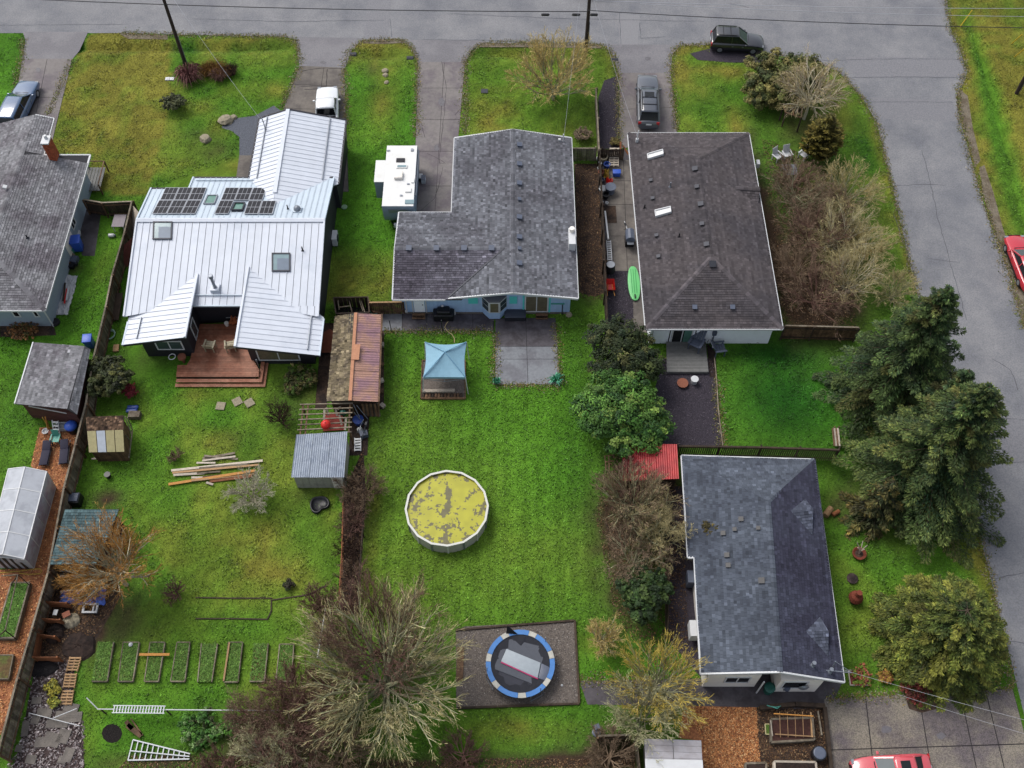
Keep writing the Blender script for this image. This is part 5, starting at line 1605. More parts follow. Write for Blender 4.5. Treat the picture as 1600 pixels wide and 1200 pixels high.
def conifer(name, label, base, H, R, seed, cols, tipcol, n_br=230, per=110, droop=.22, z0=.06, power=.9, size=.26, group=None, prof=None, upturn=.0, wide=.32, jit=(.55, 1.22)):
 t = thing(name, label, 'tree', base, group)
 g = np.random.default_rng(seed)
 mb = MB(); mb.tube([base - ZV * .1, base + ZV * H * .5, base + ZV * (H * .97)], [.24 * H / 12, .13 * H / 12, .02], 8)
 prof = prof or (lambda f: (1 - f) ** power)
 V, COL = [], []
 P_, N_, LN, WD = [], [], [], []
 br = MB()
 for i in range(n_br):
  f = z0 + (1 - z0) * (i / n_br) ** 1.12
  az = i * 2.39996 + g.normal(0, .25)
  L = max(.25, R * prof(f) * g.uniform(*jit))
  rad = np.array([math.cos(az), math.sin(az), 0]); lat = np.array([-math.sin(az), math.cos(az), 0])
  z = base.z + H * f
  dr = droop * g.uniform(.6, 1.4) * (1.15 - f)
  k = max(16, int(per * (L / R) ** 1.0))
  s = g.uniform(.12, 1.0, k) ** .8
  w_ = wide * L * (1.06 - s) * (.55 + s) + .08
  lo = g.uniform(-1, 1, k)
  x = s * L
  zc = -dr * L * s ** 1.5 + upturn * L * s ** 3 - .25 * (lo * w_) ** 2 / max(.2, L) + g.normal(0, .05, k)
  pos = np.array(base) + rad * x[:, None] + lat * (lo * w_)[:, None] + np.array([0, 0, 1.]) * (H * f + zc)[:, None]
  pos[:, 2] = np.maximum(pos[:, 2], .05)
  dirv = rad * (1 - np.abs(lo) * .5)[:, None] + lat * (np.sign(lo) * np.abs(lo) * .9)[:, None] + np.array([0, 0, -dr * .8 + upturn])
  dirv = dirv + g.normal(0, .22, (k, 3))
  dirv /= np.linalg.norm(dirv, axis=1, keepdims=True)
  nz = np.array([0, 0, 1.]) + g.normal(0, .45, (k, 3))
  b = np.cross(dirv, nz); b /= np.linalg.norm(b, axis=1, keepdims=True) + 1e-9
  ln = (size * g.uniform(.6, 1.25, k))[:, None]; wd = ln * g.uniform(.2, .34, k)[:, None]
  V.append(np.stack([pos - dirv * ln * .6, pos + b * wd, pos + dirv * ln, pos - b * wd], 1).reshape(-1, 3))
  ci = g.choice(len(cols), p=np.array([c[1] for c in cols]) / sum(c[1] for c in cols))
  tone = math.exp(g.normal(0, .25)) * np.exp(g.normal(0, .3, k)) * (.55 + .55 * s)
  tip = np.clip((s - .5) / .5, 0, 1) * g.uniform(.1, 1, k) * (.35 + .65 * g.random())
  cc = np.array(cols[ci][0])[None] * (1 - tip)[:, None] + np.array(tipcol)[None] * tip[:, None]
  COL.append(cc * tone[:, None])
  e = base + Vector(rad) * L * .8 + ZV * (H * f - dr * L * .7)
  br.tube([base + ZV * H * f, base + Vector(rad) * L * .4 + ZV * (H * f - dr * L * .22), e], [.035, .025, .008], 4, caps=False)
 mb.build('trunk', bark_tree, t)
 br.build('branches', bark_tree, t, kind='stuff')
 v = np.concatenate(V)
 npmesh('crown', v, np.arange(len(v)).reshape(-1, 4), leaf_m, vcol=np.clip(np.concatenate(COL), .002, 1), parent=t, kind='stuff')
 return t
def blades(parent, name, base, n, R, H, m, seed, wd=.02, spread=1.0, bend=.5, dark=None):
 g = np.random.default_rng(seed)
 segs, tn = [], []
 for i in range(n):
  az = g.uniform(0, 6.283); rr = R * g.uniform(0, .35)
  p = np.array(base) + np.array([math.cos(az) * rr, math.sin(az) * rr, 0])
  ln = g.uniform(.6, 1) ; sp = g.uniform(.15, 1) * spread
  a = p + np.array([math.cos(az) * R * sp * .55, math.sin(az) * R * sp * .55, H * ln * .8])
  b = p + np.array([math.cos(az) * R * sp, math.sin(az) * R * sp, H * ln * (1 - bend * sp)])
  to = math.exp(g.normal(0, .3))
  segs += [(*p, *a, wd, wd * .8), (*a, *b, wd * .8, wd * .15)]; tn += [to, to]
 v, f, tt = ribbons(segs, tn, seed)
 return npmesh(name, v, f, m, tone=tt, parent=parent, kind='stuff')
def tw(n, c, var=.25):
 return mat(n, c, .9, var, 5, tone=True, spec=.1)
tw_yellow = tw('yellow_lichen_twigs', C(230, 206, 140))
tw_olive = tw('pale_olive_twigs', C(206, 192, 142))
tw_lichen = tw('grey_green_lichen_twigs', C(216, 211, 166))
tw_orange = tw('orange_brown_twigs', C(206, 156, 92))
tw_red = tw('reddish_twigs', C(140, 108, 98))
tw_brown = tw('brown_twigs', C(156, 134, 112))
tw_white = tw('whitish_twigs', C(222, 216, 192))
tw_dark = tw('dark_twigs', C(84, 66, 58))
tw_gold = tw('golden_twigs', C(224, 200, 104))
tw_pink = tw('pinkish_grey_twigs', C(196, 172, 156))
flax_m = tw('reddish_flax_leaf', C(150, 108, 104))
grass_dry = tw('dry_brown_grass', C(148, 112, 66))
GR = [(C(64, 104, 38), 3), (C(90, 130, 52), 3), (C(44, 80, 32), 2), (C(124, 150, 68), 1.3)]
DK = [(C(48, 62, 30), 3), (C(66, 76, 36), 2), (C(34, 48, 28), 2), (C(86, 88, 48), 1)]
OL = [(C(96, 100, 52), 3), (C(126, 118, 68), 2), (C(68, 78, 42), 2)]
SP = [(C(46, 72, 36), 3), (C(58, 80, 38), 2), (C(40, 66, 42), 2), (C(80, 80, 40), .8)]
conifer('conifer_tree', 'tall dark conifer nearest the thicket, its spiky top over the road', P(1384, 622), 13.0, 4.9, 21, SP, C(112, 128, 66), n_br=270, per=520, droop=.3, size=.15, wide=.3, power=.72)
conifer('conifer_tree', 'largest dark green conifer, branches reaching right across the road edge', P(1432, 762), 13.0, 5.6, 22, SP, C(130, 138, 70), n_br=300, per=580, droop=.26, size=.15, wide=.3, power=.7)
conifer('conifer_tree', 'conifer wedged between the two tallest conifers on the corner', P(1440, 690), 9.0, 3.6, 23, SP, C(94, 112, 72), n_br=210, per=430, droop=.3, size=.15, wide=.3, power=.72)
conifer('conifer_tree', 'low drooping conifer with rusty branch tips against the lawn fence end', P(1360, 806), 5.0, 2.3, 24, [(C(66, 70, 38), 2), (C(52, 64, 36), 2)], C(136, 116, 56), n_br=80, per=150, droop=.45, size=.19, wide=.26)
GC = [(C(62, 84, 34), 3), (C(82, 98, 40), 2), (C(48, 68, 32), 2), (C(108, 110, 46), 1)]
conifer('cedar_tree', 'broad golden green cedar between the lawn and the driveway slabs', P(1458, 1004), 5.8, 4.1, 25, GC, C(150, 150, 62), n_br=300, per=480, droop=.34, jit=(.82, 1.1), prof=lambda f: max(.08, 1 - f ** 2.4) ** .6, size=.145, wide=.25)
conifer('column_cedar', 'narrow olive brown column cedar beside the weeping tree', P(1276, 246), 4.7, 1.45, 26, [(C(98, 94, 42), 3), (C(74, 76, 36), 2)], C(148, 130, 58), n_br=150, per=80, droop=-.5, prof=lambda f: (1 - f ** 3) * .95 + .05, size=.22)
leafy('laurel_tree', 'bright green leafy laurel tree at the end of the gravel path', P(966, 672), 3.2, 4.4, 42000, .105, GR, 31, k=10, clump=44)
leafy('evergreen_tree', 'dark green leafy tree behind the bright laurel tree', P(967, 586), 2.9, 4.0, 34000, .095, DK, 32, k=10, clump=40)
leafy('evergreen_shrub', 'dark green rounded shrub between bare trees and gravel strip', P(1002, 944), 1.75, 3.3, 13000, .12, [(C(52, 76, 34), 3), (C(74, 94, 44), 2), (C(40, 58, 30), 2)], 33, k=7, cat='shrub')
leafy('evergreen_shrub', 'dark shrub squeezed behind the sheds and the long fence', P(176, 606), 1.75, 2.4, 12000, .11, [(C(58, 66, 32), 3), (C(84, 86, 42), 2), (C(44, 52, 28), 2)], 34, k=8, cat='shrub')
leafy('evergreen_shrub', 'olive evergreen shrub beneath the weeping tree by the street', P(1214, 152), 3.7, 3.1, 24000, .12, OL, 35, k=8, cat='shrub')
leafy('round_shrub', 'small rounded dark green shrub alone on the front lawn', P(274, 170), .98, 1.25, 4200, .09, [(C(74, 80, 50), 3), (C(96, 98, 60), 2), (C(52, 56, 38), 2)], 36, k=6, cat='shrub')
leafy('moss_bush', 'small golden bush growing against the slate roof eave', P(1101, 850, 0), .85, 3.0, 2600, .09, [(C(96, 84, 44), 3), (C(76, 70, 40), 2)], 37, k=5, cat='shrub', trunk_r=.05)
lsh = thing('low_shrub', 'low green shrub mass below the aluminium ladder', 'shrub', P(330, 1140))
_g = random.Random(8)
leaf_cloud(lsh, 'foliage', [(*P(292 + _g.random() * 78, 1116 + _g.random() * 46, .18 + .2 * _g.random()), .28 + .3 * _g.random()) for _ in range(16)], 6000, .085, [(C(86, 132, 50), 3), (C(62, 104, 40), 2), (C(118, 146, 90), 1.5), (C(70, 80, 44), 1)], 38, clump=14)
leafy('red_shrub', 'small crimson leaved shrub beside the dark shrub', P(206, 616), .7, .9, 1200, .07, [(C(150, 52, 62), 3), (C(110, 40, 46), 2)], 39, k=5, cat='shrub', trunk_r=.03)
leafy('spiky_bush', 'tiny dark bush alone at the edge of the sunken bed', P(453, 916), .42, .55, 900, .07, [(C(60, 54, 40), 2), (C(50, 60, 34), 1)], 40, k=4, cat='shrub', trunk_r=.02)
leafy('wild_bush', 'loose green bush below the large window of the east wing', P(470, 597), 1.3, .9, 3200, .09, [(C(86, 112, 46), 2), (C(120, 112, 66), 2), (C(70, 70, 40), 2)], 41, k=7, cat='shrub', trunk_r=.03)
leafy('foundation_bush', 'rusty brown clipped hedge under the south windows of the grey blue house', P(38, 514), 1.3, .6, 3000, .08, [(C(150, 104, 62), 3), (C(112, 82, 54), 2), (C(86, 84, 44), 1)], 42, k=9, cat='hedge', trunk_r=.03, flat=.5)
leafy('yellow_bush', 'small yellow leaved plant beside the row of pallets', P(85, 1078), .55, .5, 800, .08, [(C(170, 160, 62), 3), (C(130, 130, 60), 2)], 43, k=4, cat='plant', trunk_r=.02)
leafy('yellow_bush', 'second small yellow plant nearest the foot of the pallet row', P(87, 1099), .4, .4, 500, .08, [(C(170, 168, 72), 3), (C(120, 130, 56), 2)], 44, k=4, cat='plant', trunk_r=.02)
for i, (px, py, R, c1, c2, lb) in enumerate(((1345, 1058, .75, C(120, 150, 50), C(160, 90, 70), 'small green and red perennial in the edged flower bed'),
  (1380, 1060, .5, C(170, 140, 60), C(150, 100, 60), 'small yellowing plant between flower bed and cedar'),
  (1430, 1082, 1.1, C(130, 60, 52), C(90, 50, 44), 'dark red ground shrub under the cedar at the driveway'),
  (910, 218, .85, C(150, 128, 104), C(120, 104, 84), 'pale withered shrub in the corner of the front lawn'),
  (962, 226, .5, C(120, 110, 60), C(100, 84, 54), 'straggly plant at the foot of the gravel strip'))):
 leafy('garden_plant', lb, P(px, py), R, .55 if i != 3 else 1.0, 1500, .07, [(c1, 3), (c2, 2)], 50 + i, k=5, cat='plant', trunk_r=.02)
bare_tree('bare_tree', 'big bare tree with pale green lichened branches beside the trampoline', P(607, 1080), 7.4, 5.6, 61, bark_lichen, tw_lichen, n0=46, kids=(6, 5, 5), up=.25, r0=.16, stems=6, droop=.1, wander=.12, twig=.012, fan=(.15, .5), m_tip=tw_olive, tip_from=3)
bare_tree('bare_tree', 'reddish bare tree with thin twigs just behind the big lichened tree', P(600, 1030), 6.6, 5.0, 62, tw_red, tw_red, n0=30, kids=(6, 6, 6), up=.4, r0=.07, stems=5, wander=.14, twig=.009, fan=(.15, .55))
bare_tree('bare_tree', 'bare tree with orange brown twigs beside the teal roofed shed', P(198, 914), 5.6, 3.3, 63, bark_pale, tw_yellow, n0=26, kids=(6, 6, 5), up=.3, r0=.13, trunk_h=.3, droop=.08, wander=.13, fan=(.2, .6), m_tip=tw_orange, tip_from=2)
bare_tree('bare_tree', 'yellowish bare tree in front lawn below the middle utility pole', P(868, 152), 5.0, 4.4, 64, bark_lichen, tw_yellow, n0=26, kids=(6, 6, 5), up=.4, r0=.11, stems=3, twig=.016, wander=.16, fan=(.2, .6))
bare_tree('bare_tree', 'bare tree with golden lichen twigs beside the walkway of the white house', P(1022, 1082), 4.6, 3.3, 65, bark_lichen, tw_lichen, n0=32, kids=(6, 5, 4), up=.35, r0=.09, stems=3, wander=.12, fan=(.15, .5), m_tip=tw_gold, tip_from=2)
bare_tree('bare_tree', 'pale bare tree below the golden one, over the corner of the fence', P(1000, 1130), 3.6, 2.6, 66, bark_lichen, tw_lichen, n0=24, kids=(6, 5, 4), up=.22, r0=.07, stems=3, droop=.1, wander=.13, fan=(.15, .55))
bare_tree('bare_tree', 'bare tree with tan twigs below the red shed roof', P(985, 812), 4.6, 3.2, 67, bark_lichen, tw_olive, n0=28, kids=(6, 6, 5), up=.4, r0=.09, stems=5, wander=.14, fan=(.15, .55), m_tip=tw_brown, tip_from=3)
bare_tree('bare_tree', 'bare tree leaning towards the slate roof beside the gravel strip', P(1030, 848), 4.2, 2.3, 68, bark_lichen, tw_olive, n0=10, kids=(6, 6, 5, 3), up=.45, r0=.1, stems=2)
bare_tree('bare_tree', 'drooping bare tree above the dark rounded shrub', P(988, 893), 3.6, 2.6, 69, bark_lichen, tw_brown, n0=11, kids=(6, 6, 5, 3), up=.25, r0=.1, droop=.14, stems=2)
bare_tree('weeping_tree', 'weeping bare tree with pale hanging twigs at the street corner', P(1256, 186), 4.2, 3.4, 70, bark_pale, tw_pink, n0=20, kids=(7, 6, 5), up=.15, wander=.16, fan=(.2, .6), m_tip=tw_olive, tip_from=3, droop=.5, r0=.13, trunk_h=.45)
for i, (px, py, H, R, mt, mk, lb) in enumerate(((1244, 322, 3.6, 3.1, bark_lichen, tw_brown, 'bare bush closest to the white chairs and the brown grey roof'),
  (1320, 318, 3.2, 3.1, bark_lichen, tw_yellow, 'bare olive bush at the roadside behind the column cedar'),
  (1262, 392, 3.6, 3.4, tw_red, tw_red, 'reddish bare bush in the middle of the thicket beside the hip roof'),
  (1310, 392, 4.0, 3.5, bark_pale, tw_lichen, 'pale branched bare tree in the middle of the roadside thicket'),
  (1272, 474, 3.6, 3.2, tw_red, tw_red, 'dark red bare bush just above the brown panel fence'),
  (1322, 462, 4.2, 3.0, bark_pale, tw_olive, 'pale branched bare tree nearest the corner of the panel fence'),
  (1236, 292, 2.4, 2.2, tw_red, tw_red, 'low reddish bush beside the white garden table'),
  (1238, 436, 3.0, 2.6, tw_brown, tw_brown, 'brown bare bush pressed against the gutter of the hip roof'),
  (1288, 350, 3.0, 2.8, tw_brown, tw_brown, 'brown bare bush in the upper middle of the thicket'),
  (1350, 400, 2.6, 2.4, tw_yellow, tw_olive, 'yellowish bare bush on the road side of the thicket'),
  (1392, 470, 2.6, 2.0, bark_lichen, tw_olive, 'small bare bush on the verge at the foot of the tall conifer'))):
 bare_tree('bare_shrub', lb, P(px, py), H, R, 80 + i, mt, mk, cat='bush', n0=24, kids=(6, 6, 5), up=.18, r0=.06, stems=5, wander=.18, twig=.01, fan=(.2, .75), m_tip=tw_olive if mk not in (tw_red, tw_brown) else tw_brown, tip_from=3)
for i, (px, py, H, R, mt, mk, lb) in enumerate(((455, 1148, 4.0, 3.2, tw_brown, tw_red, 'reddish brown bare bush left of the big lichened tree'),
  (515, 1110, 3.4, 2.6, tw_red, tw_red, 'thin reddish bush between the white rail and the big lichened tree'),
  (425, 1196, 3.0, 2.6, bark_pale, tw_lichen, 'pale arching bare bush cut by the lower picture edge'),
  (530, 1190, 3.2, 2.4, tw_brown, tw_brown, 'brown bare bush under the lower fringe of the big lichened tree'),
  (506, 960, 2.4, 1.5, tw_red, tw_red, 'purplish red bush at the end of the fenced brown strip'),
  (566, 776, 2.2, 1.7, tw_dark, tw_brown, 'tangled brown brambles below the corrugated shed'),
  (556, 800, 1.6, 1.3, tw_dark, tw_brown, 'dark scrub in the fenced strip just below the tangled brambles'),
  (548, 868, 1.5, 1.2, tw_dark, tw_dark, 'dark scrub halfway down the fenced strip'),
  (545, 905, 1.5, 1.2, tw_dark, tw_brown, 'brown scrub near the lower end of the fenced strip'),
  (553, 830, 1.8, 1.2, tw_red, tw_red, 'reddish brambles in the strip between two fence lines'),
  (470, 1085, 2.6, 2.2, tw_red, tw_red, 'reddish bare bush over the east end of the vegetable beds'),
  (395, 1130, 2.4, 2.2, tw_brown, tw_brown, 'brown bare bush at the east edge of the low green shrubs'),
  (490, 1160, 3.0, 2.6, bark_lichen, tw_red, 'tangled bare bush between the long white rail and the lower edge'),
  (340, 1196, 1.6, 1.8, tw_red, tw_red, 'low reddish bush right of the orchard ladder tip'),
  (443, 660, 2.3, 1.2, tw_dark, tw_dark, 'small dark bare sapling near the wooden frame'),
  (392, 782, 2.0, 1.9, bark_pale, tw_white, 'small whitish bare tree beside the lumber pile'),
  (938, 1000, 2.3, 1.4, bark_pale, tw_yellow, 'thin bare sapling on the small lawn by the trampoline'),
  (952, 1186, 1.6, 2.2, tw_brown, tw_brown, 'dry brown bush at the lower edge near the pale shed'),
  (720, 1188, .9, 1.6, tw_red, tw_red, 'low reddish twigs at the lower edge of the mossy lawn'),
  (970, 770, 3.0, 2.0, tw_red, tw_red, 'thin reddish bush between the big lawn and the red shed'),
  (275, 935, 1.2, .9, tw_red, tw_red, 'small red twigged shrub at the corner of the sunken bed'),
  (272, 716, .7, .6, tw_brown, tw_brown, 'low brown tuft beside the lumber pile'),
  (152, 925, 2.0, 1.8, tw_brown, tw_orange, 'low orange twigged bush over the blue tarp'))):
 k = (6, 6, 4, 2) if R > 1.3 else (5, 5, 3)
 bare_tree('bare_shrub', lb, P(px, py), H, R, 100 + i, mt, mk, cat='bush', n0=18, kids=k, up=.34, fan=(.2, .65), wander=.18, r0=.06 if R < 2 else .08, stems=3, twig=.01)
fx_ = thing('flax_plant', 'spiky reddish flax plant at the foot of the utility pole', 'plant', P(297, 124))
blades(fx_, 'leaves', P(297, 124), 420, 1.35, 1.5, flax_m, 7, wd=.035, bend=.75)
og = thing('ornamental_grass', 'tall dry brown grass clump behind the flax plant', 'plant', P(334, 118))
for i, (px, py, R, m_) in enumerate(((325, 116, 1.0, grass_dry), (338, 112, 1.2, grass_dry), (350, 118, .9, grass_dry), (344, 124, .9, tw_red))):
 blades(og, 'blades', P(px, py), 420, R, 1.1, m_, 20 + i, wd=.014, bend=.5)
og = thing('dark_bush', 'dark purple bush at the end of the dry grass clump', 'plant', P(363, 116))
blades(og, 'blades', P(363, 116), 500, .75, 1.1, tw_dark, 30, wd=.014, bend=.4)
# vehicles
def loft(mb, stations, ring):
 pts, k = [], None
 for s in stations:
  q = ring(*s); k = len(q); pts += q
 n = len(stations)
 fs = [(i * k + j, (i + 1) * k + j, (i + 1) * k + (j + 1) % k, i * k + (j + 1) % k) for i in range(n - 1) for j in range(k)]
 fs += [tuple(range(k)), tuple(range((n - 1) * k, n * k))[::-1]]
 mb.add(pts, fs)
def bevel(o, wdt=.05, seg=2):
 m = o.modifiers.new('bevel', 'BEVEL'); m.width = wdt; m.segments = seg; m.limit_method = 'ANGLE'; m.angle_limit = math.radians(28)
 for p in o.data.polygons:
  p.use_smooth = True
 return o
def vehicle(name, label, cat, front, rear, W, H, paint, style='suv', hoodpaint=None, group=None, rails=False, sunroof=False, base_z=0.0, L=None):
 f, r = P(*front), P(*rear)
 f.z = r.z = base_z
 c = (f + r) / 2
 L = L or (f - r).length
 t = link(name, None, None, None, label, None, cat, group, Vector((0, 0, 0)))
 w = W / 2
 if style == 'suv':
  st = [(0, .86, .72), (.012, .92, .98), (.04, .97, 1.02), (.12, 1, 1.04), (.40, 1, 1.02), (.62, 1, 1.0), (.70, .995, .99), (.76, .99, .98), (.88, .96, .9), (.96, .9, .8), (.99, .84, .7), (1, .78, .58)]
  cab = dict(x0=.03, x1=.09, x2=.50, x3=.69, bw=.92, tw=.74, zb=1.0)
 elif style == 'pickup':
  st = [(0, .93, .8), (.01, .97, 1.0), (.05, .98, 1.02), (.36, .98, 1.02), (.40, 1, 1.02), (.66, 1, 1.02), (.72, .99, 1.05), (.80, .98, 1.04), (.92, .95, .98), (.97, .9, .9), (1, .84, .66)]
  cab = dict(x0=.40, x1=.42, x2=.60, x3=.73, bw=.92, tw=.76, zb=1.0)
 else:
  st = [(0, .80, .62), (.015, .88, .80), (.05, .94, .88), (.12, .98, .92), (.20, 1, .92), (.45, 1, .90), (.64, 1, .88), (.72, .99, .86), (.84, .96, .78), (.94, .88, .68), (.985, .8, .58), (1, .7, .48)]
  cab = dict(x0=.10, x1=.25, x2=.50, x3=.71, bw=.9, tw=.68, zb=.88)
 def ring(x, k, z):
  x = (x - .5) * L
  ww = w * k
  return [Vector((x, a * ww, b)) for a, b in ((-.86, .26), (-1, .42), (-1, z - .16), (-.95, z - .05), (-.82, z), (0, z + .035), (.82, z), (.95, z - .05), (1, z - .16), (1, .42), (.86, .26))]
 mb = MB(); loft(mb, st, ring)
 body = mb.build('body', paint, t); bevel(body, .03, 2)
 X = lambda q: (q - .5) * L
 zb, zt = cab['zb'] - .02, H - .05
 lowr = [(X(cab['x0']), w * cab['bw'] * .92), (X(cab['x3']), w * cab['bw'] * .93)]
 upr = [(X(cab['x1']), w * cab['tw']), (X(cab['x2']), w * cab['tw'] * .97)]
 g = MB()
 vv = []
 for (xa, ya), z in ((lowr[0], zb), (lowr[1], zb - .02)):
  vv += [Vector((xa, -ya, z)), Vector((xa, ya, z))]
 for (xa, ya), z in ((upr[0], zt), (upr[1], zt)):
  vv += [Vector((xa, -ya, z)), Vector((xa, ya, z))]
 g.add(vv, [(0, 1, 3, 2), (4, 6, 7, 5), (0, 2, 6, 4), (1, 5, 7, 3), (0, 4, 5, 1)])
 g.build('windows', glass_dark, t)
 MB().add([vv[2], vv[3], vv[7], vv[6]], [(0, 1, 2, 3)]).build('windscreen', glass, t)  # lighter than the side glass: sky reflection put into the colour
 rf = MB()
 x1, x2 = upr[0][0] - .06, upr[1][0] + .05
 stn = [(x1, .90, zt + .0), (x1 + .12, 1.0, zt + .045), ((x1 + x2) / 2, 1.03, zt + .07), (x2 - .15, .99, zt + .045), (x2, .92, zt - .01)]
 def rring(x, k, z):
  ww = upr[0][1] * k + .03
  return [Vector((x, a * ww, z + b)) for a, b in ((-1, -.05), (-.97, -.005), (-.6, .02), (0, .028), (.6, .02), (.97, -.005), (1, -.05))]
 loft(rf, stn, rring); rfo = rf.build('roof', paint, t, smooth=True)
 if sunroof:
  MB().box((x2 - .62, 0, zt + .085), (.55, W * .42, .03)).build('sunroof', glass_dark, t)
 for i, (a, b) in enumerate(((0, 4), (1, 5), (2, 6), (3, 7))):
  mb = MB(); mb.bar(vv[a], vv[b], .09, .07); mb.build('pillar', paint, t)
 for s in (-1, 1):
  for q in ((.38,) if style != 'pickup' else (.52,)):
   ta = (q - cab['x0']) / (cab['x3'] - cab['x0'])
   a = Vector((X(q), s * (lowr[0][1] + .01), zb)); b = Vector((X(q) - .03, s * (upr[0][1] + .02), zt))
   mb = MB(); mb.bar(a, b, .07, .05); mb.build('pillar', paint, t)
  mb = MB(); mb.box((X(cab['x3']) - .25, s * (w + .10), zb + .06), (.14, .2, .14)); bevel(mb.build('mirror', paint, t), .03)
  mb = MB(); mb.box((X(.965), s * w * .70, st[-3][2] - .08), (.16, .28, .1)); mb.build('headlight', lamp_clear, t)
  mb = MB(); mb.box((X(.012), s * w * .80, .86 if style != 'car' else .72), (.1, .26, .26 if style != 'car' else .14)); mb.build('taillight', lamp_red, t)
  if rails:
   mb = MB(); mb.bar(Vector((x1 + .2, s * upr[0][1] * .9, zt + .12)), Vector((x2 - .25, s * upr[0][1] * .9, zt + .12)), .05, .05); mb.build('roof_rail', black_pl, t)
 if rails:
  for q in (.3, .62):
   mb = MB(); mb.bar(Vector((x1 + (x2 - x1) * q, -upr[0][1] * .88, zt + .125)), Vector((x1 + (x2 - x1) * q, upr[0][1] * .88, zt + .125)), .05, .03); mb.build('crossbar', black_pl, t)
 for s in (-1, 1):
  for q in (.37, .56) if style != 'pickup' else (.53,):
   mb = MB(); mb.box((X(q), s * (w + .002), .62), (.02, .012, .52)); mb.build('door_seam', black_pl, t)
   mb = MB(); mb.box((X(q) + .16, s * (w + .012), .8), (.16, .03, .035)); mb.build('door_handle', steel, t)
  mb = MB(); mb.box((X(.49), s * (w - .01), .33), (L * .46, .06, .12)); mb.build('sill', black_pl, t)
 wr = .36 if style != 'car' else .32
 for q in (.18, .80):
  for s in (-1, 1):
   mb = MB(); mb.lathe([(wr * .62, -.11), (wr * .95, -.11), (wr, -.08), (wr, .08), (wr * .95, .11), (wr * .62, .11)], (X(q), s * (w - .11), wr), 18, axis='Y'); wh = mb.build('wheel', rubber, t)
   mb = MB(); mb.lathe([(wr * .64, -.10), (wr * .6, .112 if s > 0 else -.112), (wr * .15, .118 if s > 0 else -.118)], (X(q), s * (w - .11), wr), 12, axis='Y'); mb.build('rim', rim_m, wh)
 mb = MB(); mb.box((X(0) - .01, 0, .78 if style != 'car' else .6), (.03, .46, .13)); mb.build('licence_plate', plate_m, t)
 mb = MB(); mb.box((X(.995), 0, .52), (.06, W * .55, .18)); mb.build('grille', black_pl, t)
 mb = MB(); mb.bar(Vector((X(cab['x3']) + .04, -w * .6, zb + .03)), Vector((X(cab['x3']) + .04, w * .6, zb + .03)), .05, .03); mb.build('wiper_cowl', black_pl, t)
 if style == 'pickup':
  mb = MB()
  mb.box((X(.205), 0, 1.035), (L * .37, W * .80, .02)); mb.build('bed_floor', black_pl, t)
  for s in (-1, 1):
   mb = MB(); mb.box((X(.205), s * w * .90, 1.07), (L * .39, .13, .12)); mb.build('bed_rail', paint, t)
  mb = MB(); mb.box((X(.02), 0, 1.07), (.1, W * .85, .12)); mb.build('tailgate', paint, t)
 place(t, c, math.atan2(f.y - r.y, f.x - r.x))
 return t
vehicle('parked_suv', 'black suv with roof rails parked nose first on the concrete driveway', 'suv', (1010, 127), (1012, 206), 1.9, 1.8, paint_grey, rails=True, sunroof=True, group='parked vehicles', base_z=.04)
vehicle('parked_suv', 'black suv parked sideways on the gravel shoulder of the top street', 'suv', (1191, 76), (1108, 72), 1.85, 1.72, paint_black, rails=True, group='parked vehicles', base_z=.025)
vehicle('parked_van', 'blue car parked on the driveway beside the brick chimney house', 'car', (52, 136), (17, 214), 1.9, 1.7, paint_blue, group='parked vehicles', base_z=.04)
vehicle('pickup_truck', 'white pickup truck half under the edge of the white metal garage roof', 'truck', (514, 147), (512, 229), 1.95, 1.85, paint_white, style='pickup', group='parked vehicles', base_z=.04)
vehicle('parked_car', 'shiny red coupe parked on the far roadside, cut by the picture edge', 'car', (1579, 375), (1612, 461), 1.8, 1.4, paint_red, style='car', group='parked vehicles', base_z=.015)
vehicle('parked_car', 'coral red car parked on the driveway slabs at the lower edge', 'car', (1327, 1212), (1450, 1206), 1.8, 1.45, paint_coral, style='car', sunroof=True, group='parked vehicles', base_z=.04)
vehicle('parked_car', 'olive car on the far side of the top street, only its edge in view', 'car', (893, -14), (955, -14), 1.8, 1.45, paint_tan, style='car', group='parked vehicles', base_z=.025)
tr = thing('travel_trailer', 'white travel trailer with slide-out parked between driveway and grass', 'trailer', P(625, 300))
h = 2.75
ta, tb, tc, td = P(602, 224, h), P(650, 223, h), P(649, 322, h), P(599, 323, h)
tx0, tx1 = (ta.x + td.x) / 2, (tb.x + tc.x) / 2
ty1, ty0 = (ta.y + tb.y) / 2, (tc.y + td.y) / 2
mb = MB(); mb.prism([Vector((tx0, ty0, h - .04)), Vector((tx0, ty1 - .25, h - .04)), Vector((tx0, ty1, 2.1)), Vector((tx0, ty1, .6)), Vector((tx0, ty0 + .45, .6)), Vector((tx0, ty0 + .12, 1.5))], (tx1 - tx0, 0, 0))
bevel(mb.build('body', rv_grey, tr), .05)
mb = MB(); mb.prism([Vector((tx0 + .02, ty0 + .02, h - .03)), Vector((tx1 - .02, ty0 + .02, h - .03)), Vector((tx1 - .02, ty1 - .3, h - .03)), Vector((tx0 + .02, ty1 - .3, h - .03))], (0, 0, .05)); mb.build('roof', rv_white, tr)
sx = P(586, 268, 2.5)
mb = MB(); sy1, sy0 = P(590, 251, 2.5).y, P(590, 284, 2.5).y
mb.box(((sx.x + tx0) / 2, (sy1 + sy0) / 2, 1.55), (tx0 - sx.x - .02, sy1 - sy0, 1.85)); so = mb.build('slide_out', rv_grey, tr)
mb = MB(); mb.box(((sx.x + tx0) / 2, (sy1 + sy0) / 2, 2.49), (tx0 - sx.x + .02, sy1 - sy0 + .06, .05)); mb.build('slide_roof', rv_white, so)
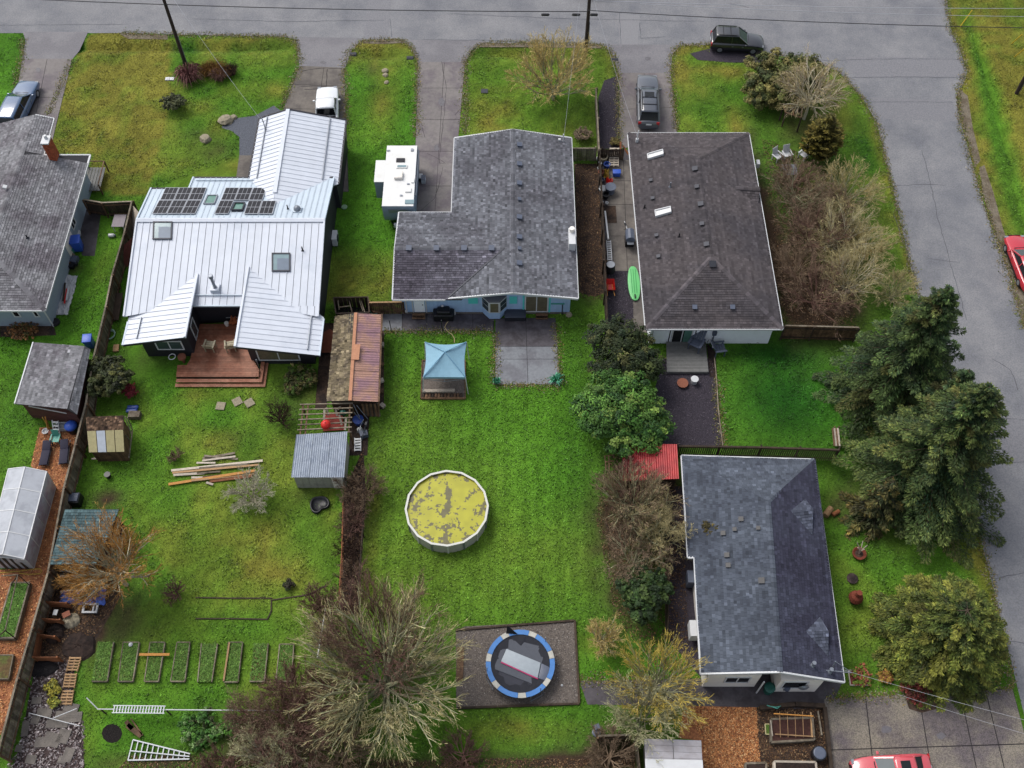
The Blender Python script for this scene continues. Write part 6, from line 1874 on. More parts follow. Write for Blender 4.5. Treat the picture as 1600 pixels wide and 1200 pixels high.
def tz(px, py, a, b, hh, m, n):
 q = P(px, py, h)
 mb = MB(); mb.box((q.x, q.y, h + hh / 2), (a, b, hh)); return mb.build(n, m, tr)
tz(626, 251, .68, .4, .08, pv_cell, 'solar_panel'); tz(628, 261, .85, .32, .1, rv_white, 'roof_hatch'); tz(628, 261, .7, .2, .115, glass_teal, 'hatch_lid')
bevel(tz(623, 276, .68, .75, .28, cream_paint, 'air_conditioner'), .06)
tz(638, 298, .45, .4, .12, rv_white, 'roof_vent'); tz(640, 316, .7, .4, .08, glass_teal, 'roof_hatch'); tz(645, 283, .22, .45, .1, rv_white, 'refrigerator_vent')
tz(644, 235, .2, .25, .1, steel, 'roof_vent'); tz(607, 236, .25, .12, .08, steel, 'roof_vent'); tz(638, 288, .2, .12, .08, steel, 'roof_vent'); tz(627, 306, .2, .12, .08, steel, 'roof_vent')
mb = MB(); mb.tube([Vector((tx1 + .08, ty1 - .6, h - .25)), Vector((tx1 + .08, ty0 + 1.3, h - .25))], .07, 8); mb.build('awning_roll', steel, tr)
for q in (.42, .56):
 for x in (tx0 + .12, tx1 - .12):
  mb = MB(); mb.lathe([(.2, -.1), (.34, -.1), (.36, 0), (.34, .1), (.2, .1)], (x, ty0 + (ty1 - ty0) * q, .36), 16, axis='X'); mb.build('wheel', rubber, tr)
mb = MB(); mb.bar(Vector((tx0 + .5, ty0 + .5, .5)), Vector(((tx0 + tx1) / 2, ty0 - .9, .5)), .1); mb.bar(Vector((tx1 - .5, ty0 + .5, .5)), Vector(((tx0 + tx1) / 2, ty0 - .9, .5)), .1); mb.build('hitch', black_pl, tr)
for s in (-.3, .3):
 mb = MB(); mb.lathe([(.12, 0), (.15, .06), (.15, .38), (.06, .46)], ((tx0 + tx1) / 2 + s, ty0 - .2, .55), 10); mb.build('gas_bottle', white_pl, tr)
mb = MB(); mb.box(((tx0 + tx1) / 2, ty0 + .0, 2.2), (1.5, .06, .35)); mb.build('front_stripe', steel, tr)
cb_ = thing('cooler_box', 'white folding seat and box beside the travel trailer', 'box', P(659, 284))
q = P(656, 281); MB().box(q + ZV * .45, (.5, .5, .06)).build('seat', white_pl, cb_); MB().box(q + ZV * .21, (.42, .42, .42)).build('base', black_pl, cb_)
q = P(662, 284); MB().box(q + ZV * .25, (.34, .5, .48)).build('case', white_pl, cb_); MB().box(q + ZV * .5, (.36, .52, .04)).build('lid', grey_pl, cb_)
# utility poles and wires
def pole(label, base, top_h, extra=True):
 t = thing('utility_pole', label, 'utility pole', base, 'utility poles')
 mb = MB(); mb.tube([base - ZV * .3, base + ZV * top_h * .5, base + ZV * top_h], [.17, .15, .12], 9); mb.build('pole', pole_wood, t)
 if extra:
  mb = MB(); mb.tube([base + Vector((.19, -.05, .3)), base + Vector((.17, -.05, 3.2))], .035, 5); mb.build('conduit', steel, t)
 mb = MB(); mb.box(base + ZV * (top_h - .6), (2.2, .12, .14)); mb.build('crossarm', pole_wood, t)
 for s in (-.95, -.4, .4, .95):
  mb = MB(); mb.lathe([(.04, 0), (.07, .08), (.04, .18)], base + Vector((s, 0, top_h - .53)), 8); mb.build('insulator', glass, t)
 return t
p1, p2, p3 = P(290, 101), P(915, 80), P(1588, 146)
pole('dark utility pole beside the flax plant on the front lawn', p1, 9.5)
pole('dark utility pole behind the yellowish bare front tree', p2, 9.5)
pole('utility pole at the right picture edge in the brown verge', p3, 9.5)
def wire(label, a, b, sag, m, r=.022, name='overhead_wire'):
 n = 14
 pts = [a + (b - a) * (i / n) - ZV * (4 * sag * (i / n) * (1 - i / n)) for i in range(n + 1)]
 o = MB().tube(pts, r, 4).build(name, m, None, org=Vector((pts[0].x, pts[0].y, 0)), label=label, cat='wire', group='overhead wires')
 return o
wire('dark cable sagging along the top street, west half', P(-160, -12, 7), P(918, 18, 7.0), .5, wire_dark, .035)
wire('dark cable crossing the junction at the top of the photo', P(918, 16, 7.0), P(1720, 45, 7), .35, wire_dark, .03)
wire('pale upper wire over the junction, starting near the middle pole top', P(930, 1, 8.2), P(1700, 13, 8.2), .25, wire_light, .02)
wire('pale lower wire over the junction just above the dark cable', P(1000, 6, 7.6), P(1700, 27, 7.6), .25, wire_light, .018)
wire('service wire from west pole down to the white metal garage', P(268, -6, 9), P(415, 197, 3.95), .35, wire_light, .012)
wire('service wire from middle pole down to the brown grey hip roof', P(928, 0, 8.5), P(996, 214, 3.5), .3, wire_light, .011)
wire('service wire from middle pole down to the grey shingle roof', P(905, 6, 8.0), P(881, 214, 3.4), .25, wire_light, .01)
wire('upper service wire over the driveway slabs at the lower right', P(1315, 1046, 3.5), P(1640, 1135, 6), .15, wire_light, .008)
wire('lower service wire over the driveway slabs at the lower right', P(1400, 1084, 4.4), P(1640, 1158, 5.6), .1, wire_light, .008)
for i, (a, b) in enumerate((((1500, 42), (1519, 16)), ((1581, 68), (1597, 54)), ((1585, 89), (1600, 77)))):
 rod('guy_guard', ('thin yellow guy guard nearest the junction in the verge', 'upper of two yellow guy guards at the picture edge', 'lower of two yellow guy guards at the picture edge')[i], a, b, .02, 1.6, .045, guy_yellow, 'guard')
for px in (852, 900, 928):
 q = P(px, 23, 6.9)
 MB().lathe([(.05, -.35), (.11, -.25), (.11, .25), (.05, .35)], q, 8, axis='X').build('splice_case', black_pl, None, org=q, label={852: 'black splice case hung on the dark cable farthest from the middle pole', 900: 'black splice case hung on the dark cable just west of the middle pole', 928: 'black splice case hung on the dark cable just east of the middle pole'}[px], cat='cable box')
# pool, trampoline, gazebo
pz = 1.15
pa, pb, pt, pbm = P(633, 797, pz), P(763, 797, pz), P(697, 736.5, pz), P(697, 852, pz)
pr = ((pb.x - pa.x) / 2 + (pt.y - pbm.y) / 2) / 2
pc0 = Vector(((pa.x + pb.x) / 2, (pt.y + pbm.y) / 2, 0))
pool = thing('swimming_pool', 'round above-ground pool with yellow green algae water', 'pool', pc0)
NP_ = 16
for i in range(NP_):
 a0, a1 = 2 * math.pi * i / NP_ + .05, 2 * math.pi * (i + 1) / NP_ + .05
 e0, e1 = Vector((math.cos(a0), math.sin(a0), 0)), Vector((math.cos(a1), math.sin(a1), 0))
 mb = MB(); n = 3
 for k in range(n):
  b0, b1 = a0 + (a1 - a0) * k / n, a0 + (a1 - a0) * (k + 1) / n
  f0, f1 = Vector((math.cos(b0), math.sin(b0), 0)), Vector((math.cos(b1), math.sin(b1), 0))
  mb.prism([pc0 + f0 * (pr - .05), pc0 + f0 * pr, pc0 + f1 * pr, pc0 + f1 * (pr - .05)], (0, 0, pz - .02))
 mb.build('wall_panel', pool_wall_m, pool)
 mb = MB(); mb.prism([pc0 + e0 * (pr - .07) + ZV * (pz - .02), pc0 + e0 * (pr + .07) + ZV * (pz - .02), pc0 + e1 * (pr + .07) + ZV * (pz - .02), pc0 + e1 * (pr - .07) + ZV * (pz - .02)], (0, 0, .045)); mb.build('rim_section', pool_rim_m, pool)
 piece('post', steel if i % 2 else pool_rim_m, pc0 + e0 * (pr + .03) + ZV * (pz / 2 - .02), (.06, .1, pz - .05), pool, rz=(a0))
nr, na = 56, 200                      # floating algae with murky gaps: a fine grid of water cells
rr_, aa_ = np.meshgrid(np.linspace(.001, pr - .05, nr + 1), np.linspace(0, 2 * np.pi, na, endpoint=False), indexing='ij')
wx_, wy_ = (rr_ * np.cos(aa_)).ravel(), (rr_ * np.sin(aa_)).ravel()
ii_ = (np.arange(nr)[:, None] * na + np.arange(na)[None]).ravel()
jj_ = (np.arange(nr)[:, None] * na + (np.arange(na)[None] + 1) % na).ravel()
fq = np.stack([ii_, ii_ + na, jj_ + na, jj_], 1)
cx_, cy_ = wx_[fq].mean(1), wy_[fq].mean(1)
nz = .4 * vnoise(cx_ * .8 + cy_ * .6, cy_ * .8 - cx_ * .6, .5, 31) + .32 * vnoise(cx_, cy_, .19, 32) + .28 * vnoise(cx_ * .5 - cy_ * .87, cx_ * .87 + cy_ * .5, .085, 33)
band = np.exp(-((cx_ - .12 * np.sin(cy_ * 2)) / .22) ** 2) * (.27 + .1 * np.sin(cy_ * 1.7 + 1)) + .13 * np.clip((np.hypot(cx_, cy_) - pr * .72) / (pr * .28), 0, 1) + .1 * np.exp(-((cx_ + 1.0) ** 2 + (cy_ + 1.5) ** 2) / .5)
gap_ = np.clip((nz + band - .645) / .035, 0, 1)[:, None]
ca_ = np.array(C(186, 182, 42)) * (1 + .22 * (vnoise(cx_, cy_, .35, 34) - .5))[:, None] * (1 - gap_) + np.array(C(110, 104, 66)) * (.85 + .3 * vnoise(cx_, cy_, .15, 35))[:, None] * gap_
npmesh('water', np.stack([wx_ + pc0.x, wy_ + pc0.y, np.full(len(wx_), pz - .16)], 1), fq, mat('algae_water', (1, 1, 1), .4, 0, vcol=True, spec=.4), vcol=ca_, parent=pool)
NOGRASS.append([(pc0.x + math.cos(i * .4) * pr, pc0.y + math.sin(i * .4) * pr) for i in range(16)])
tz_ = .85
t0_ = P(759, 1037, tz_); t1_ = P(867, 1037, tz_)
tc0 = Vector(((t0_.x + t1_.x) / 2, (P(812, 983, tz_).y + P(812, 1092, tz_).y) / 2, 0))
trr = (t1_.x - t0_.x) / 2
tp = thing('trampoline', 'round trampoline with blue and white padding on the gravel pad', 'trampoline', tc0)
NT = 14
for i in range(NT):
 a0, a1 = 2 * math.pi * i / NT + .5, 2 * math.pi * (i + 1) / NT + .5 - .01
 if i % 2:
  a0 += .1; a1 -= .1
 else:
  a0 -= .1; a1 += .1
 mb = MB()
 for k in range(4):
  b0, b1 = a0 + (a1 - a0) * k / 4, a0 + (a1 - a0) * (k + 1) / 4
  f0, f1 = Vector((math.cos(b0), math.sin(b0), 0)), Vector((math.cos(b1), math.sin(b1), 0))
  mb.prism([tc0 + f0 * (trr - .3) + ZV * tz_, tc0 + f0 * trr + ZV * tz_, tc0 + f1 * trr + ZV * tz_, tc0 + f1 * (trr - .3) + ZV * tz_], (0, 0, .05))
 mb.build('pad_section', tramp_white if i % 2 else tramp_blue, tp)
mb = MB(); mb.lathe([(trr - .26, tz_ - .05), (trr - .6, tz_ - .07), (0.05, tz_ - .12)], tc0, 32); mb.build('jumping_mat', tramp_mat, tp)
mb = MB(); mb.tube([tc0 + Vector((math.cos(i * .2618) * (trr - .05), math.sin(i * .2618) * (trr - .05), tz_ - .06)) for i in range(25)], .03, 6); mb.build('frame', steel, tp)
for i in range(4):
 a = 2 * math.pi * i / 4 + .5
 e0, e1 = Vector((math.cos(a - .2), math.sin(a - .2), 0)), Vector((math.cos(a + .2), math.sin(a + .2), 0))
 mb = MB(); mb.tube([tc0 + e0 * trr + ZV * tz_, tc0 + e0 * (trr + .06) + ZV * .05, tc0 + e1 * (trr + .06) + ZV * .05, tc0 + e1 * trr + ZV * tz_], .028, 6); mb.build('leg', steel, tp)
for px, py, pz1 in ((766, 1046, 1.5), (838, 1070, 1.5), (852, 1002, 1.6)):
 q = P(px, py, .9); d = (Vector((q.x, q.y, 0)) - tc0).normalized()
 mb = MB(); mb.tube([tc0 + d * (trr - .02) + ZV * .5, tc0 + d * (trr - .05) + ZV * pz1], .025, 6); mb.build('net_pole', steel, tp)
net = MB()
prev = None
rr_ = random.Random(4)
for i in range(29):        # the collapsed safety net lies inside the ring
 a = 2 * math.pi * i / 28
 o1 = tc0 + Vector((math.cos(a) * (trr - .32), math.sin(a) * (trr - .32), tz_ + .015))
 k = .62 + rr_.uniform(-.14, .12)
 o2 = tc0 + Vector((math.cos(a) * trr * k, math.sin(a) * trr * k, tz_ - .05 + rr_.uniform(0, .06)))
 if prev:
  net.poly([prev[0], o1, o2, prev[1]]);
 prev = (o1, o2)
net.build('safety_net', tramp_net, tp)
def tmat(pts, m, z, n, hgt=.05):
 t = MB(); t.prism([P(x, y, z) for x, y in pts], (0, 0, hgt))
 q = P(*pts[0], z)
 return t
def tp_(x, y):
 return (700 + x * .1375, 950 + y * .1375)
mb = tmat([tp_(650, 340), tp_(1110, 450), tp_(1000, 880), tp_(520, 690)], pad_dark, .81, 'x', .03)
mb.build('dark_sheet', pad_dark, tp)
gm = thing('gym_mat', 'pale grey gym mat with magenta piping lying on the trampoline', 'mat', P(810, 1035, .84))
mb = tmat([tp_(665, 465), tp_(1055, 625), tp_(1020, 800), tp_(602, 610)], pad_grey, .85, 'x', .06); bevel(mb.build('mat', pad_grey, gm), .03)
mb = MB(); mb.bar(P(*tp_(602, 616), .86), P(*tp_(1020, 806), .86), .06, .07); mb.build('piping', pink_m, gm)
gm = thing('folded_mat', 'grey folded mat sticking out beside the pale gym mat on the trampoline', 'mat', P(852, 1046, .84))
mb = tmat([tp_(1062, 630), tp_(1165, 680), tp_(1110, 830), tp_(1025, 800)], steel, .845, 'x', .05); bevel(mb.build('mat', grey_pl, gm), .03)
fl_ = thing('entry_flap', 'black triangular canvas flap at the top edge of the trampoline', 'flap', P(799, 985, .9))
mb = MB(); mb.prism([P(*tp_(675, 205), 1.5), P(*tp_(660, 290), .93), P(*tp_(790, 300), .93)], (0, .03, .02)); mb.build('flap', black_pl, fl_)
ed = thing('timber_edging', 'low timber edging round the trampoline gravel pad', 'edging', P(808, 1038))
for a, b in (((712, 985), (898, 970)), ((898, 970), (905, 1100)), ((905, 1100), (713, 1107))):
 A_, B_ = P(*a), P(*b); n = max(1, int((B_ - A_).length / 2.4))
 for k in range(n):
  pbar('timber', wood_dark, A_ + (B_ - A_) * (k / n) + ZV * .07, A_ + (B_ - A_) * ((k + .985) / n) + ZV * .07, .12, .14, ed)
pl_ = MB(); q0, q1 = P(719, 1012), P(719, 1064); pl_.box((q0 + q1) / 2 + ZV * .07, (.42, (q0 - q1).length, .08)); pl_.build('plank', wood_brown, None, org=(q0 + q1) / 2, label='wide brown plank lying on the gravel pad left of the trampoline', cat='plank')
st_ = MB(); q = P(878, 1071); st_.lathe([(.04, .02), (.08, .05), (.03, .1)], q, 7); st_.build('pebble', white_pl, None, org=q, label='white pebble on the gravel pad right of the trampoline', cat='stone')
gz_ = 2.15
gc = [P(664, 534, gz_), P(729, 535, gz_), P(727, 590, gz_), P(661, 589, gz_)]
gx0, gx1, gy0, gy1 = (gc[0].x + gc[3].x) / 2, (gc[1].x + gc[2].x) / 2, (gc[2].y + gc[3].y) / 2, (gc[0].y + gc[1].y) / 2
gb = thing('gazebo', 'pale blue fabric gazebo over the gravel box on the lawn', 'gazebo', Vector(((gx0 + gx1) / 2, (gy0 + gy1) / 2, 0)))
ap = P(695, 550, 2.72)
cr = [Vector((gx0, gy0, gz_)), Vector((gx1, gy0, gz_)), Vector((gx1, gy1, gz_)), Vector((gx0, gy1, gz_))]
mb = MB()
for i in range(4):
 a, b = cr[i], cr[(i + 1) % 4]
 N_ = 6
 grid = []
 for r_ in range(N_ + 1):
  f = r_ / N_
  row = []
  for k in range(N_ + 1):
   s = k / N_
   p = (a + (b - a) * s) * (1 - f) + ap * f
   p = p - ZV * (.16 * math.sin(math.pi * s) * (1 - f) + .07 * math.sin(math.pi * f))
   e = (ap - (a + b) / 2); e.z = 0
   p = p + e.normalized() * .12 * math.sin(math.pi * s) * (1 - f) ** 2
   row.append(p)
  grid += row
 k_ = N_ + 1
 mb.add(grid, [(r_ * k_ + k, r_ * k_ + k + 1, (r_ + 1) * k_ + k + 1, (r_ + 1) * k_ + k) for r_ in range(N_) for k in range(N_)])
 val = []
 for k in range(k_):
  val.append(grid[k]); val.append(grid[k] - ZV * .2)
 mb.add(val, [(2 * k + 1, 2 * k + 3, 2 * k + 2, 2 * k) for k in range(N_)])
cn = mb.build('canopy', canopy_m, gb)
sm = MB()
for c_ in cr:
 sm.bar(c_ + ZV * .03, ap + ZV * .01, .05, .03)
sm.build('seam', mat('canopy_seam', C(104, 152, 182), .7, .05, 3), cn)
for c_ in cr:
 mb = MB(); mb.tube([Vector((c_.x, c_.y, gz_ - .02)), Vector((c_.x + (.12 if c_.x > ap.x else -.12), c_.y - .05, 0))], .035, 6); mb.build('leg', white_pl, gb)
mb = MB(); mb.tube([cr[0] - ZV * .25, (cr[0] + cr[1]) / 2 - ZV * .55, cr[1] - ZV * .25], .02, 5); mb.tube([(cr[0] + cr[1]) / 2 - ZV * .55, ap - ZV * .2], .02, 5); mb.build('brace', steel, gb)
gq = [P(660, 565), P(727, 565), P(727, 624), P(658, 624)]
bxs = thing('gravel_box', 'timber edged gravel box with a log row beneath the gazebo', 'planter', (gq[0] + gq[2]) / 2)
MB().prism([p + ZV * .02 for p in gq], (0, 0, .1)).build('gravel_fill', gravel_tramp, bxs)
for a, b in zip(gq, gq[1:] + gq[:1]):
 pbar('side_board', wood_brown, a + ZV * .1, b + ZV * .1, .08, .2, bxs)
la, lb = P(661, 615), P(711, 614)
pbar('beam', wood_pale, la + ZV * .34, lb + ZV * .34, .22, .14, bxs)
for k in range(13):
 q = P(662 + k * 4.9, 620)
 mb = MB(); mb.lathe([(.09 + RN.random() * .03, -.16), (.1, .16)], q + ZV * .16, 8, axis='Y'); mb.build('log', wood_brown if k % 3 else wood_dark, bxs)
NOGRASS.append([(p.x, p.y) for p in gq])
bq = thing('barbecue', 'barbecue under a shiny black cover on the rear walk', 'barbecue', P(695, 495))
q = P(694, 497)
mb = MB(); mb.prism([q + Vector((x, y, 0.05)) for x, y in ((-.78, -.4), (.72, -.38), (.8, .36), (-.8, .38))], (0, 0, .72)); bevel(mb.build('cover', black_pl, bq), .1, 3)
mb = MB(); mb.prism([q + Vector((x, y, .75)) for x, y in ((-.5, -.3), (.5, -.3), (.48, .3), (-.5, .3))], (.02, 0, .36)); bevel(mb.build('hood', black_pl, bq), .12, 3)
mb = MB(); mb.lathe([(.1, 0), (.15, .06), (.15, .38), (.06, .46)], P(709, 491), 10); mb.build('gas_bottle', white_pl, bq)
ht = thing('storage_box', 'dark slate garden storage box beside the sliding door', 'box', P(805, 498))
q = (P(789, 503) + P(821, 503)) / 2
hw = P(821, 500).x - P(789, 500).x
MB().box(q + Vector((0, .4, .25)), (hw, .72, .46)).build('chest', steel_dark, ht)
mb = MB(); mb.box(q + Vector((0, .4, .52)), (hw + .06, .8, .08)); bevel(mb.build('lid', mat('slate_cover', C(66, 72, 86), .6, .08, 4), ht), .03)
hs = MB(); pts = [P(*p) for p in ((701, 502), (697, 507), (695, 512), (699, 518), (706, 523), (710, 529), (710, 536))]
hs.tube([p + ZV * .05 for p in pts], .03, 6); hs.build('garden_hose', hose_y, None, org=pts[0], label='tan garden hose curling from the barbecue to the gazebo', cat='hose')
cl = thing('clothes_line', 'teal folding clothes line on a dark post by the house corner', 'clothes line', P(878, 491))
q = P(878, 491); mb = MB(); mb.tube([q, q + ZV * 1.3], .035, 6); mb.build('post', steel_dark, cl); mb = MB(); mb.bar(q + Vector((-.85, 0, 1.32)), q + Vector((.15, 0, 1.32)), .1, .06); mb.build('arm', teal_pl, cl)
q = P(889, 493); rk = MB(); rk.lathe([(.2, 0), (.26, .1), (.16, .26), (.02, .3)], q, 7); rk.build('boulder', boulder_m, None, org=q, label='pale boulder at the corner of the blue house and patio', cat='rock')
def pinwheel(px, py, r, lb):
 t = thing('garden_plant', lb, 'plant', P(px, py))
 q = P(px, py)
 blades(t, 'leaves', q, 60, r, .55, tw(lb[:9] + '_leaf', C(120, 206, 168)), int(px), wd=.05, bend=.5)
 return t
pinwheel(869, 594, .6, 'pale mint coloured plant at the lower right patio corner'); pinwheel(776, 598, .35, 'small pale mint plant at the lower left patio corner')
for i, (a, b) in enumerate((((609, 488), (612, 519)), ((691, 497), (692, 519)), ((772, 488), (772, 519)), ((773, 572), (773, 601)), ((883, 570), (881, 605)))):
 q = P(*b)
 MB().tube([q, q + Vector((-.03, .02, 1.5 if i != 3 else 1.2))], .035, 6).build('lamp_post', steel_dark, None, org=q, label=('thin black post at the west end of the rear walk', 'thin black post by the barbecue on the rear walk', 'thin black post where walk and patio meet', 'thin black post at the lower left of the patio', 'thin black post at the lower right of the patio')[i], cat='post', group='thin black posts round the patio')
# sheds
def gable_shed(name, label, eave_l, ridge, eave_r, zl, zr, ze, m_l, m_r, wallm, inset_=.25, corr_r=False, cols=8, corr_pitch=.18, cat='shed', kw=None):
 """each argument a pair of image points (far end, near end)"""
 el = [P(*p, zl) for p in eave_l]; rd = [P(*p, zr) for p in ridge]; er = [P(*p, ze) for p in eave_r]
 c = (el[0] + er[1]) / 2
 t = thing(name, label, cat, Vector((c.x, c.y, 0)))
 kw = kw or {}
 roof(t, [[el[0], el[1], rd[1], rd[0]]], m_l, seed=int(el[0].x * 10), thick=.06, **kw)
 if corr_r:
  corrugated(t, [er[1], er[0], rd[0], rd[1]], m_r, corr_pitch, .02, cols=cols)
 else:
  roof(t, [[er[1], er[0], rd[0], rd[1]]], m_r, seed=int(el[0].x * 10) + 1, thick=.06, **kw)
 fp = shrink([el[0], el[1], er[1], er[0]], inset_)
 wall(t, fp, 0, min(zl, ze) - .08, wallm)
 for k, (a, b, r_) in enumerate(((fp[1], fp[2], rd[1]), (fp[0], fp[3], rd[0]))):
  m0 = min(zl, ze) - .09
  rr2 = Vector((r_.x, (a.y + b.y) / 2, zr - .1))
  MB().prism([Vector((a.x, a.y, m0)), Vector((b.x, b.y, m0)), Vector((b.x, b.y, max(m0, ze - .1))), rr2, Vector((a.x, a.y, max(m0, zl - .1)))], (0, .05 if k == 0 else -.05, 0)).build('wall', wallm, t)
 return t, fp
sh, fp = gable_shed('long_shed', 'long shed with mossy shakes on one slope and pink metal on the other', [(523, 494), (510, 627)], [(556, 489), (547, 626)], [(597, 491), (592, 628)], 1.9, 2.35, 1.85, shing_moss, rust_metal, wood_dark, corr_r=True, cols=9, kw=dict(contrast=.34, wlo=.09, whi=.22, course=.2, rag=.05))
rd0, rd1 = P(556, 489, 2.4), P(547, 626, 2.4)
pbar('ridge_flashing', rust_trim, rd0 + ZV * .03, rd1 + ZV * .03, .22, .05, sh)
q = P(556, 551, 2.4); piece('roof_patch', rust_trim, q + ZV * .08, (.55, 1.3, .03), sh)
e0_, e1_ = P(597, 491, 1.85), P(592, 628, 1.85)
pbar('edge_flashing', wood_brown, e0_ + ZV * .02, e1_ + ZV * .02, .12, .08, sh)
ws = thing('wood_stack', 'stacked firewood slabs under the end of the pink metal roof', 'wood stack', P(579, 650))
for k in range(12):
 a, b = P(566 + k * 2.2, 631, 1.5 - (k % 3) * .1), P(570 + k * 2.1, 650, .1)
 pbar('slab', (wood_brown, wood_dark, wood_grey)[k % 3], a, b, .13, .1, ws)
pbar('top_board', wood_brown, P(592, 629, 1.7), P(591, 651, .1), .12, .08, ws)
for k, (px, py) in enumerate(((597, 540), (596, 570), (596, 596), (596, 612), (598, 635))):
 q = P(px, py); MB().box(q + ZV * .12, (.3, .35, .22), rz=k).build('scrap_block', wood_brown if k % 2 else wood_pale, None, org=q, label=('loose timber scrap beside the pink metal eave, uppermost', 'second loose timber scrap down the pink metal eave', 'third loose timber scrap down the pink metal eave', 'fourth loose timber scrap down the pink metal eave', 'lowest loose timber scrap beside the firewood slabs')[k], cat='wood scrap', group='timber scraps along the long shed')
pn = thing('animal_pen', 'dark timber pen with frames behind the long shed', 'pen', P(548, 480))
cs_ = [P(521, 465, 1.3), P(575, 464, 1.3), P(577, 488, 1.3), P(525, 490, 1.3)]
for a, b in zip(cs_, cs_[1:] + cs_[:1]):
 d = b - a; n = max(2, int(d.length / .3))
 for k in range(n):
  p = a + d * ((k + .5) / n); piece('board', wood_dark, (p.x, p.y, .62), (d.length / n - .02, .03, 1.25), pn, rz=math.atan2(d.y, d.x))
 pbar('top_rail', wood_dark, a, b, .09, .06, pn)
for a, b in (((528, 470), (549, 469)), ((528, 470), (530, 484)), ((545, 468), (550, 487)), ((530, 480), (548, 478)), ((561, 468), (567, 486)), ((563, 466), (570, 488))):
 pbar('frame_bar', wood_grey, P(*a, .9), P(*b, .6), .07, .06, pn)
MB().prism([Vector((p.x, p.y, .02)) for p in cs_], (0, 0, .03)).build('floor', mat('pen_floor', C(30, 28, 28), .95, .4, 6), pn)
rs = MB(); rs.prism([P(504, 521, .9), P(515, 514, 1.1), P(522, 518, 1.1), P(521, 551, .5), P(502, 551, .35)], (0, 0, .03)); rs.build('rusty_sheet', rust_sheet, None, org=P(512, 535), label='rust brown board leaning between the white roof and the mossy shed', cat='board')
gp = thing('plank_gate', 'crossed brown planks of a gate beside the long shed', 'gate', P(608, 490))
for a, b in (((580, 478), (605, 476)), ((600, 474), (590, 490)), ((602, 474), (626, 489)), ((610, 478), (628, 485)), ((582, 486), (600, 489))):
 pbar('plank', wood_brown, P(*a, .9), P(*b, .3), .2, .04, gp)
hz_ = MB(); q = P(585, 488, .3); hz_.tube([q + Vector((math.cos(k * .7) * .28, math.sin(k * .7) * .28, k * .01)) for k in range(20)], .03, 5); hz_.build('hose_coil', teal_pl, None, org=Vector((q.x, q.y, 0)), label='teal hose coil behind the top of the pink metal roof', cat='hose')
cs2 = thing('plastic_roof_shed', 'pale shed under translucent corrugated sheets beside the brown strip', 'shed', P(500, 750))
pr_ = [P(455, 746, 1.75), P(538, 746, 1.75), P(543, 674, 2.25), P(463, 679, 2.25)]
for j in range(3):
 t0, t1 = j / 3, (j + 1.06) / 3
 a = pr_[0] + (pr_[3] - pr_[0]) * t0; b = pr_[1] + (pr_[2] - pr_[1]) * t0
 c_ = pr_[1] + (pr_[2] - pr_[1]) * min(1, t1); d_ = pr_[0] + (pr_[3] - pr_[0]) * min(1, t1)
 o = ZV * (.012 * j)
 corrugated(cs2, [a + o * -1, b + o * -1, c_ + o * -1, d_ + o * -1], poly_roof, .12, .022, cols=6, jitter=.012)
fpx = shrink(pr_, .12)
wall(cs2, fpx, 0, 1.68, pale_wall)
for k in range(7):
 t = (k + .5) / 7; p = fpx[0] + (fpx[1] - fpx[0]) * t
 piece('wall_board', pale_wall, (p.x, p.y - .02, .84), ((fpx[1] - fpx[0]).length / 7 - .02, .03, 1.62), cs2)
a = fpx[0] + (fpx[1] - fpx[0]) * .76; b = fpx[0] + (fpx[1] - fpx[0]) * .98
MB().box(((a.x + b.x) / 2, a.y - .05, .82), (b.x - a.x, .04, 1.5)).build('door', cream_paint, cs2)
pg = thing('pergola', 'open timber frame of thin rafters above a red floor', 'pergola', P(510, 655))
hh = 1.9
fr_ = [P(472, 632, hh), P(549, 630, hh), P(547, 675, hh), P(467, 680, hh)]
for k in range(7):
 t = k / 6
 pbar('rafter', wood_grey, fr_[0] + (fr_[3] - fr_[0]) * t - Vector((.15, 0, 0)), fr_[1] + (fr_[2] - fr_[1]) * t + Vector((.1, 0, 0)), .07, .07, pg)
for s in (0.02, .12, .97):
 pbar('beam', wood_brown, fr_[0] + (fr_[1] - fr_[0]) * s - ZV * .08, fr_[3] + (fr_[2] - fr_[3]) * s - ZV * .08, .1, .1, pg)
for p in fr_:
 piece('post', wood_brown, (p.x, p.y, hh / 2), (.1, .1, hh), pg)
rdm = MB(); rdm.prism([P(505, 645, .1), P(535, 645, .1), P(538, 672, .1), P(505, 674, .1)], (0, 0, .04)); rdm.build('red_floor', mat('faded_red_floor', C(132, 46, 36), .8, .3, 4), pg)
for k, (a, b) in enumerate((((510, 637), (513, 649)), ((524, 637), (527, 650)), ((530, 648), (534, 664)), ((541, 652), (539, 672)), ((507, 640), (506, 664)), ((535, 629), (528, 640)))):
 MB().bar(P(*a, 1.0), P(*b, .6), .14, .06).build('plank', wood_pale, None, org=P(*b), label=('pale plank under the timber frame, near its top left', 'pale plank under the timber frame, top centre', 'pale slanting plank over the red floor', 'pale plank at the right side of the timber frame', 'long pale plank beside the red ball', 'pale plank propped at the top of the timber frame')[k], cat='plank', group='planks stored in the timber frame')
q = P(510, 667, 1.95); rb = thing('red_ball', 'large red float ball on the rafters of the timber frame', 'ball', q)
MB().lathe([(.05, -.33), (.2, -.28), (.3, -.16), (.34, 0), (.3, .16), (.2, .28), (.05, .33)], q + ZV * .3, 16).build('ball', red_pl, rb, smooth=True); MB().lathe([(.08, .3), (.05, .38)], q + ZV * .3, 8).build('valve', red_pl, rb)
gc_ = thing('teal_reel', 'teal hose reel hanging in the corner of the timber frame', 'hose reel', P(536, 645)); q = P(536, 645, 1.2)
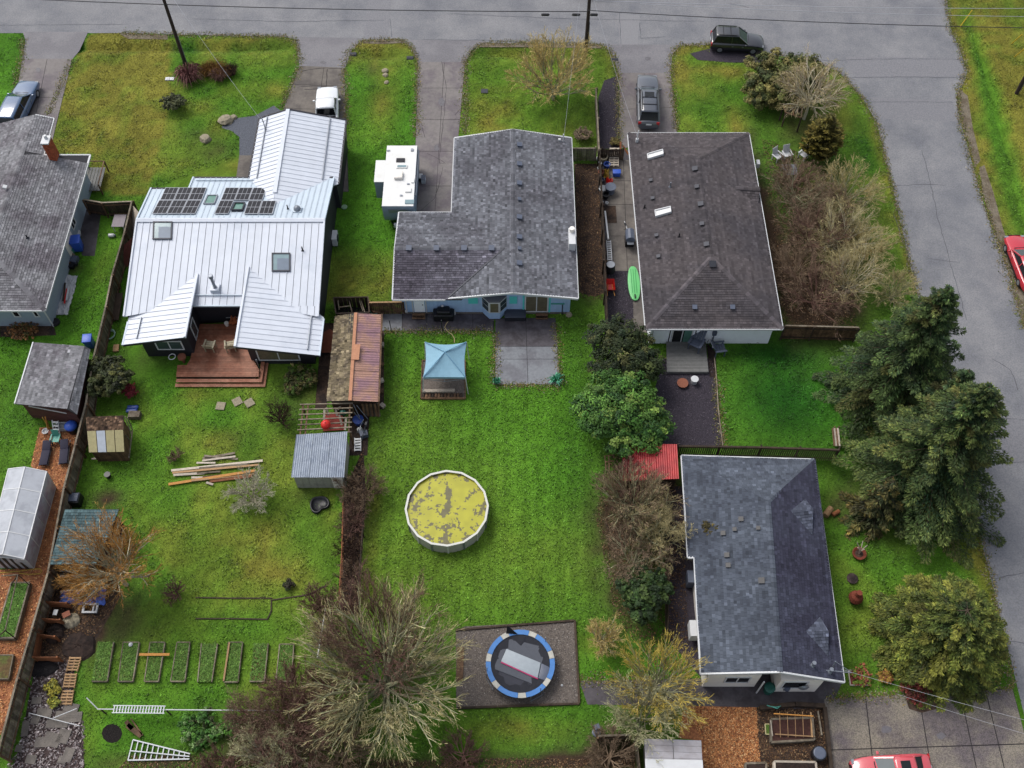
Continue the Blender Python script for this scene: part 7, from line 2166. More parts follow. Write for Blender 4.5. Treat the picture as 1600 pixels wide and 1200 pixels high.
MB().lathe([(.1, -.1), (.24, -.09), (.24, .09), (.1, .1)], q, 12, axis='Y').build('reel', green_pl, gc_); MB().bar(q, Vector((q.x, q.y, 0)), .05).build('stand', steel_dark, gc_)
def ladder(label, a, b, wd, rungs, m=None, z0=.06, z1=.06, name='ladder', w2=None, wide=None, th=.05):
 A_, B_ = P(*a, z0), P(*b, z1)
 t = thing(name, label, 'ladder', (A_ + B_) / 2)
 d = (B_ - A_).normalized(); s = d.cross(ZV).normalized()
 w2 = w2 or wd
 for k in (-1, 1):
  pbar('stile', m or alu, A_ + s * k * wd / 2, B_ + s * k * w2 / 2, th, th * 1.4, t)
 for i in range(rungs):
  f = (i + .5) / rungs; p = A_ + (B_ - A_) * f; ww = wd + (w2 - wd) * f
  pbar('rung', m or alu, p - s * ww / 2, p + s * ww / 2, wide or .06, .04, t)
 return t
ladder('short white step ladder lying beside the plastic roofed shed', (559, 684), (559, 705), .42, 5, white_pl, .15, .15, wide=.12)
for k, (a, b) in enumerate((((552, 632), (566, 660)), ((557, 633), (575, 655)), ((553, 644), (568, 661)), ((568, 656), (558, 676)), ((563, 666), (573, 678)))):
 rod('metal_pole', ('grey pole leaning from the mossy shed corner, longest', 'grey pole leaning across the clutter by the firewood', 'grey pole in the clutter above the blue tub', 'grey pole in the clutter crossing the blue tub', 'short dark pole above the white step ladder')[k], a, b, 1.3, .2, .028, steel, 'pole')
def tub(px, py, r, hgt, m, lb, cat='tub', name='plastic_tub'):
 q = P(px, py); t = thing(name, lb, cat, q)
 MB().lathe([(r * .8, 0), (r, hgt), (r * 1.08, hgt), (r * 1.08, hgt + .03), (r * .9, hgt + .03)], q, 14).build('tub', m, t)
 MB().lathe([(r * .9, hgt - .12), (.02, hgt - .1)], q, 14).build('contents', black_pl if m is black_pl else soil, t)
 return t
tub(561, 661, .36, .5, blue_dark, 'blue plastic tub in the clutter beside the timber frame')
def bicycle(label, a, b, m, lean=.0, hgt=.0):
 A_, B_ = P(*a, .33), P(*b, .33)
 t = thing('bicycle', label, 'bicycle', (A_ + B_) / 2 - ZV * .33)
 d = (B_ - A_); d.z = 0; d.normalize(); s = Vector((-d.y, d.x, 0))
 up_ = (ZV + s * lean).normalized()
 L = (B_ - A_).length
 for c_ in (A_, B_):
  c_ = Vector((c_.x, c_.y, 0)) + up_ * .33
  ring = [c_ + d * math.cos(k * .3696) * .32 + up_ * math.sin(k * .3696) * .32 for k in range(18)]
  wh = MB().tube(ring, .026, 6).build('wheel', m, t)
  sp = MB()
  for k in range(6):
   sp.tube([c_, c_ + d * math.cos(k * 1.047) * .31 + up_ * math.sin(k * 1.047) * .31], .006, 3)
  sp.build('spokes', steel, wh)
 a0 = Vector((A_.x, A_.y, 0)) + up_ * .33; b0 = Vector((B_.x, B_.y, 0)) + up_ * .33
 bb_ = (a0 + b0) / 2 - up_ * .04 - d * .05; seat = bb_ - d * .15 + up_ * .55; hd = b0 - d * .22 + up_ * .55
 fr = MB()
 for p, q in ((a0, bb_), (a0, seat), (bb_, seat), (seat, hd), (bb_, hd), (hd, b0)):
  fr.tube([p, q], .024, 5)
 fr.build('frame', m, t)
 MB().box(seat + up_ * .1, (.26, .14, .06), rz=math.atan2(d.y, d.x)).build('saddle', black_pl, t)
 hb = hd + up_ * .12
 MB().tube([hb - s * .28, hb, hb + s * .28], .02, 5).build('handlebar', black_pl, t)
 return t
bicycle('bicycle in the clutter strip between timber frame and big lawn', (572, 662), (566, 682), steel_dark, .15)
q = P(563, 674); cl_ = thing('white_canister', 'white canister and grey lid standing above the step ladder', 'canister', q)
MB().lathe([(.18, 0), (.2, .3), (.1, .42)], q, 10).build('canister', white_pl, cl_); MB().box(q + Vector((.3, -.35, .2)), (.55, .4, .4), rz=.3).build('lid', grey_pl, cl_)
pd_ = MB(); ctr = P(499, 789)
out = []
for k in range(28):
 a = 2 * math.pi * k / 28
 r_ = .72 + .2 * math.cos(2 * a) + .08 * math.cos(3 * a + 1)
 v = Vector((math.cos(a) * r_ * .72, math.sin(a) * r_ * 1.0, 0)); v = Matrix.Rotation(.5, 3, 'Z') @ v
 out.append(v)
rings = [(1.0, .02), (1.0, .22), (.86, .24), (.78, .12), (.55, .05), (.02, .045)]
pts = []
for k_, z in rings:
 pts += [ctr + v * k_ + ZV * z for v in out]
n = 28
pd_.add(pts, [(i * n + j, i * n + (j + 1) % n, (i + 1) * n + (j + 1) % n, (i + 1) * n + j) for i in range(5) for j in range(n)])
pd_.build('pond_liner', black_pl, None, smooth=True, org=ctr, label='black moulded pond liner lying on the grass below the plastic roofed shed', cat='pond liner')
for k, (px, py, rz_) in enumerate(((345, 635, -.1), (371, 628, .55), (390, 630, .6))):
 q = P(px, py); MB().box(q + ZV * .05, (.62, .62, .09), rz=rz_).build('paver', boulder_m, None, org=q, label=('square paver on the lawn set apart to the west of the other two', 'middle square paver turned corner-on below the deck', 'eastern square paver turned corner-on below the deck')[k], cat='paver', group='pavers on the lawn below the deck')
lp = thing('lumber_pile', 'pile of weathered and fresh planks lying on the back lawn', 'lumber', P(340, 735))
PK = [((317, 717), (368, 709), wood_grey), ((317, 721), (369, 715), wood_pale), ((308, 725), (337, 724), wood_pale), ((268, 736), (411, 721), wood_pale), ((270, 740), (405, 728), wood_new), ((272, 744), (320, 740), wood_pale), ((273, 743), (345, 738), wood_grey),
      ((264, 758), (400, 737), wood_orange), ((300, 753), (398, 741), wood_new), ((328, 753), (395, 745), wood_compost), ((312, 733), (388, 727), wood_grey), ((320, 714), (372, 718), wood_grey), ((310, 747), (372, 742), wood_brown), ((323, 755), (334, 759), wood_pale), ((300, 748), (318, 747), wood_pale)]
for k, (a, b, m_) in enumerate(PK):
 pbar('plank', m_, P(*a) + ZV * (.07 + .05 * (k % 3)), P(*b) + ZV * (.07 + .05 * ((k + 1) % 3)), RN.uniform(.1, .2), .05, lp)
# left hand gardens
sh, fp = gable_shed('garden_shed', 'dark red garden shed with grey shingle roof beside the long fence', [(52, 535), (23, 631)], [(132, 541), (105, 639)], [(141, 546), (120, 648)], 2.2, 2.7, 2.35, shing_a, shing_a, shed_red, inset_=.3, kw=dict(contrast=.2))
for k in range(9):
 z = .12 + k * .22
 a, b = fp[1], fp[2]
 pbar('siding_board', shed_red, Vector((a.x, a.y - .03, z)), Vector((b.x, b.y - .03, z)), .03, .2, sh)
a, b = fp[1], fp[2]
pbar('white_trim', trim_white, a + (b - a) * .12 + Vector((0, -.06, 1.75)), a + (b - a) * .82 + Vector((0, -.06, 1.75)), .04, .09, sh)
pbar('rake_trim', trim_white, P(52, 535, 2.22), P(23, 631, 2.22), .08, .12, sh)
ladder('small white step ladder leaning on the dark red shed wall', (89, 679), (86, 657), .42, 4, white_pl, .1, 1.0, wide=.14)
for k, (a, b) in enumerate((((79, 671), (66, 652)), ((78, 669), (70, 651)), ((75, 673), (71, 652)))):
 rod('garden_tool', ('yellow handled garden tool leaning on the red shed, outermost', 'yellow handled garden tool leaning on the red shed, middle one', 'yellow handled garden tool leaning on the red shed, nearest the ladder')[k], a, b, .05, 1.3, .04, wood_orange if k else yellow_pl, 'tool')
q = P(116, 673); br_ = thing('covered_barrel', 'barrel under a blue cover in the corner by the red shed', 'barrel', q)
MB().lathe([(.34, 0), (.4, .3), (.36, .75)], q, 14).build('barrel', black_pl, br_); MB().lathe([(.42, .6), (.44, .75), (.3, .9), (.05, .96)], q, 14).build('cover', blue_pl, br_, smooth=True)
q = P(98, 669); cr_ = thing('crate', 'white plastic crate between step ladder and covered barrel', 'crate', q)
for s, sz in (((0, .25, .2), (.7, .04, .4)), ((0, -.25, .2), (.7, .04, .4)), ((-.33, 0, .2), (.04, .46, .4)), ((.33, 0, .2), (.04, .46, .4)), ((0, 0, .03), (.64, .46, .04))):
 piece('side', white_pl, q + Vector(s), sz, cr_)
q = P(72, 675); tr2 = thing('plant_tray', 'white bowl with orange pots at the foot of the garden tools', 'bowl', q)
MB().lathe([(.14, 0), (.24, .16), (.2, .16), (.1, .05)], q, 12).build('bowl', white_pl, tr2); MB().lathe([(.14, 0), (.17, .2), (.13, .2)], q + Vector((.4, -.1, 0)), 10).build('pot', terracotta, tr2)
def chair(label, px, py, rz_, m, s=1.0, name='garden_chair', group=None, z=0.0, recl=.25):
 q = P(px, py, z)
 t = link(name, None, None, None, label, None, 'chair', group, Vector((0, 0, 0)))
 for k in range(4):
  piece('seat_slat', m, (-.2 + k * .14, 0, .40 + .015 * k), (.125, .52, .03), t)
 for k in range(4):
  y_ = -.2 + k * .135
  M = Matrix.Rotation(-recl, 3, 'Y')
  piece('back_slat', m, (-.33, y_, .72), (.03, .12, .62), t, m3=M)
 for sx_ in (-.24, .24):
  for sy in (-.27, .27):
   piece('leg', m, (sx_, sy, .27 if sx_ > 0 else .25), (.06, .05, .54 if sx_ > 0 else .5), t)
 for sy in (-.3, .3):
  piece('armrest', m, (0, sy, .56), (.62, .1, .03), t)
 place(t, q, rz_, s)
 return t
chair('small teal garden chair between the two dark loungers', 90, 690, -1.6, teal_pl, .95)
def lounger(label, px, py, rz_, group):
 t = link('sun_lounger', None, None, None, label, None, 'lounger', group, Vector((0, 0, 0)))
 for sy in (-.3, .3):
  piece('frame_rail', black_pl, (0, sy, .26), (1.85, .05, .05), t)
 for sx_ in (-.75, .75):
  for sy in (-.28, .28):
   piece('leg', black_pl, (sx_, sy, .13), (.05, .05, .26), t)
 mb = MB(); mb.box((-.33, 0, .34), (1.16, .58, .1)); bevel(mb.build('cushion', navy, t), .04)
 mb = MB(); mb.box((.57, 0, .44), (.72, .58, .1), m3=Matrix.Rotation(-.28, 3, 'Y')); bevel(mb.build('back_cushion', navy, t), .04)
 place(t, P(px, py), rz_)
 return t
lounger('dark navy sun lounger on the bark chips nearer the lawn', 74, 712, heading(P(69, 730), P(78, 690)), 'sun loungers on the bark chips')
lounger('dark navy sun lounger on the bark chips beside the fence', 103, 710, heading(P(101, 728), P(105, 688)), 'sun loungers on the bark chips')
gh = thing('greenhouse', 'polycarbonate greenhouse with white ribs standing on bark chips', 'greenhouse', P(40, 820))
zr_, zs_, ze_ = 2.35, 1.9, .05
rA_, rB_ = P(39, 730, zr_), P(4, 866, zr_)
sA, sB = P(73, 737, zs_), P(38, 873, zs_)
eA, eB = P(87, 762, ze_), P(53, 888, ze_)
lA, lB = rA_ * 2 - sA, rB_ * 2 - sB
lA.z = lB.z = zs_
mA, mB_ = lA - (eA - sA), lB - (eB - sB)
mA = Vector((2 * rA_.x - eA.x, eA.y, ze_)); mB_ = Vector((2 * rB_.x - eB.x, eB.y, ze_))
def gp_(a, b, c_, d_, m, n=4):
 for k in range(n):
  t0, t1 = k / n + .006, (k + 1) / n - .006
  nn = (b - a).cross(d_ - a).normalized()
  MB().prism([a + (b - a) * t0, a + (b - a) * t1, d_ + (c_ - d_) * t1, d_ + (c_ - d_) * t0], nn * .02).build('panel', m, gh)
gp_(rA_, rB_, sB, sA, poly_green); gp_(lA, lB, rB_, rA_, poly_green); gp_(sA, sB, eB, eA, poly_side); gp_(lA, lB, mB_, mA, poly_side)
for a, b in ((rA_, rB_), (sA, sB), (eA, eB), (lA, lB)):
 pbar('purlin', trim_white, a + ZV * .02, b + ZV * .02, .06, .06, gh)
for k in range(5):
 f = k / 4
 L_ = lambda p, q: p + (q - p) * f + ZV * .015
 for p, q in ((L_(lA, lB), L_(rA_, rB_)), (L_(rA_, rB_), L_(sA, sB)), (L_(sA, sB), L_(eA, eB))):
  pbar('rib', trim_white, p, q, .06, .05, gh)
for (A1, B1, C1, D1, E1) in ((mB_, lB, rB_, sB, eB), (mA, lA, rA_, sA, eA)):
 MB().prism([A1, B1, C1, D1, E1], (0, .03, 0)).build('end_panel', poly_green, gh)
 for f in (.22, .42, .62, .82):
  p = A1 + (E1 - A1) * f; top_ = zs_ - .1
  piece('stud', wood_dark, (p.x, p.y - .04, top_ / 2), (.17, .05, top_), gh)
 pbar('plate', trim_white, B1 + Vector((0, -.04, 0)), D1 + Vector((0, -.04, 0)), .05, .08, gh)
hs = MB(); pts = [P(*p) for p in ((-5, 896), (30, 893), (50, 890), (62, 889), (66, 893), (62, 897), (45, 898), (30, 896))]
hs.tube([p + ZV * .05 for p in pts], .03, 6); hs.build('garden_hose', yellow_pl, None, org=pts[0], label='yellow hose looped at the foot of the greenhouse', cat='hose')
def bed(label, quad, m_side, fill, hgt=.25, group=None, name='raised_bed', grassy=True, wd=.06, sides=(1, 1, 1, 1), gn=700, ropes=False):
 q = [P(*p) for p in quad]
 c_ = sum(q, Vector()) / 4
 t = thing(name, label, 'raised bed', c_, group)
 for i in range(4):
  if sides[i]:
   pbar('side_board', m_side, q[i] + ZV * hgt / 2, q[(i + 1) % 4] + ZV * hgt / 2, wd, hgt, t)
 MB().prism([p + (c_ - p) * .03 + ZV * .01 for p in q], (0, 0, hgt - .05)).build('fill', fill, t)
 if grassy:
  g = np.random.default_rng(int(c_.x * 100) % 1000)
  u_, v_ = g.random(gn), g.random(gn)
  A = np.array
  pp = (A(q[0])[None] * (1 - u_)[:, None] + A(q[1])[None] * u_[:, None]) * (1 - v_)[:, None] + (A(q[3])[None] * (1 - u_)[:, None] + A(q[2])[None] * u_[:, None]) * v_[:, None]
  pp[:, 2] = hgt - .03
  vv, ff = leaf_quads(pp, np.array([0, 0, 1.]) + g.normal(0, .5, (gn, 3)), g.uniform(.05, .12, gn), g.uniform(.02, .05, gn), g)
  cc = np.array(C(98, 134, 56)) * np.exp(g.normal(0, .3, gn))[:, None]
  npmesh('grass', vv, ff, leaf_m, vcol=cc, parent=t, kind='stuff')
 NOGRASS.append([(p.x, p.y) for p in q])
 return t
turf = mat('bed_turf', C(92, 126, 50), .95, .4, 8, c2=C(112, 120, 62), s2=1.4, bump=.6)
turf_green = mat('bright_bed_turf', C(80, 134, 44), .95, .35, 8, bump=.6)
turf_brown = mat('weedy_bed_soil', C(104, 84, 54), .95, .45, 6, c2=C(98, 104, 52), s2=1.5, bump=.6)
b1 = bed('large raised bed of bright green under a rope frame', [(22, 914), (50, 914), (27, 1000), (-3, 1000)], wood_grey, turf_green, .45, gn=1500, wd=.1)
for a, b, z0, z1 in (((28, 898), (8, 985), 1.5, 1.5), ((2, 900), (28, 898), 1.5, 1.5)):
 A_, B_ = P(*a, z0), P(*b, z1)
 pbar('crossbar', wood_grey, A_, B_, .06, .06, b1)
for a, b in (((28, 898), (48, 916)), ((28, 898), (16, 916)), ((8, 985), (26, 999)), ((8, 985), (-4, 996))):
 pbar('strut', wood_dark, P(*a, 1.5), P(*b, .3), .06, .06, b1)
bed('weedy raised bed against the left picture edge below the rope framed bed', [(-14, 1026), (24, 1026), (17, 1063), (-22, 1063)], wood_grey, turf_brown, .35, grassy=False)
pc1 = thing('potting_cabin', 'small wooden cabin whose lower roof has four plastic panels', 'shed', P(166, 700))
c0_, c1_, c2_, c3_ = P(134, 652, 1.8), P(193, 649, 1.8), P(193, 672, 2.3), P(136, 674, 2.3)
d0_, d1_ = P(139, 707, 1.5), P(195, 706, 1.5)
roof(pc1, [[c0_, c3_, c2_, c1_]], shake_brown, thick=.05, seed=77, contrast=.5, wlo=.1, whi=.24, rag=.04)
for k in range(4):
 t0, t1 = k / 4 + .008, (k + 1) / 4 - .012
 a, b = c3_ + (c2_ - c3_) * t0, c3_ + (c2_ - c3_) * t1
 e, f = d0_ + (d1_ - d0_) * t0, d0_ + (d1_ - d0_) * t1
 MB().prism([e, f, b, a], (0, 0, .03)).build('roof_panel', poly_white if k == 1 else poly_yellow, pc1)
 pbar('rafter', wood_dark, a - ZV * .04, e - ZV * .04, .06, .06, pc1)
wl_ = shrink([c0_, Vector((d0_.x, d0_.y, 0)), Vector((d1_.x, d1_.y, 0)), c1_], .12)
wall(pc1, wl_, 0, 1.42, wood_brown)
for k in range(10):
 p = wl_[1] + (wl_[2] - wl_[1]) * ((k + .5) / 10); piece('wall_board', wood_brown, (p.x, p.y - .02, .7), ((wl_[2] - wl_[1]).length / 10 - .02, .03, 1.38), pc1)
for a, b in (((199, 652), (207, 672)), ((207, 672), (202, 713)), ((195, 650), (206, 680)), ((196, 680), (205, 690))):
 pbar('side_frame', wood_grey, P(*a, 1.5), P(*b, .6), .07, .06, pc1)
pbar('sill', wood_pale, P(143, 717, .3), P(202, 714, .3), .12, .06, pc1)
q = P(208, 640); bn = thing('blue_bags', 'two dark blue bags stacked behind the potting cabin', 'bag', q)
for k in range(2):
 mb = MB(); mb.box(q + Vector((0, .1 - .3 * k, .15 + .05 * k)), (.8, .3, .2), rz=.05); bevel(mb.build('bag', blue_dark, bn), .08, 2)
q = P(212, 651); bx_ = MB(); bx_.box(q + ZV * .2, (.8, .5, .4)); bx_.build('wooden_box', wood_grey, None, org=q, label='weathered wooden box beside the potting cabin', cat='box')
tub(170, 745, .2, .35, black_pl, 'black plant pot alone on the grass below the potting cabin', 'pot', 'plant_pot')
q = P(120, 785); cbn = thing('compost_bin', 'square black compost bin with grey lid against the fence', 'compost bin', q)
mb = MB(); mb.prism([q + Vector((x, y, 0)) for x, y in ((-.42, -.4), (.42, -.4), (.42, .4), (-.42, .4))], (0, 0, .75)); bevel(mb.build('bin', black_pl, cbn), .05); mb = MB(); mb.box(q + ZV * .8, (.72, .62, .08)); bevel(mb.build('lid', grey_pl, cbn), .03)
ts = thing('teal_roof_shed', 'shed with a faded teal shingle roof half under the orange tree', 'shed', P(130, 850))
r4 = [P(78, 882, 1.9), P(150, 882, 1.9), P(186, 796, 2.3), P(102, 796, 2.3)]
roof(ts, [r4], shing_teal, thick=.08, seed=78, contrast=.18)
wf_ = shrink([r4[0], r4[1], r4[2], r4[3]], .2)
wall(ts, wf_, 0, 1.8, shed_red)
for k in range(8):
 p = wf_[0] + (wf_[1] - wf_[0]) * ((k + .5) / 8); piece('wall_board', wood_brown, (p.x, p.y - .02, .88), ((wf_[1] - wf_[0]).length / 8 - .02, .03, 1.7), ts)
MB().box((wf_[0] + wf_[1]) / 2 + Vector((.4, -.05, 1.3)), (1.4, .04, .55)).build('pale_board', wood_pale, ts)
for k, (a, b, m_) in enumerate((((84, 893), (165, 899), white_pl), ((96, 903), (132, 902), white_pl), ((86, 898), (150, 905), wood_grey), ((96, 926), (170, 919), white_pl))):
 A_, B_ = P(*a), P(*b)
 MB().bar(A_ + ZV * (.3 - .05 * k), B_ + ZV * (.3 - .05 * k), .15, .05).build('plank', m_, None, org=(A_ + B_) / 2, label=('long white board lying below the teal roofed shed', 'short white board below the long white board', 'grey board under the long white board', 'white batten along the top of the blue tarp')[k], cat='plank')
def crumple(label, quad, m, n=14, amp=.1, name='tarp', cat='tarp', z=.06, seed=1):
 g = random.Random(seed)
 q = [P(*p) for p in quad]
 pts = []
 for i in range(n + 1):
  for j in range(n + 1):
   u_, v_ = i / n, j / n
   p = (q[0] * (1 - u_) + q[1] * u_) * (1 - v_) + (q[3] * (1 - u_) + q[2] * u_) * v_
   e = 1 if 0 < i < n and 0 < j < n else .4
   pts.append(p + Vector((g.uniform(-.06, .06), g.uniform(-.06, .06), z + g.random() * amp * 2 * e)))
 k = n + 1
 mb = MB(); mb.add(pts, [(i * k + j, (i + 1) * k + j, (i + 1) * k + j + 1, i * k + j + 1) for i in range(n) for j in range(n)])
 mb.add([p - ZV * .02 for p in pts], [(i * k + j, i * k + j + 1, (i + 1) * k + j + 1, (i + 1) * k + j) for i in range(n) for j in range(n)])
 c_ = sum(q, Vector()) / 4
 return mb.build(name, m, None, org=c_, label=label, cat=cat)
crumple('crumpled bright blue tarp below the orange tree', [(98, 926), (168, 921), (164, 946), (94, 944)], blue_tarp, 16, .16, seed=3)
crumple('crumpled pale tarp with lumber on it beside the grey blue wall', [(98, 429), (122, 432), (107, 492), (82, 493)], tarp_white, 14, .06, seed=5)
for k, (a, b, m_, w_) in enumerate((((104, 446), (101, 474), wood_dark, .12), ((107, 455), (103, 478), red_pl, .1), ((110, 452), (106, 473), white_pl, .14))):
 A_, B_ = P(*a), P(*b)
 MB().bar(A_ + ZV * .32, B_ + ZV * .32, w_, .06).build('plank', m_, None, org=(A_ + B_) / 2, label=('dark plank lying on the pale tarp', 'red plank lying on the pale tarp', 'white plank lying on the pale tarp')[k], cat='plank')
q = P(143, 951); wc = thing('chair_frame', 'white plastic chair lying by the corner of the blue tarp', 'chair', q)
for s, sz in (((0, .22, .2), (.95, .12, .1)), ((0, -.3, .2), (.95, .12, .1)), ((-.42, 0, .2), (.12, .5, .1)), ((.42, 0, .2), (.12, .5, .1)), ((.2, 0, .2), (.1, .5, .08))):
 piece('frame_bar', white_pl, q + Vector(s), sz, wc)
q = P(81, 928); gb_ = thing('gas_tank', 'grey box standing on a dark pot against the long fence', 'box', q)
mb = MB(); mb.box(q + ZV * .55, (.42, .7, .4)); bevel(mb.build('box', grey_pl, gb_), .05); MB().lathe([(.25, 0), (.28, .34)], q, 10).build('pot', black_pl, gb_)
cbx = thing('compost_bays', 'row of three rusty brown slatted compost bays along the fence', 'compost bay', P(85, 995))
lft = [(80, 948), (72, 974), (67, 998), (61, 1034)]
rgt = [(112, 950), (102, 976), (94, 1002), (98, 1034)]
for k, (a, b) in enumerate(zip(lft, rgt)):
 for j in range(5):
  z = .12 + j * .19
  pbar('slat', wood_compost, P(*a) + ZV * z, P(*b) + ZV * z, .04, .13, cbx)
 for p in (a, b):
  piece('post', wood_compost, P(*p) + ZV * .5, (.1, .1, 1.0), cbx)
for a, b in zip(lft, lft[1:]):
 for j in range(5):
  z = .12 + j * .19
  pbar('slat', wood_compost, P(*a) + ZV * z, P(*b) + ZV * z, .04, .13, cbx)
def heap(label, px, py, rx, ry, hgt, m, seed, name='heap', cat='heap'):
 g = random.Random(seed); q = P(px, py); mb = MB(); n = 16; pts = []
 rr3 = [(1.0, 0), (.85, .45), (.55, .85), (.2, 1.0), (.02, 1.02)]
 for k_, z in rr3:
  for j in range(n):
   a = 2 * math.pi * j / n; f = k_ * g.uniform(.85, 1.15)
   pts.append(q + Vector((math.cos(a) * rx * f, math.sin(a) * ry * f, z * hgt * g.uniform(.8, 1.15))))
 mb.add(pts, [(i * n + j, i * n + (j + 1) % n, (i + 1) * n + (j + 1) % n, (i + 1) * n + j) for i in range(4) for j in range(n)])
 return mb.build(name, m, None, org=q, label=label, cat=cat)
heap('dark compost heap beside the slatted bays', 124, 1010, 1.1, .9, .3, soil, 3)
heap('grey rubble heap inside the upper compost bay', 112, 970, .6, .5, .4, boulder_m, 4)
heap('black compost filling the middle slatted bay', 86, 990, .6, .7, .5, soil, 5)
heap('black ash heap beside the top of the pallet row', 68, 1044, .9, .6, .3, mat('ash', C(34, 30, 32), .95, .4, 6), 6)
for k, (px, py, s) in enumerate(((108, 964, .3), (92, 962, .22))):
 q = P(px, py); MB().box(q + ZV * (.5 if k == 0 else .6), (s * 1.6, s * 1.2, .05), rz=.5 + k).build('scrap_sheet', terracotta if k == 0 else white_pl, None, org=q, label=('orange tile scrap lying in the upper compost bay', 'white scrap lying in the upper compost bay')[k], cat='scrap')
def pallet(label, quad, m, n=7, group=None, nst=3, z=.05, gaps=True):
 q = [P(*p) for p in quad]
 t = thing('pallet', label, 'pallet', sum(q, Vector()) / 4, group)
 for k in range(nst):
  f = k / (nst - 1); f = .04 + f * .92
  pbar('stringer', m, q[0] + (q[1] - q[0]) * f + ZV * (z + .05), q[3] + (q[2] - q[3]) * f + ZV * (z + .05), .07, .1, t)
 for k in range(n):
  f = (k + .5) / n
  pbar('deck_slat', m, q[0] + (q[3] - q[0]) * f + ZV * (z + .12), q[1] + (q[2] - q[1]) * f + ZV * (z + .12), (q[3] - q[0]).length / n * .56, .03, t)
 return t
pt_ = ((110, 1027), (129, 1027)), ((103.5, 1053), (121.5, 1053)), ((98.5, 1079), (117, 1079)), ((94, 1106), (112.5, 1106))
for k in range(3):
 a, b, c_, d_ = *pt_[k], *pt_[k + 1]
 pallet(('uppermost tan pallet of the row of three by the vegetable beds', 'middle tan pallet of the row of three by the vegetable beds', 'lowest tan pallet of the row of three by the vegetable beds')[k], [a, b, (d_[0] + .8, d_[1] - 3), (c_[0] + .8, c_[1] - 3)], wood_new, 5, 'pallets in a row')
VB = [((155, 1005), (179, 1005), (169, 1066), (145, 1066), 'first', (0, 1, 1, 0), 'westernmost turfed bed of the row, without a west board'), ((194, 1005), (219, 1005), (209, 1066), (186, 1066), 'b', (1, 1, 1, 1), 'turfed bed with a white stone at its top'),
      ((236, 1005), (259, 1005), (249, 1066), (227, 1066), 'c', (1, 1, 1, 1), 'turfed bed crossed by a fresh orange plank'), ((278, 1005), (298, 1005), (290, 1066), (268, 1066), 'd', (1, 1, 1, 1), 'turfed bed just east of the one with the orange plank'),
      ((316, 1007), (341, 1007), (332, 1067), (310, 1067), 'e', (0, 1, 0, 1), 'turfed bed with a broken end board, fifth from the west'), ((358, 1005), (380, 1005), (373, 1067), (351, 1067), 'f', (1, 1, 1, 1), 'turfed bed with a loose pale board on its west side'),
      ((398, 1007), (420, 1007), (414, 1066), (391, 1066), 'g', (0, 1, 1, 0), 'turfed bed next to the brownish easternmost bed'), ((438, 1008), (460, 1008), (456, 1066), (432, 1066), 'h', (1, 1, 1, 1), 'brownish easternmost bed of the row beside the reddish bush')]
for a, b, c_, d_, _, sd_, lb in VB:
 bed(lb, [a, b, c_, d_], wood_grey, turf_brown if 'brownish' in lb else turf, .22, 'vegetable beds in a row', sides=sd_, gn=900)
A_, B_ = P(220, 1025), P(267, 1025)
MB().bar(A_ + ZV * .3, B_ + ZV * .3, .16, .05).build('plank', wood_orange, None, org=(A_ + B_) / 2, label='fresh orange plank laid across a turfed bed', cat='plank')
A_, B_ = P(360, 1006), P(351, 1066)
MB().bar(A_ + ZV * .28, B_ + ZV * .28, .1, .04).build('plank', wood_new, None, org=(A_ + B_) / 2, label='loose pale board along the west side of a turfed bed', cat='plank')
q = P(206, 1009); MB().lathe([(.1, .2), (.14, .26), (.05, .34)], q, 7).build('stone', white_pl, None, org=q, label='white stone at the top of a turfed bed', cat='stone')
for k, ln in enumerate((((306, 934), (360, 935), (425, 935)), ((306, 967), (370, 967), (418, 968), (424, 955), (424, 938)), ((424, 938), (480, 930), (510, 915)))):
 pts = [P(*p) for p in ln]
 mb = MB()
 for a, b in zip(pts, pts[1:]):
  mb.bar(a + ZV * .03, b + ZV * .03, .08, .07)
 mb.build('bed_edging', wood_dark, None, org=pts[0], label=('upper timber edge of the sunken turf bed', 'lower timber edge of the sunken turf bed', 'curving timber edge leading from the turf bed to the brown strip')[k], cat='edging')
q = P(455, 1062)
ladder('aluminium ladder lying along the long white rail', (176, 1108), (258, 1109), .42, 18, alu, 1.0, 1.0)
ol = thing('orchard_ladder', 'white orchard ladder with flared feet lying at the lower edge', 'ladder', P(250, 1175))
a0_, a1_, a2_ = P(208, 1156, .1), P(200, 1188, .1), P(297, 1182, .1)
b0_, b1_ = P(297, 1178, .1), P(296, 1186, .1)
pbar('stile', alu, a0_, b0_, .07, .09, ol); pbar('stile', alu, a1_, b1_, .07, .09, ol)
for k in range(11):
 f = k / 11; pbar('rung', alu, a0_ + (b0_ - a0_) * f, a1_ + (b1_ - a1_) * f, .06, .05, ol)
pbar('tripod_leg', alu, P(203, 1173, .2), P(296, 1182, .2), .06, .07, ol)
for k, (a, b, w_) in enumerate((((200, 1134), (222, 1151), .3), ((206, 1124), (224, 1150), .08), ((198, 1128), (208, 1140), .25))):
 A_, B_ = P(*a), P(*b)
 MB().bar(A_ + ZV * .15, B_ + ZV * .15, w_, .05).build('plank', wood_brown, None, org=(A_ + B_) / 2, label=('wide brown board beside the black soil ring', 'narrow brown board beside the black soil ring', 'short brown board beside the black soil ring')[k], cat='plank')
pav = ((100, 1119, 1.0, .55), (118, 1121, .8, .6), (90, 1131, 1.3, .5), (56, 1125, .5, .5), (40, 1139, .4, .9), (82, 1156, 1.0, .8), (100, 1151, .7, .8), (66, 1160, .8, .6), (49, 1187, .6, .5), (107, 1180, .6, .8), (112, 1106, .9, .5), (70, 1114, .9, .5), (58, 1095, .6, .4), (98, 1188, .5, .4), (30, 1170, .4, .4))
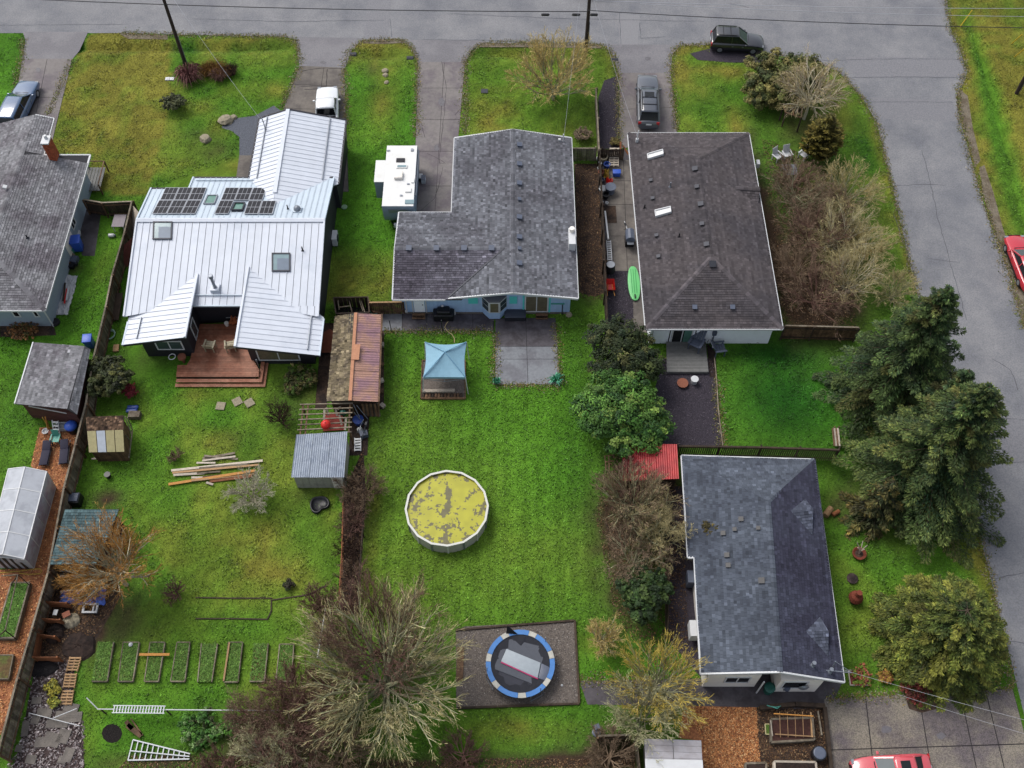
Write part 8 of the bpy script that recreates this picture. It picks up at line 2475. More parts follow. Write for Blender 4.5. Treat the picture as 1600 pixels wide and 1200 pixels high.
rp = thing('paving_slabs', 'scattered concrete slabs of a broken path in the lower left corner', 'paving', P(80, 1145))
for k, (px, py, a, b) in enumerate(pav):
 piece('slab', conc_old, P(px, py) + ZV * .05, (a, b, .08), rp, rz=RN.uniform(-.2, .1))
def wheelie(label, px, py, m, s=1.0, rz_=0.0, group=None, z=0.0):
 t = link('recycling_bin', None, None, None, label, None, 'bin', group, Vector((0, 0, 0)))
 mb = MB(); b0 = [Vector((x, y, .08)) for x, y in ((-.24, -.26), (.24, -.26), (.24, .24), (-.24, .24))]; t0 = [Vector((p.x * 1.22, p.y * 1.25, .95)) for p in b0]
 mb.add(b0 + t0, [(3, 2, 1, 0), (4, 5, 6, 7), (0, 1, 5, 4), (1, 2, 6, 5), (2, 3, 7, 6), (3, 0, 4, 7)]); bevel(mb.build('bin', m, t), .03)
 mb = MB(); mb.box((0, 0, .99), (.64, .7, .07), m3=Matrix.Rotation(.05, 3, 'X')); bevel(mb.build('lid', m, t), .03)
 mb = MB(); mb.tube([Vector((-.22, .36, .95)), Vector((.22, .36, .95))], .025, 6); mb.build('handle', m, t)
 for x in (-.2, .2):
  mb = MB(); mb.lathe([(.1, -.04), (.1, .04)], (x, .24, .1), 10, axis='X'); mb.build('wheel', black_pl, t)
 place(t, P(px, py, z), rz_, s); return t
wheelie('blue recycling bin against the grey blue house wall', 125, 390, blue_pl, 1.25, .15)
wheelie('blue recycling bin beside the fence above the grey shingled shed', 143, 541, blue_pl, 1.05, .1)
tub(112, 395, .32, .55, teal_pl, 'teal bag stuffed tub between blue bin and wall')
tub(122, 368, .3, .3, white_pl, 'white tub below the purple bucket by the house wall')
tub(121, 360, .24, .5, mat('purple_plastic', C(74, 42, 104), .5, .1, 4), 'purple bucket by the side window of the grey blue house')
jk = thing('junk_pile', 'small pile of boxes and scrap between blue bin and pale tarp', 'junk', P(113, 412))
for k, (px, py, s, m_) in enumerate(((110, 400, (.9, .35, .3), wood_grey), (108, 411, (.6, .5, .35), wood_brown), (118, 409, (.5, .6, .4), grey_pl), (112, 418, (.5, .35, .3), black_pl), (104, 409, (.25, .25, .3), white_pl), (119, 414, (.3, .3, .3), steel_dark))):
 piece('box', m_, P(px, py) + ZV * s[2] / 2, s, jk, rz=RN.uniform(-.5, .5))
q = P(87, 505); ty = thing('old_tyre', 'old car tyre at the corner of the grey blue house', 'tyre', q)
MB().lathe([(.16, .05), (.3, 0), (.36, .06), (.36, .18), (.3, .24), (.18, .2)], q, 18).build('tread', rubber, ty); MB().lathe([(.17, .08), (.02, .08)], q, 12).build('hub', black_pl, ty)
q = P(186, 352); tb_ = thing('patio_table', 'square grey patio table in the side yard next to a propane bottle', 'table', q)
w_ = (P(196, 340, .7).x - P(177, 340, .7).x)
MB().box(P(186, 345, .7), (w_, 1.25, .06)).build('table_top', mat('mauve_table_top', C(128, 118, 126), .5, .12, 4), tb_)
for sx_ in (-.4, .4):
 for sy in (-.55, .55):
  c_ = P(186, 345, .7); piece('leg', white_pl, (c_.x + sx_, c_.y + sy, .34), (.05, .05, .66), tb_)
q = P(176, 370); pb_ = thing('propane_bottle', 'white propane bottle lying beside the grey patio table', 'gas bottle', q)
MB().lathe([(.05, -.3), (.15, -.24), (.16, .1), (.1, .2)], q + ZV * .17, 12, axis='X').build('bottle', white_pl, pb_, smooth=True); MB().lathe([(.09, .2), (.09, .28)], q + ZV * .17, 10, axis='X').build('collar', grey_pl, pb_)
lb_ = MB(); lb_.prism([P(208, 322, 1.7), P(217, 333, 1.7), P(210, 378, .2), P(203, 358, .2)], (.03, 0, .02)); lb_.build('plywood_sheet', wood_pale, None, org=P(209, 350), label='beige plywood sheet leaning outside the fence corner', cat='board')
lb_ = MB(); lb_.prism([P(191, 385, 1.3), P(206, 372, 1.3), P(206, 402, .2), P(199, 418, .1), P(188, 405, .9)], (.03, 0, .02)); lb_.build('rusty_sheet', mat('red_rusted_sheet', C(120, 66, 60), .85, .25, 3), None, org=P(198, 397), label='dark red rusted sheet leaning on the fence beside the white roof', cat='board')
lb_ = MB(); A_, B_ = P(187, 458, .5), P(180, 500, .3); lb_.bar(A_, B_, .5, .06); lb_.build('plank', wood_dark, None, org=(A_ + B_) / 2, label='wide dark brown board lying along the fence beside the white roof', cat='plank')
q = P(173, 524); hc = MB()
for lay in range(3):
 hc.tube([q + Vector((math.cos(k * .3491) * (.3 + .03 * lay), math.sin(k * .3491) * (.36 + .03 * lay), .06 + .06 * lay)) for k in range(19)], .035, 5)
hc.build('hose_coil', hose_g, None, org=q, label='pale green hose coil on the grass beside the long fence', cat='hose')
q = P(274, 568); hc = MB()
hc.tube([q + Vector((math.cos(k * .3491) * .24, math.sin(k * .3491) * .24, .9)) for k in range(19)], .035, 5); hc.build('white_hoop', white_pl, None, org=Vector((q.x, q.y, 0)), label='white hoop of hose on the corner beside the cedar deck', cat='hose')
q = P(288, 566); tp2 = MB(); tp2.lathe([(.16, .5), (.3, .62), (.3, .78), (.22, .8)], q, 12); tp2.lathe([(.1, 0), (.1, .5)], q, 8); tp2.build('clay_pot', terracotta, None, org=q, label='brown clay pot on a stand at the corner of the cedar deck', cat='pot')
cbx_ = MB(); q = P(182, 545); cbx_.box(q + ZV * .08, (.4, .6, .14), rz=.1); cbx_.build('cardboard', wood_new, None, org=q, label='flat piece of cardboard on the grass below the hose coil', cat='cardboard')
chair('beige deck chair standing freely on the cedar deck', 330, 545, 1.45, beige_pl, 1.15, z=.46, name='deck_chair', group='beige chairs on the cedar deck', recl=.4)
chair('beige deck chair half under the edge of the east wing roof', 362, 545, 1.75, beige_pl, 1.15, z=.46, name='deck_chair', group='beige chairs on the cedar deck', recl=.4)
fb_ = thing('firewood_basket', 'heap of orange firewood in the corner of the cedar deck', 'firewood', P(368, 506, .46))
for k in range(14):
 q = P(362 + RN.random() * 12, 500 + RN.random() * 10, .46); a = RN.random() * 3
 MB().bar(q + Vector((-.25 * math.cos(a), -.25 * math.sin(a), .08 + .05 * (k % 4))), q + Vector((.25 * math.cos(a), .25 * math.sin(a), .1 + .05 * (k % 4))), .1, .09).build('log', mat('orange_log', C(206, 116, 72), .8, .25, 6) if k == 0 else MATS['orange_log'], fb_)
q = P(355, 508, .46); MB().lathe([(.14, 0), (.17, .3), (.13, .3)], q, 10).build('flower_pot', cream_paint, None, org=q, label='cream flower pot beside the orange firewood', cat='pot')
q = P(406, 577, .0); MB().lathe([(.05, 1.1), (.09, 1.15), (.05, 1.3)], q, 8).tube([q, q + ZV * 1.1], .03, 5).build('garden_lamp', steel, None, org=q, label='small lamp at the east corner of the cedar deck', cat='lamp')
for k, (px, py, r_) in enumerate(((353, 189, .62), (365, 184, .32), (321, 218, .5), (602, 111, .3), (602, 118, .26), (604, 129, .22))):
 q = P(px, py); g = random.Random(k); mb = MB(); n = 9
 pts = []
 for kk, z in ((1, 0), (1.02, .3), (.7, .62), (.1, .72)):
  pts += [q + Vector((math.cos(2 * math.pi * j / n) * r_ * kk * g.uniform(.8, 1.15), math.sin(2 * math.pi * j / n) * r_ * kk * g.uniform(.7, 1.1), z * r_)) for j in range(n)]
 mb.add(pts, [(i * n + j, i * n + (j + 1) % n, (i + 1) * n + (j + 1) % n, (i + 1) * n + j) for i in range(3) for j in range(n)] + [tuple(range(3 * n, 4 * n))])
 mb.build('boulder', boulder_m, None, org=q, label=('large pale boulder at the tip of the blue gravel', 'smaller pale boulder touching the large one', 'lone grey boulder on the tufted front lawn', 'top stone of three in the narrow lawn', 'middle stone of three in the narrow lawn', 'lowest stone of three in the narrow lawn')[k], cat='rock')
for k, (px, py) in enumerate(((262, 124), (269, 124))):
 q = P(px, py); MB().box(q + ZV * .05, (.36, .36, .1)).lathe([(.08, .1), (.08, .12)], q, 8).build('utility_cover', white_pl, None, org=q, label=('white utility cover in the lawn, left one of two touching' if k == 0 else 'white utility cover in the lawn, the one nearer the flax plant'), cat='cover')
q = P(757, 143); MB().box(q + ZV * .04, (.6, .5, .08)).build('drain_grate', steel_dark, None, org=q, label='dark drain grate in the lawn beside the concrete driveway', cat='grate')
for k, (px, py) in enumerate(((552, 87), (641, 93), (960, 96))):
 q = P(px, py, -.2); MB().lathe([(.26, -.3), (.3, -.3), (.3, .3), (.26, .3)], q, 14, axis='X').lathe([(.25, -.2), (.25, .2)], q, 12, axis='X').build('culvert', steel_dark, None, org=q, label=('dark culvert end at the west side of the narrow lawn', 'dark culvert end at the east side of the narrow lawn', 'dark culvert end beside the mouth of the suv driveway')[k], cat='culvert')
for k, (px, py, rz_) in enumerate(((1213, 250, -.9), (1228, 247, -1.3), (1254, 247, -2.4))):
 chair(('white garden chair on the left of the pair beside the table', 'white garden chair on the right of the pair beside the table', 'white garden chair set apart near the column cedar')[k], px, py, rz_, white_pl, 1.1, 'white_chair', 'white garden chairs')
q = P(1234, 267); gt = thing('garden_table', 'square grey garden table in front of the white chairs', 'table', q)
for k in range(6):
 piece('slat', steel, P(1234, 265, .7) + Vector((-.5 + k * .2, 0, 0)), (.18, 1.15, .04), gt)
for sx_ in (-.5, .5):
 for sy in (-.5, .5):
  c_ = P(1234, 265, .7); piece('leg', white_pl, (c_.x + sx_, c_.y + sy, .34), (.06, .06, .66), gt)
q = P(1221, 247); MB().box(q + ZV * .22, (.4, .4, .42)).build('side_table', white_pl, None, org=q, label='small white side table between two garden chairs', cat='table')
ab = thing('arbor_bench', 'weathered wooden arbor seat under the weeping tree', 'bench', P(1240, 182))
for a, b in (((1224, 166), (1254, 158)), ((1228, 176), (1252, 184)), ((1224, 166), (1228, 176)), ((1254, 158), (1252, 184)), ((1238, 162), (1240, 180))):
 pbar('beam', wood_brown, P(*a, 1.6), P(*b, 1.6), .1, .1, ab)
for a in ((1224, 166), (1254, 158), (1228, 176), (1252, 184)):
 c_ = P(*a, 1.6); piece('post', wood_dark, (c_.x, c_.y, .8), (.1, .1, 1.6), ab)
for k in range(4):
 pbar('seat_slat', wood_grey, P(1229, 170 + k * 2, .45), P(1250, 168 + k * 2, .45), .11, .04, ab)
pallet('tall pale pallet frame lying in the cluttered side yard', [(952, 236), (967, 236), (966, 265), (951, 265)], wood_pale, 8, z=.3)
mb = MB()
sb = thing('paddle_board', 'mint green paddle board lying beside the brown grey roof', 'paddle board', P(990, 443))
t0, t1 = P(990, 417, .12), P(990, 470, .12)
L = (t0 - t1).length; cy_ = (t0.y + t1.y) / 2; cx_ = t0.x - .08
hw_ = (P(998, 443).x - P(979, 443).x) / 2
pts = []
for k in range(40):
 a = 2 * math.pi * k / 40
 pts.append(Vector((cx_ + math.copysign(abs(math.cos(a)) ** .8, math.cos(a)) * hw_, cy_ + math.sin(a) * L / 2, .1)))
mb.prism(pts, (0, 0, .12)); bevel(mb.build('board', mint, sb), .03)
for x in (-.17, 0, .17):
 piece('stripe', mint_dark, (cx_ + x, cy_ + .2, .222), (.04, L * .7, .012), sb)
piece('fin', black_pl, (cx_, cy_ - L * .4, .26), (.09, .35, .1), sb)
bicycle('white bicycle leaning under the gutter of the brown grey roof', (980, 351), (986, 368), white_pl, -.35)
bg = thing('gas_grill', 'grey gas grill under the eave beside the white bicycle', 'barbecue', P(983, 380)); q = P(983, 380)
MB().box(q + ZV * .35, (.7, .8, .7)).build('cabinet', black_pl, bg); mb = MB(); mb.lathe([(.33, -.5), (.36, -.48), (.36, .48), (.33, .5)], q + Vector((0, .05, .85)), 12, axis='Y'); mb.build('hood', grey_pl, bg); MB().box(q + Vector((0, -.62, .75)), (.5, .3, .05)).build('shelf', steel, bg)
ladder('long white ladder lying against the fence in the side yard', (951, 376), (953, 407), .32, 9, white_pl, .4, .4, wide=.1)
q0, q1 = P(944, 342), P(949, 385); MB().bar(q0 + ZV * .9, q1 + ZV * .9, .12, .12).build('white_beam', white_pl, None, org=(q0 + q1) / 2, label='long white gutter length stored against the side yard fence', cat='gutter')
tys = thing('wheel_stack', 'stack of four car wheels with an alloy rim on top', 'wheels', P(953, 424)); q = P(953, 424)
for k in range(4):
 MB().lathe([(.2, 0), (.32, 0), (.36, .05), (.36, .17), (.32, .21), (.2, .2)], q + ZV * .215 * k + Vector((RN.uniform(-.03, .03), 0, 0)), 18).build('tyre', rubber, tys)
rm = MB()
for k in range(5):
 a = k * 1.2566; rm.bar(q + ZV * .86, q + Vector((math.cos(a) * .3, math.sin(a) * .3, .86)), .09, .03)
rm.lathe([(.3, .85), (.33, .87), (.27, .88)], q, 18); rm.build('alloy_rim', rim_m, tys)
wbw = thing('wheelbarrow', 'red wheelbarrow tipped against the dark side yard fence', 'wheelbarrow', P(953, 452)); q = P(953, 452)
mb = MB(); b0 = [q + Vector((x, y, .25)) for x, y in ((-.2, -.3), (.2, -.3), (.2, .3), (-.2, .3))]; t0 = [q + Vector((x, y, .6)) for x, y in ((-.35, -.5), (.35, -.5), (.3, .55), (-.3, .55))]
mb.add(b0 + t0, [(3, 2, 1, 0), (0, 1, 5, 4), (1, 2, 6, 5), (2, 3, 7, 6), (3, 0, 4, 7)]); mb.add([p + ZV * -.01 for p in b0 + t0], [(0, 1, 2, 3), (4, 5, 1, 0), (5, 6, 2, 1), (6, 7, 3, 2), (7, 4, 0, 3)]); mb.build('tray', red_pl, wbw)
for s in (-.22, .22):
 mb = MB(); mb.tube([q + Vector((s * .5, .6, .2)), q + Vector((s, -.3, .3)), q + Vector((s * 1.3, -1.0, .5))], .025, 6); mb.build('handle', wood_orange, wbw)
MB().lathe([(.08, -.05), (.18, -.04), (.18, .04), (.08, .05)], q + Vector((0, .7, .18)), 12, axis='X').build('wheel', rubber, wbw)
q = P(963, 274); tbx = thing('storage_tote', 'blue plastic tote with lid standing below the pale pallet', 'tote', q)
mb = MB(); mb.box(q + ZV * .22, (.6, .42, .44)); bevel(mb.build('tote', blue_pl, tbx), .04); mb = MB(); mb.box(q + ZV * .46, (.66, .48, .05)); bevel(mb.build('lid', blue_pl, tbx), .02)
crumple('mustard yellow cloth thrown over side yard clutter', [(943, 268), (951, 269), (952, 282), (944, 281)], yellow_pl, 6, .35, 'yellow_cloth', 'cloth', seed=8)
crumple('bright red jacket or bag in the side yard clutter', [(946, 282), (957, 281), (955, 293), (946, 294)], red_pl, 6, .3, 'red_bag', 'bag', seed=9)
tub(953, 301, .42, .7, grey_pl, 'round grey bin below the red bag in the side yard', 'bin', 'round_bin')
tub(941, 300, .3, .45, white_pl, 'pale planter beside the round grey bin', 'planter', 'planter')
for k, (px, py, m_, s) in enumerate(((934, 250, white_pl, .16), (937, 258, white_pl, .18), (936, 265, white_pl, .16), (939, 273, terracotta, .26), (941, 284, grey_pl, .2), (948, 262, blue_dark, .3), (942, 252, boulder_m, .4), (940, 318, white_pl, .14), (948, 319, white_pl, .14), (946, 309, black_pl, .3))):
 q = P(px, py)
 MB().lathe([(s * .75, 0), (s, s * 1.5), (s * .8, s * 1.5), (s * .7, s * .8)], q, 10).build('plant_pot', m_, None, org=q, label=('small white pot highest along the dark side yard fence', 'second small white pot along the dark side yard fence', 'third small white pot along the dark side yard fence', 'terracotta pot left of the yellow cloth', 'grey pot left of the yellow cloth', 'dark blue bucket beside the pale pallet', 'wide pale stone pot beside the pale pallet', 'small white pot at the corner of the side yard mulch', 'small white pot beside the black bucket edge', 'black bucket below the round grey bin')[k], cat='pot')
for k, (a, b) in enumerate((((968, 234), (969, 248)), ((972, 240), (981, 248)))):
 A_, B_ = P(*a), P(*b); MB().bar(A_ + ZV * .9, B_ + ZV * .5, .14, .06).build('plank', wood_compost, None, org=(A_ + B_) / 2, label=('upright brown plank beside the pale pallet', 'slanting orange brown plank under the hip roof gutter')[k], cat='plank')
gd = thing('rear_deck', 'weathered grey plank deck behind the white sided house', 'deck', P(1073, 560)); zg = .28
a0_, a1_, a2_, a3_ = P(1041, 531, zg), P(1102, 531, zg), P(1107, 581, zg), P(1042, 581, zg)
nb = 22
for k in range(nb):
 f0, f1 = (k + .03) / nb, (k + .95) / nb
 l0, r0_ = a0_ + (a3_ - a0_) * ((f0 + f1) / 2), a1_ + (a2_ - a1_) * ((f0 + f1) / 2)
 pbar('deck_board', deck_grey, l0, r0_, (a3_ - a0_).length / nb * .9, .04, gd)
pbar('fascia', deck_grey, a3_ - ZV * .12, a2_ - ZV * .12, .04, .2, gd); pbar('fascia', wood_dark, a1_ - ZV * .12, a2_ - ZV * .12, .04, .2, gd)
NOGRASS.append([(p.x, p.y) for p in (a0_, a1_, a2_, a3_)])
chair('slate blue deck chair standing on the grey deck', 1086, 543, -2.1, grey_pl, 1.5, 'lounge_chair', 'slate blue chairs by the grey deck', z=.3, recl=.5)
chair('slate blue deck chair tipped on the lawn beside the grey deck', 1122, 551, .15, grey_pl, 1.4, 'lounge_chair', 'slate blue chairs by the grey deck', recl=.6)
wt = thing('wind_chime_stand', 'tangle of curved metal garden stands at the deck corner', 'stand', P(1108, 535))
for k, (a, b, c_) in enumerate((((1094, 527), (1098, 519), (1106, 530)), ((1105, 535), (1112, 524), (1116, 538)), ((1104, 541), (1110, 536), (1112, 545)))):
 MB().tube([P(*a, .2), P(*b, 1.0), P(*c_, .2)], .03, 6).build('hoop', steel_dark, wt)
tub(1084, 598, .26, .5, white_pl, 'white bucket on the dark gravel below the grey deck', 'bucket', 'bucket')
tub(1066, 601, .38, .22, terracotta, 'tan bowl planter beside the white bucket', 'planter', 'bowl_planter')
q = P(1183, 535); MB().lathe([(.12, 0), (.16, .12), (.1, .26)], q, 9).build('white_globe', white_pl, None, org=q, label='small white globe at the foot of the white wall', cat='globe')
for a, b in (((1105, 571), (1117, 571)),):
 pass
eg = thing('lawn_edging', 'pale timber edging between the dark gravel and the shaded lawn', 'edging', P(1122, 640))
for a, b in (((1116, 560), (1119, 590)), ((1119, 590), (1122, 640)), ((1122, 640), (1129, 697))):
 pbar('edge_board', wood_grey, P(*a) + ZV * .06, P(*b) + ZV * .06, .06, .12, eg)
bn2 = thing('garden_bench', 'pinkish weathered bench under the conifers at the lawn end', 'bench', P(1306, 682))
for k in range(4):
 pbar('slat', wood_pale if k % 2 else wood_brown, P(1301 + k * 2.6, 669, .45), P(1304 + k * 2.6, 697, .45), .13, .05, bn2)
for a in ((1302, 671), (1309, 671), (1305, 695), (1312, 695)):
 piece('leg', wood_brown, P(*a) + ZV * .2, (.08, .08, .42), bn2)
rs_ = thing('red_roof_shed', 'lean-to shed with a red corrugated metal roof beside the laurel', 'shed', P(1016, 740))
r4 = [P(973, 752, 1.9), P(1061, 748, 1.9), P(1058, 694, 2.15), P(972, 694, 2.15)]
corrugated(rs_, r4, red_metal, .14, .02, cols=5)
wall(rs_, shrink(r4, .15), 0, 1.8, wood_dark)
tl = thing('trellis', 'grey timber trellis standing left of the red shed', 'trellis', P(950, 715))
for a, b in (((944, 713), (958, 711)), ((945, 713), (947, 735)), ((958, 700), (959, 716)), ((951, 712), (952, 738)), ((946, 722), (960, 720))):
 pbar('bar', wood_brown, P(*a, 1.4), P(*b, 1.2), .07, .06, tl)
def bowl(label, px, py, m, deco):
 q = P(px, py); t = thing('fire_bowl' if not deco else 'garden_planter', label, 'fire bowl' if not deco else 'planter', q)
 MB().lathe([(.2, 0), (.44, .16), (.46, .3), (.4, .3), (.2, .16)], q, 16).build('bowl', m, t); MB().lathe([(.38, .2), (.02, .22)], q, 12).build('contents', soil_brown, t)
 if deco:
  for k in range(5):
   a = k * 1.25; MB().tube([q + ZV * .2, q + Vector((math.cos(a) * .1, .1 + math.sin(a) * .1, .7)), q + Vector((math.cos(a) * .35, .25 + math.sin(a) * .3, 1.0))], .03, 5).build('ornament', wood_pale, t)
 return t
bowl('round brown planter with a pale curly ornament on the lawn', 1341, 867, rust_m, True)
ci = thing('chiminea', 'rusty iron chiminea standing on the lawn', 'chiminea', P(1334, 938)); q = P(1334, 938)
MB().lathe([(.16, .1), (.38, .25), (.46, .5), (.36, .8), (.2, .95), (.16, 1.3), (.18, 1.35)], q, 16).build('body', rust_m, ci); MB().lathe([(.3, 0), (.3, .05), (.1, .12)], q, 12).build('stand', black_pl, ci)
tub(1331, 905, .34, .12, soil_rubble, 'low round grey saucer above the chiminea', 'saucer', 'saucer')
lg = thing('log_pile', 'cut log lying on reddish bark beside the slate roof', 'log', P(1293, 802)); A_, B_ = P(1288, 808), P(1297, 796)
MB().tube([A_ + ZV * .22, B_ + ZV * .22], .22, 10).build('log', wood_new, lg); MB().tube([P(1300, 806) + ZV * .15, P(1310, 800) + ZV * .15], .15, 8).build('log', wood_compost, lg)
fb2 = bed('small edged flower bed with red bark by the corner of the slate roof', [(1325, 1048), (1355, 1048), (1358, 1071), (1328, 1071)], wood_pale, mat('red_bark', C(128, 66, 58), .95, .4, 7), .12, grassy=False)
rb_ = bed('raised bed with a bamboo trellis grid near the porch', [(1203, 1126), (1267, 1124), (1270, 1158), (1203, 1162)], wood_grey, mat('dark_red_soil', C(74, 46, 40), .95, .5, 7), .4, grassy=False, wd=.12)
for k in range(5):
 x = 1218 + k * 12
 pbar('cane', wood_new, P(x, 1112, 1.1), P(x + 1.5, 1152, .45), .03, .03, rb_)
for a, b, m_, z in (((1209, 1115), (1271, 1119), wood_orange, 1.1), ((1211, 1147), (1273, 1151), wood_new, .5), ((1204, 1126), (1207, 1150), wood_pale, .6), ((1267, 1113), (1269, 1152), wood_new, .8)):
 pbar('crossbar', m_, P(*a, z), P(*b, z), .06, .05, rb_)
eb = thing('timber_beam_edge', 'old dark sleepers edging the kitchen garden along the walkway', 'sleepers', P(1240, 1106))
pbar('sleeper', wood_dark, P(1186, 1108) + ZV * .2, P(1240, 1102) + ZV * .2, .25, .35, eb); pbar('sleeper', wood_dark, P(1241, 1102) + ZV * .2, P(1287, 1105) + ZV * .2, .25, .35, eb); pbar('sleeper', wood_dark, P(1287, 1107) + ZV * .2, P(1300, 1230) + ZV * .2, .22, .3, eb); pbar('sleeper', wood_grey, P(1277, 1112) + ZV * .1, P(1283, 1150) + ZV * .1, .08, .2, eb)
bed('raised planter cut by the lower picture edge, left one', [(1163, 1195), (1195, 1194), (1196, 1225), (1163, 1226)], wood_grey, soil, .4, grassy=False, wd=.12)
bed('raised planter cut by the lower picture edge, wide right one', [(1208, 1192), (1272, 1193), (1275, 1225), (1208, 1226)], wood_pale, soil, .4, grassy=False, wd=.12)
bed('small yellow edged seed tray beside the trellis bed', [(1195, 1132), (1202, 1132), (1203, 1148), (1196, 1148)], poly_yellow, turf, .12, grassy=False, name='seed_tray')
q = P(1276, 1181); pt2 = thing('water_butt', 'black rain barrel with a grey lid in the kitchen garden', 'barrel', q)
MB().lathe([(.36, 0), (.42, .2), (.44, .6), (.42, .7)], q, 18).build('barrel', black_pl, pt2); MB().lathe([(.36, .7), (.36, .76), (.3, .78), (.05, .78)], q, 18).build('lid', grey_pl, pt2)
q = P(1199, 1080); tb2 = MB(); mb = tb2; mb.lathe([(.26, 0), (.32, .75), (.34, .8), (.2, .86)], q, 12); mb.build('green_bin', green_pl, None, org=q, label='dark green round bin in the porch recess', cat='bin')
hs = MB(); pts = [P(*p) for p in ((1196, 1105), (1203, 1107), (1210, 1108), (1218, 1106), (1212, 1110), (1206, 1108))]; hs.tube([p + ZV * .42 for p in pts], .035, 5); hs.build('hose_coil', teal_pl, None, org=pts[0], label='green hose coiled on the dark sleepers', cat='hose')
ps = thing('pale_shed', 'shed with a pale panel roof cut by the lower picture edge', 'shed', P(1052, 1200))
a0_, a1_, b0_, b1_ = P(1006, 1154, 1.9), P(1096, 1157, 1.9), P(1008, 1194, 2.15), P(1098, 1196, 2.15)
for k in range(2):
 f0, f1 = k / 2 + .005, (k + 1) / 2 - .005
 for j in range(4):
  g0, g1 = j / 4 + .004, (j + 1) / 4 - .004
  def Q(f, g):
   return (a0_ + (a1_ - a0_) * f) * (1 - g) + (b0_ + (b1_ - b0_) * f) * g
  MB().prism([Q(f0, g0), Q(f1, g0), Q(f1, g1), Q(f0, g1)], (0, 0, .03)).build('roof_panel', mat('pale_grey_panel', C(176, 174, 180), .6, .12, 3, c2=C(158, 154, 158), s2=1.5, rnd=.05) if k + j == 0 else MATS['pale_grey_panel'], ps)
pbar('ridge_cap', trim_white, b0_ + ZV * .05, b1_ + ZV * .05, .55, .05, ps)
c0_, c1_ = b0_ + Vector((0, -1.6, -.3)), b1_ + Vector((0, -1.6, -.3))
MB().prism([b0_, b1_, c1_, c0_], (0, 0, .03)).build('roof_panel', MATS['pale_grey_panel'], ps)
wall(ps, shrink([a0_, a1_, c1_, c0_], .15), 0, 1.75, pale_wall)
q = P(931, 1147); MB().lathe([(.2, 0), (.26, .4), (.2, .42)], q, 10).box(q + Vector((.05, .3, .4)), (.35, .3, .3), rz=.4).build('stump_pot', grey_pl, None, org=q, label='grey pot with a box on the corner of the mossy lawn', cat='pot')
for k, (px, py) in enumerate(((536, 331), (509, 334))):
 pass
q = P(538, 324); MB().lathe([(.24, 0), (.26, .06), (.2, .1), (.02, .1)], q, 10).build('septic_cover', mat('pale_green_lid', C(142, 176, 140), .6, .1, 4), None, org=q, label='round pale green cover in the grass beside the dark wall', cat='cover')
# grass, clover and fallen chips as real geometry
def scatter(n, x0, x1, y0, y1, seed):
 g = np.random.default_rng(seed)
 return g.uniform(x0, x1, n), g.uniform(y0, y1, n), g
def in_view(x, y, m=60):
 zc = (y * math.cos(PITCH) + CZ * math.sin(PITCH))
 px = 800 + x * F / zc
 return (px > -m) & (px < 1600 + m)
def grass(n, seed, ln=(.05, .13), wd=(.018, .04)):
 x, y, g = scatter(n, -62, 62, 11, 86, seed)
 ok = in_view(x, y)
 for poly in NOGRASS:
  ok &= ~inside(poly, x, y)
 x, y = x[ok], y[ok]
 c, dirt = lawn_colour(x, y)
 keep = g.random(len(x)) > np.clip(dirt * 1.15 - .1, 0, .93)
 x, y, c = x[keep], y[keep], c[keep]
 m = len(x)
 z = ditch(x, y)
 nrm = np.stack([g.normal(0, .8, m), g.normal(0, .8, m), np.abs(g.normal(.9, .5, m)) + .1], 1)
 nrm /= np.linalg.norm(nrm, axis=1, keepdims=True)
 lg = g.uniform(*ln, m)
 lush = np.clip(vnoise(x, y, 1.1, 9) * 1.6 - .4, .4, 1.5)
 mow = region(x, y, C_BACK)
 lg = lg * (lush * (1 - mow) + .75 * mow)
 pos = np.stack([x, y, z + .03 + lg * .25], 1)
 v, f = leaf_quads(pos, nrm, lg, g.uniform(*wd, m), g)
 c = c * np.clip(np.exp(g.normal(.08, .42, m)), .4, 1.75)[:, None] * np.array([1.0, 1.0, 1.0])
 return v, f, c
v, f, c = grass(560000, 77, (.06, .15), (.02, .045))
npmesh('grass', v, f, leaf_m, vcol=np.clip(c, .002, 1), kind='stuff', label='short grass, clover and moss of all the lawns')
def litter(name, polys, n, cols, size, seed, label):
 V, Fc, Cc, off = [], [], [], 0
 for pts, dens in polys:
  q = [tuple(P(*p))[:2] for p in pts]
  xs, ys = [p[0] for p in q], [p[1] for p in q]
  x, y, g = scatter(int(n * dens), min(xs), max(xs), min(ys), max(ys), seed + len(V))
  ok = inside(q, x, y)
  x, y = x[ok], y[ok]; m = len(x)
  nr = np.stack([g.normal(0, .45, m), g.normal(0, .45, m), np.ones(m)], 1); nr /= np.linalg.norm(nr, axis=1, keepdims=True)
  sz = size * g.uniform(.5, 1.4, m)
  v, f = leaf_quads(np.stack([x, y, np.full(m, .045)], 1), nr, sz, sz * .45, g)
  ci = g.choice(len(cols), m, p=np.array([c[1] for c in cols]) / sum(c[1] for c in cols))
  V.append(v); Fc.append(f + off); off += len(v)
  Cc.append(np.array([c[0] for c in cols])[ci] * np.exp(g.normal(0, .25, m))[:, None])
 npmesh(name, np.concatenate(V), np.concatenate(Fc), leaf_m, vcol=np.clip(np.concatenate(Cc), .002, 1), kind='stuff', label=label)
BARKC = [(C(214, 150, 94), 3), (C(182, 116, 70), 3), (C(122, 76, 50), 2), (C(228, 184, 132), 1)]
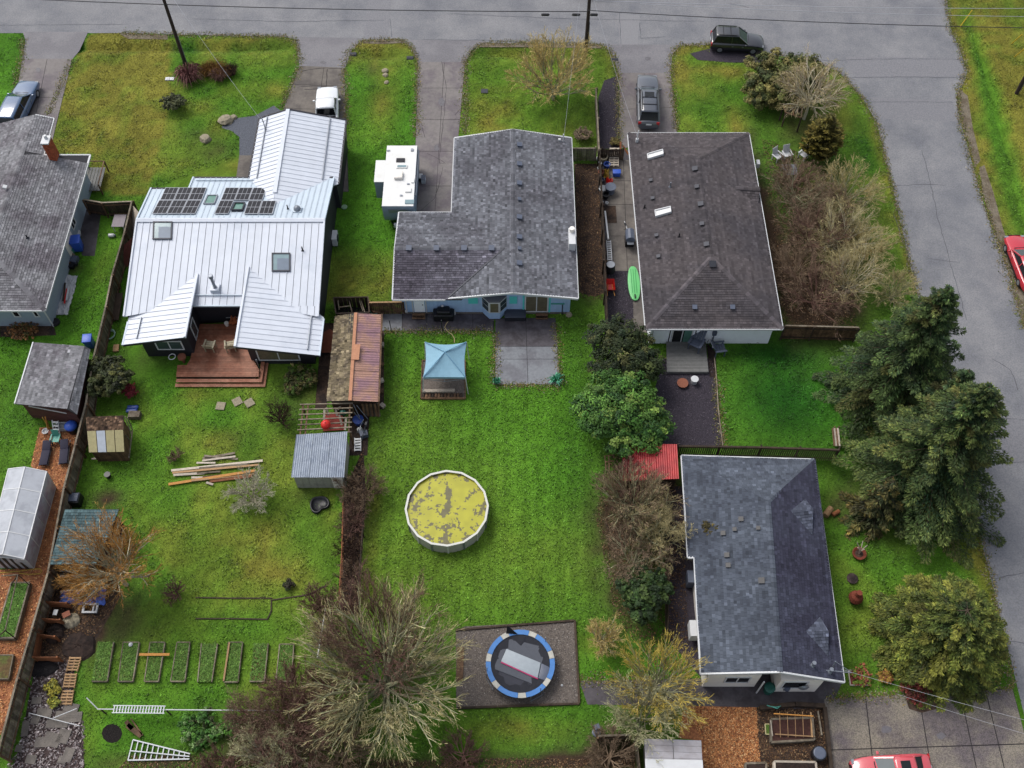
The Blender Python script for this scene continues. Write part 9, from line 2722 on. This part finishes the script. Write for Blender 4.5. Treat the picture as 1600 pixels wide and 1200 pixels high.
litter('bark_chips', [([(1068, 1105), (1182, 1106), (1188, 1200), (1100, 1200), (1098, 1157)], 1), ([(62, 668), (124, 668), (112, 720), (98, 780), (82, 870), (66, 930), (45, 1010), (20, 1110), (0, 1150), (-40, 1190), (-60, 890), (20, 890), (60, 762), (55, 735), (48, 728)], 1.6)], 9000, BARKC, .06, 5, 'orange bark chips spread in two yards')
LIT = [(C(118, 88, 60), 3), (C(84, 60, 44), 3), (C(150, 124, 92), 1), (C(60, 46, 36), 2)]
litter('leaf_litter', [([(897, 256), (940, 256), (952, 470), (905, 466)], .5), ([(955, 700), (1063, 760), (1080, 1050), (1030, 1050), (960, 960), (930, 800)], 1), ([(1190, 215), (1290, 255), (1345, 530), (1225, 515)], 1.2),
                       ([(84, 886), (178, 880), (190, 930), (126, 1030), (60, 1040)], .6), ([(205, 1178), (700, 1188), (700, 1230), (160, 1230)], .8), ([(690, 1184), (990, 1186), (1000, 1230), (690, 1230)], .5),
                       ([(537, 770), (568, 700), (562, 960), (527, 960)], .4), ([(1182, 1106), (1286, 1106), (1300, 1200), (1186, 1200)], .5)], 9000, LIT, .06, 6, 'fallen leaves and twigs on the bare beds')
RUB = [(C(158, 148, 148), 3), (C(112, 100, 100), 3), (C(78, 62, 60), 2), (C(190, 180, 178), 1)]
litter('rubble', [([(56, 1040), (112, 1030), (112, 1112), (132, 1130), (132, 1210), (0, 1210), (30, 1170)], 1)], 3500, RUB, .1, 7, 'broken stone rubble in the lower left garden')
GRV = [(C(150, 142, 136), 3), (C(110, 102, 100), 3), (C(84, 78, 80), 3), (C(190, 184, 176), 1)]
litter('gravel_stones', [([(714, 987), (897, 972), (903, 1098), (715, 1104)], 1)], 7000, GRV, .035, 8, 'loose stones on the trampoline gravel pad')
GRD = [(C(84, 76, 88), 3), (C(58, 52, 62), 3), (C(128, 118, 128), 1), (C(44, 40, 46), 2)]
litter('gravel_stones', [([(1036, 560), (1112, 560), (1119, 580), (1129, 697), (1010, 700), (1020, 620)], 1), ([(944, 126), (966, 118), (968, 232), (936, 233), (935, 152)], .6), ([(948, 424), (990, 424), (990, 516), (950, 516)], .5)], 6000, GRD, .035, 9, 'dark loose gravel of the paths and strips')
EDGES = [[(190, 52), (300, 55), (440, 57), (463, 62), (468, 102)], [(538, 105), (549, 78), (566, 64), (625, 62), (643, 72), (653, 96), (650, 215)], [(727, 210), (727, 96), (736, 80), (752, 68), (830, 67), (940, 70), (956, 82), (966, 113), (968, 228)],
         [(1057, 205), (1048, 113), (1050, 86), (1062, 71), (1110, 70)], [(1180, 84), (1260, 92), (1310, 112), (1345, 150), (1370, 192), (1392, 282), (1429, 445), (1478, 630), (1525, 812), (1547, 900), (1582, 1076)],
         [(1478, 0), (1484, 42), (1497, 70), (1511, 112), (1496, 145), (1500, 187), (1530, 297), (1575, 425), (1600, 515)], [(113, 93), (75, 180)], [(36, 60), (35, 92), (22, 145)], [(468, 103), (440, 170)], [(538, 106), (541, 195)],
         [(600, 518), (772, 518)], [(774, 520), (774, 602), (875, 602), (868, 505)], [(905, 1064), (1060, 1060)], [(1290, 1092), (1582, 1076)], [(1119, 590), (1129, 697)]]
V, Cc = [], []
g = np.random.default_rng(44)
for ln in EDGES:
 pts = [P(*p) for p in ln]
 for a, b in zip(pts, pts[1:]):
  n = int((b - a).length * 130)
  if n < 2:
   continue
  t = g.random(n); d = (b - a).normalized(); s = np.array((-d.y, d.x, 0))
  amp = .1 + .22 * vnoise(a.x + t * (b - a).x, a.y + t * (b - a).y, .8, 12)
  pos = np.array(a)[None] + t[:, None] * np.array(b - a)[None] + s[None] * (g.normal(0, 1, n) * amp)[:, None]
  pos[:, 2] = g.uniform(.03, .07, n)
  nr = np.stack([g.normal(0, .5, n), g.normal(0, .5, n), np.ones(n)], 1); nr /= np.linalg.norm(nr, axis=1, keepdims=True)
  v, f = leaf_quads(pos, nr, g.uniform(.03, .1, n), g.uniform(.015, .045, n), g)
  pal = np.array([C(140, 122, 64), C(104, 118, 44), C(120, 104, 76), C(146, 138, 124), C(84, 92, 40)])
  V.append(v); Cc.append(pal[g.integers(0, 5, n)] * np.exp(g.normal(0, .3, n))[:, None])
v = np.concatenate(V)
npmesh('verge_debris', v, np.arange(len(v)).reshape(-1, 4), leaf_m, vcol=np.clip(np.concatenate(Cc), .002, 1), kind='stuff', label='dead grass, moss and grit along the road and drive edges')
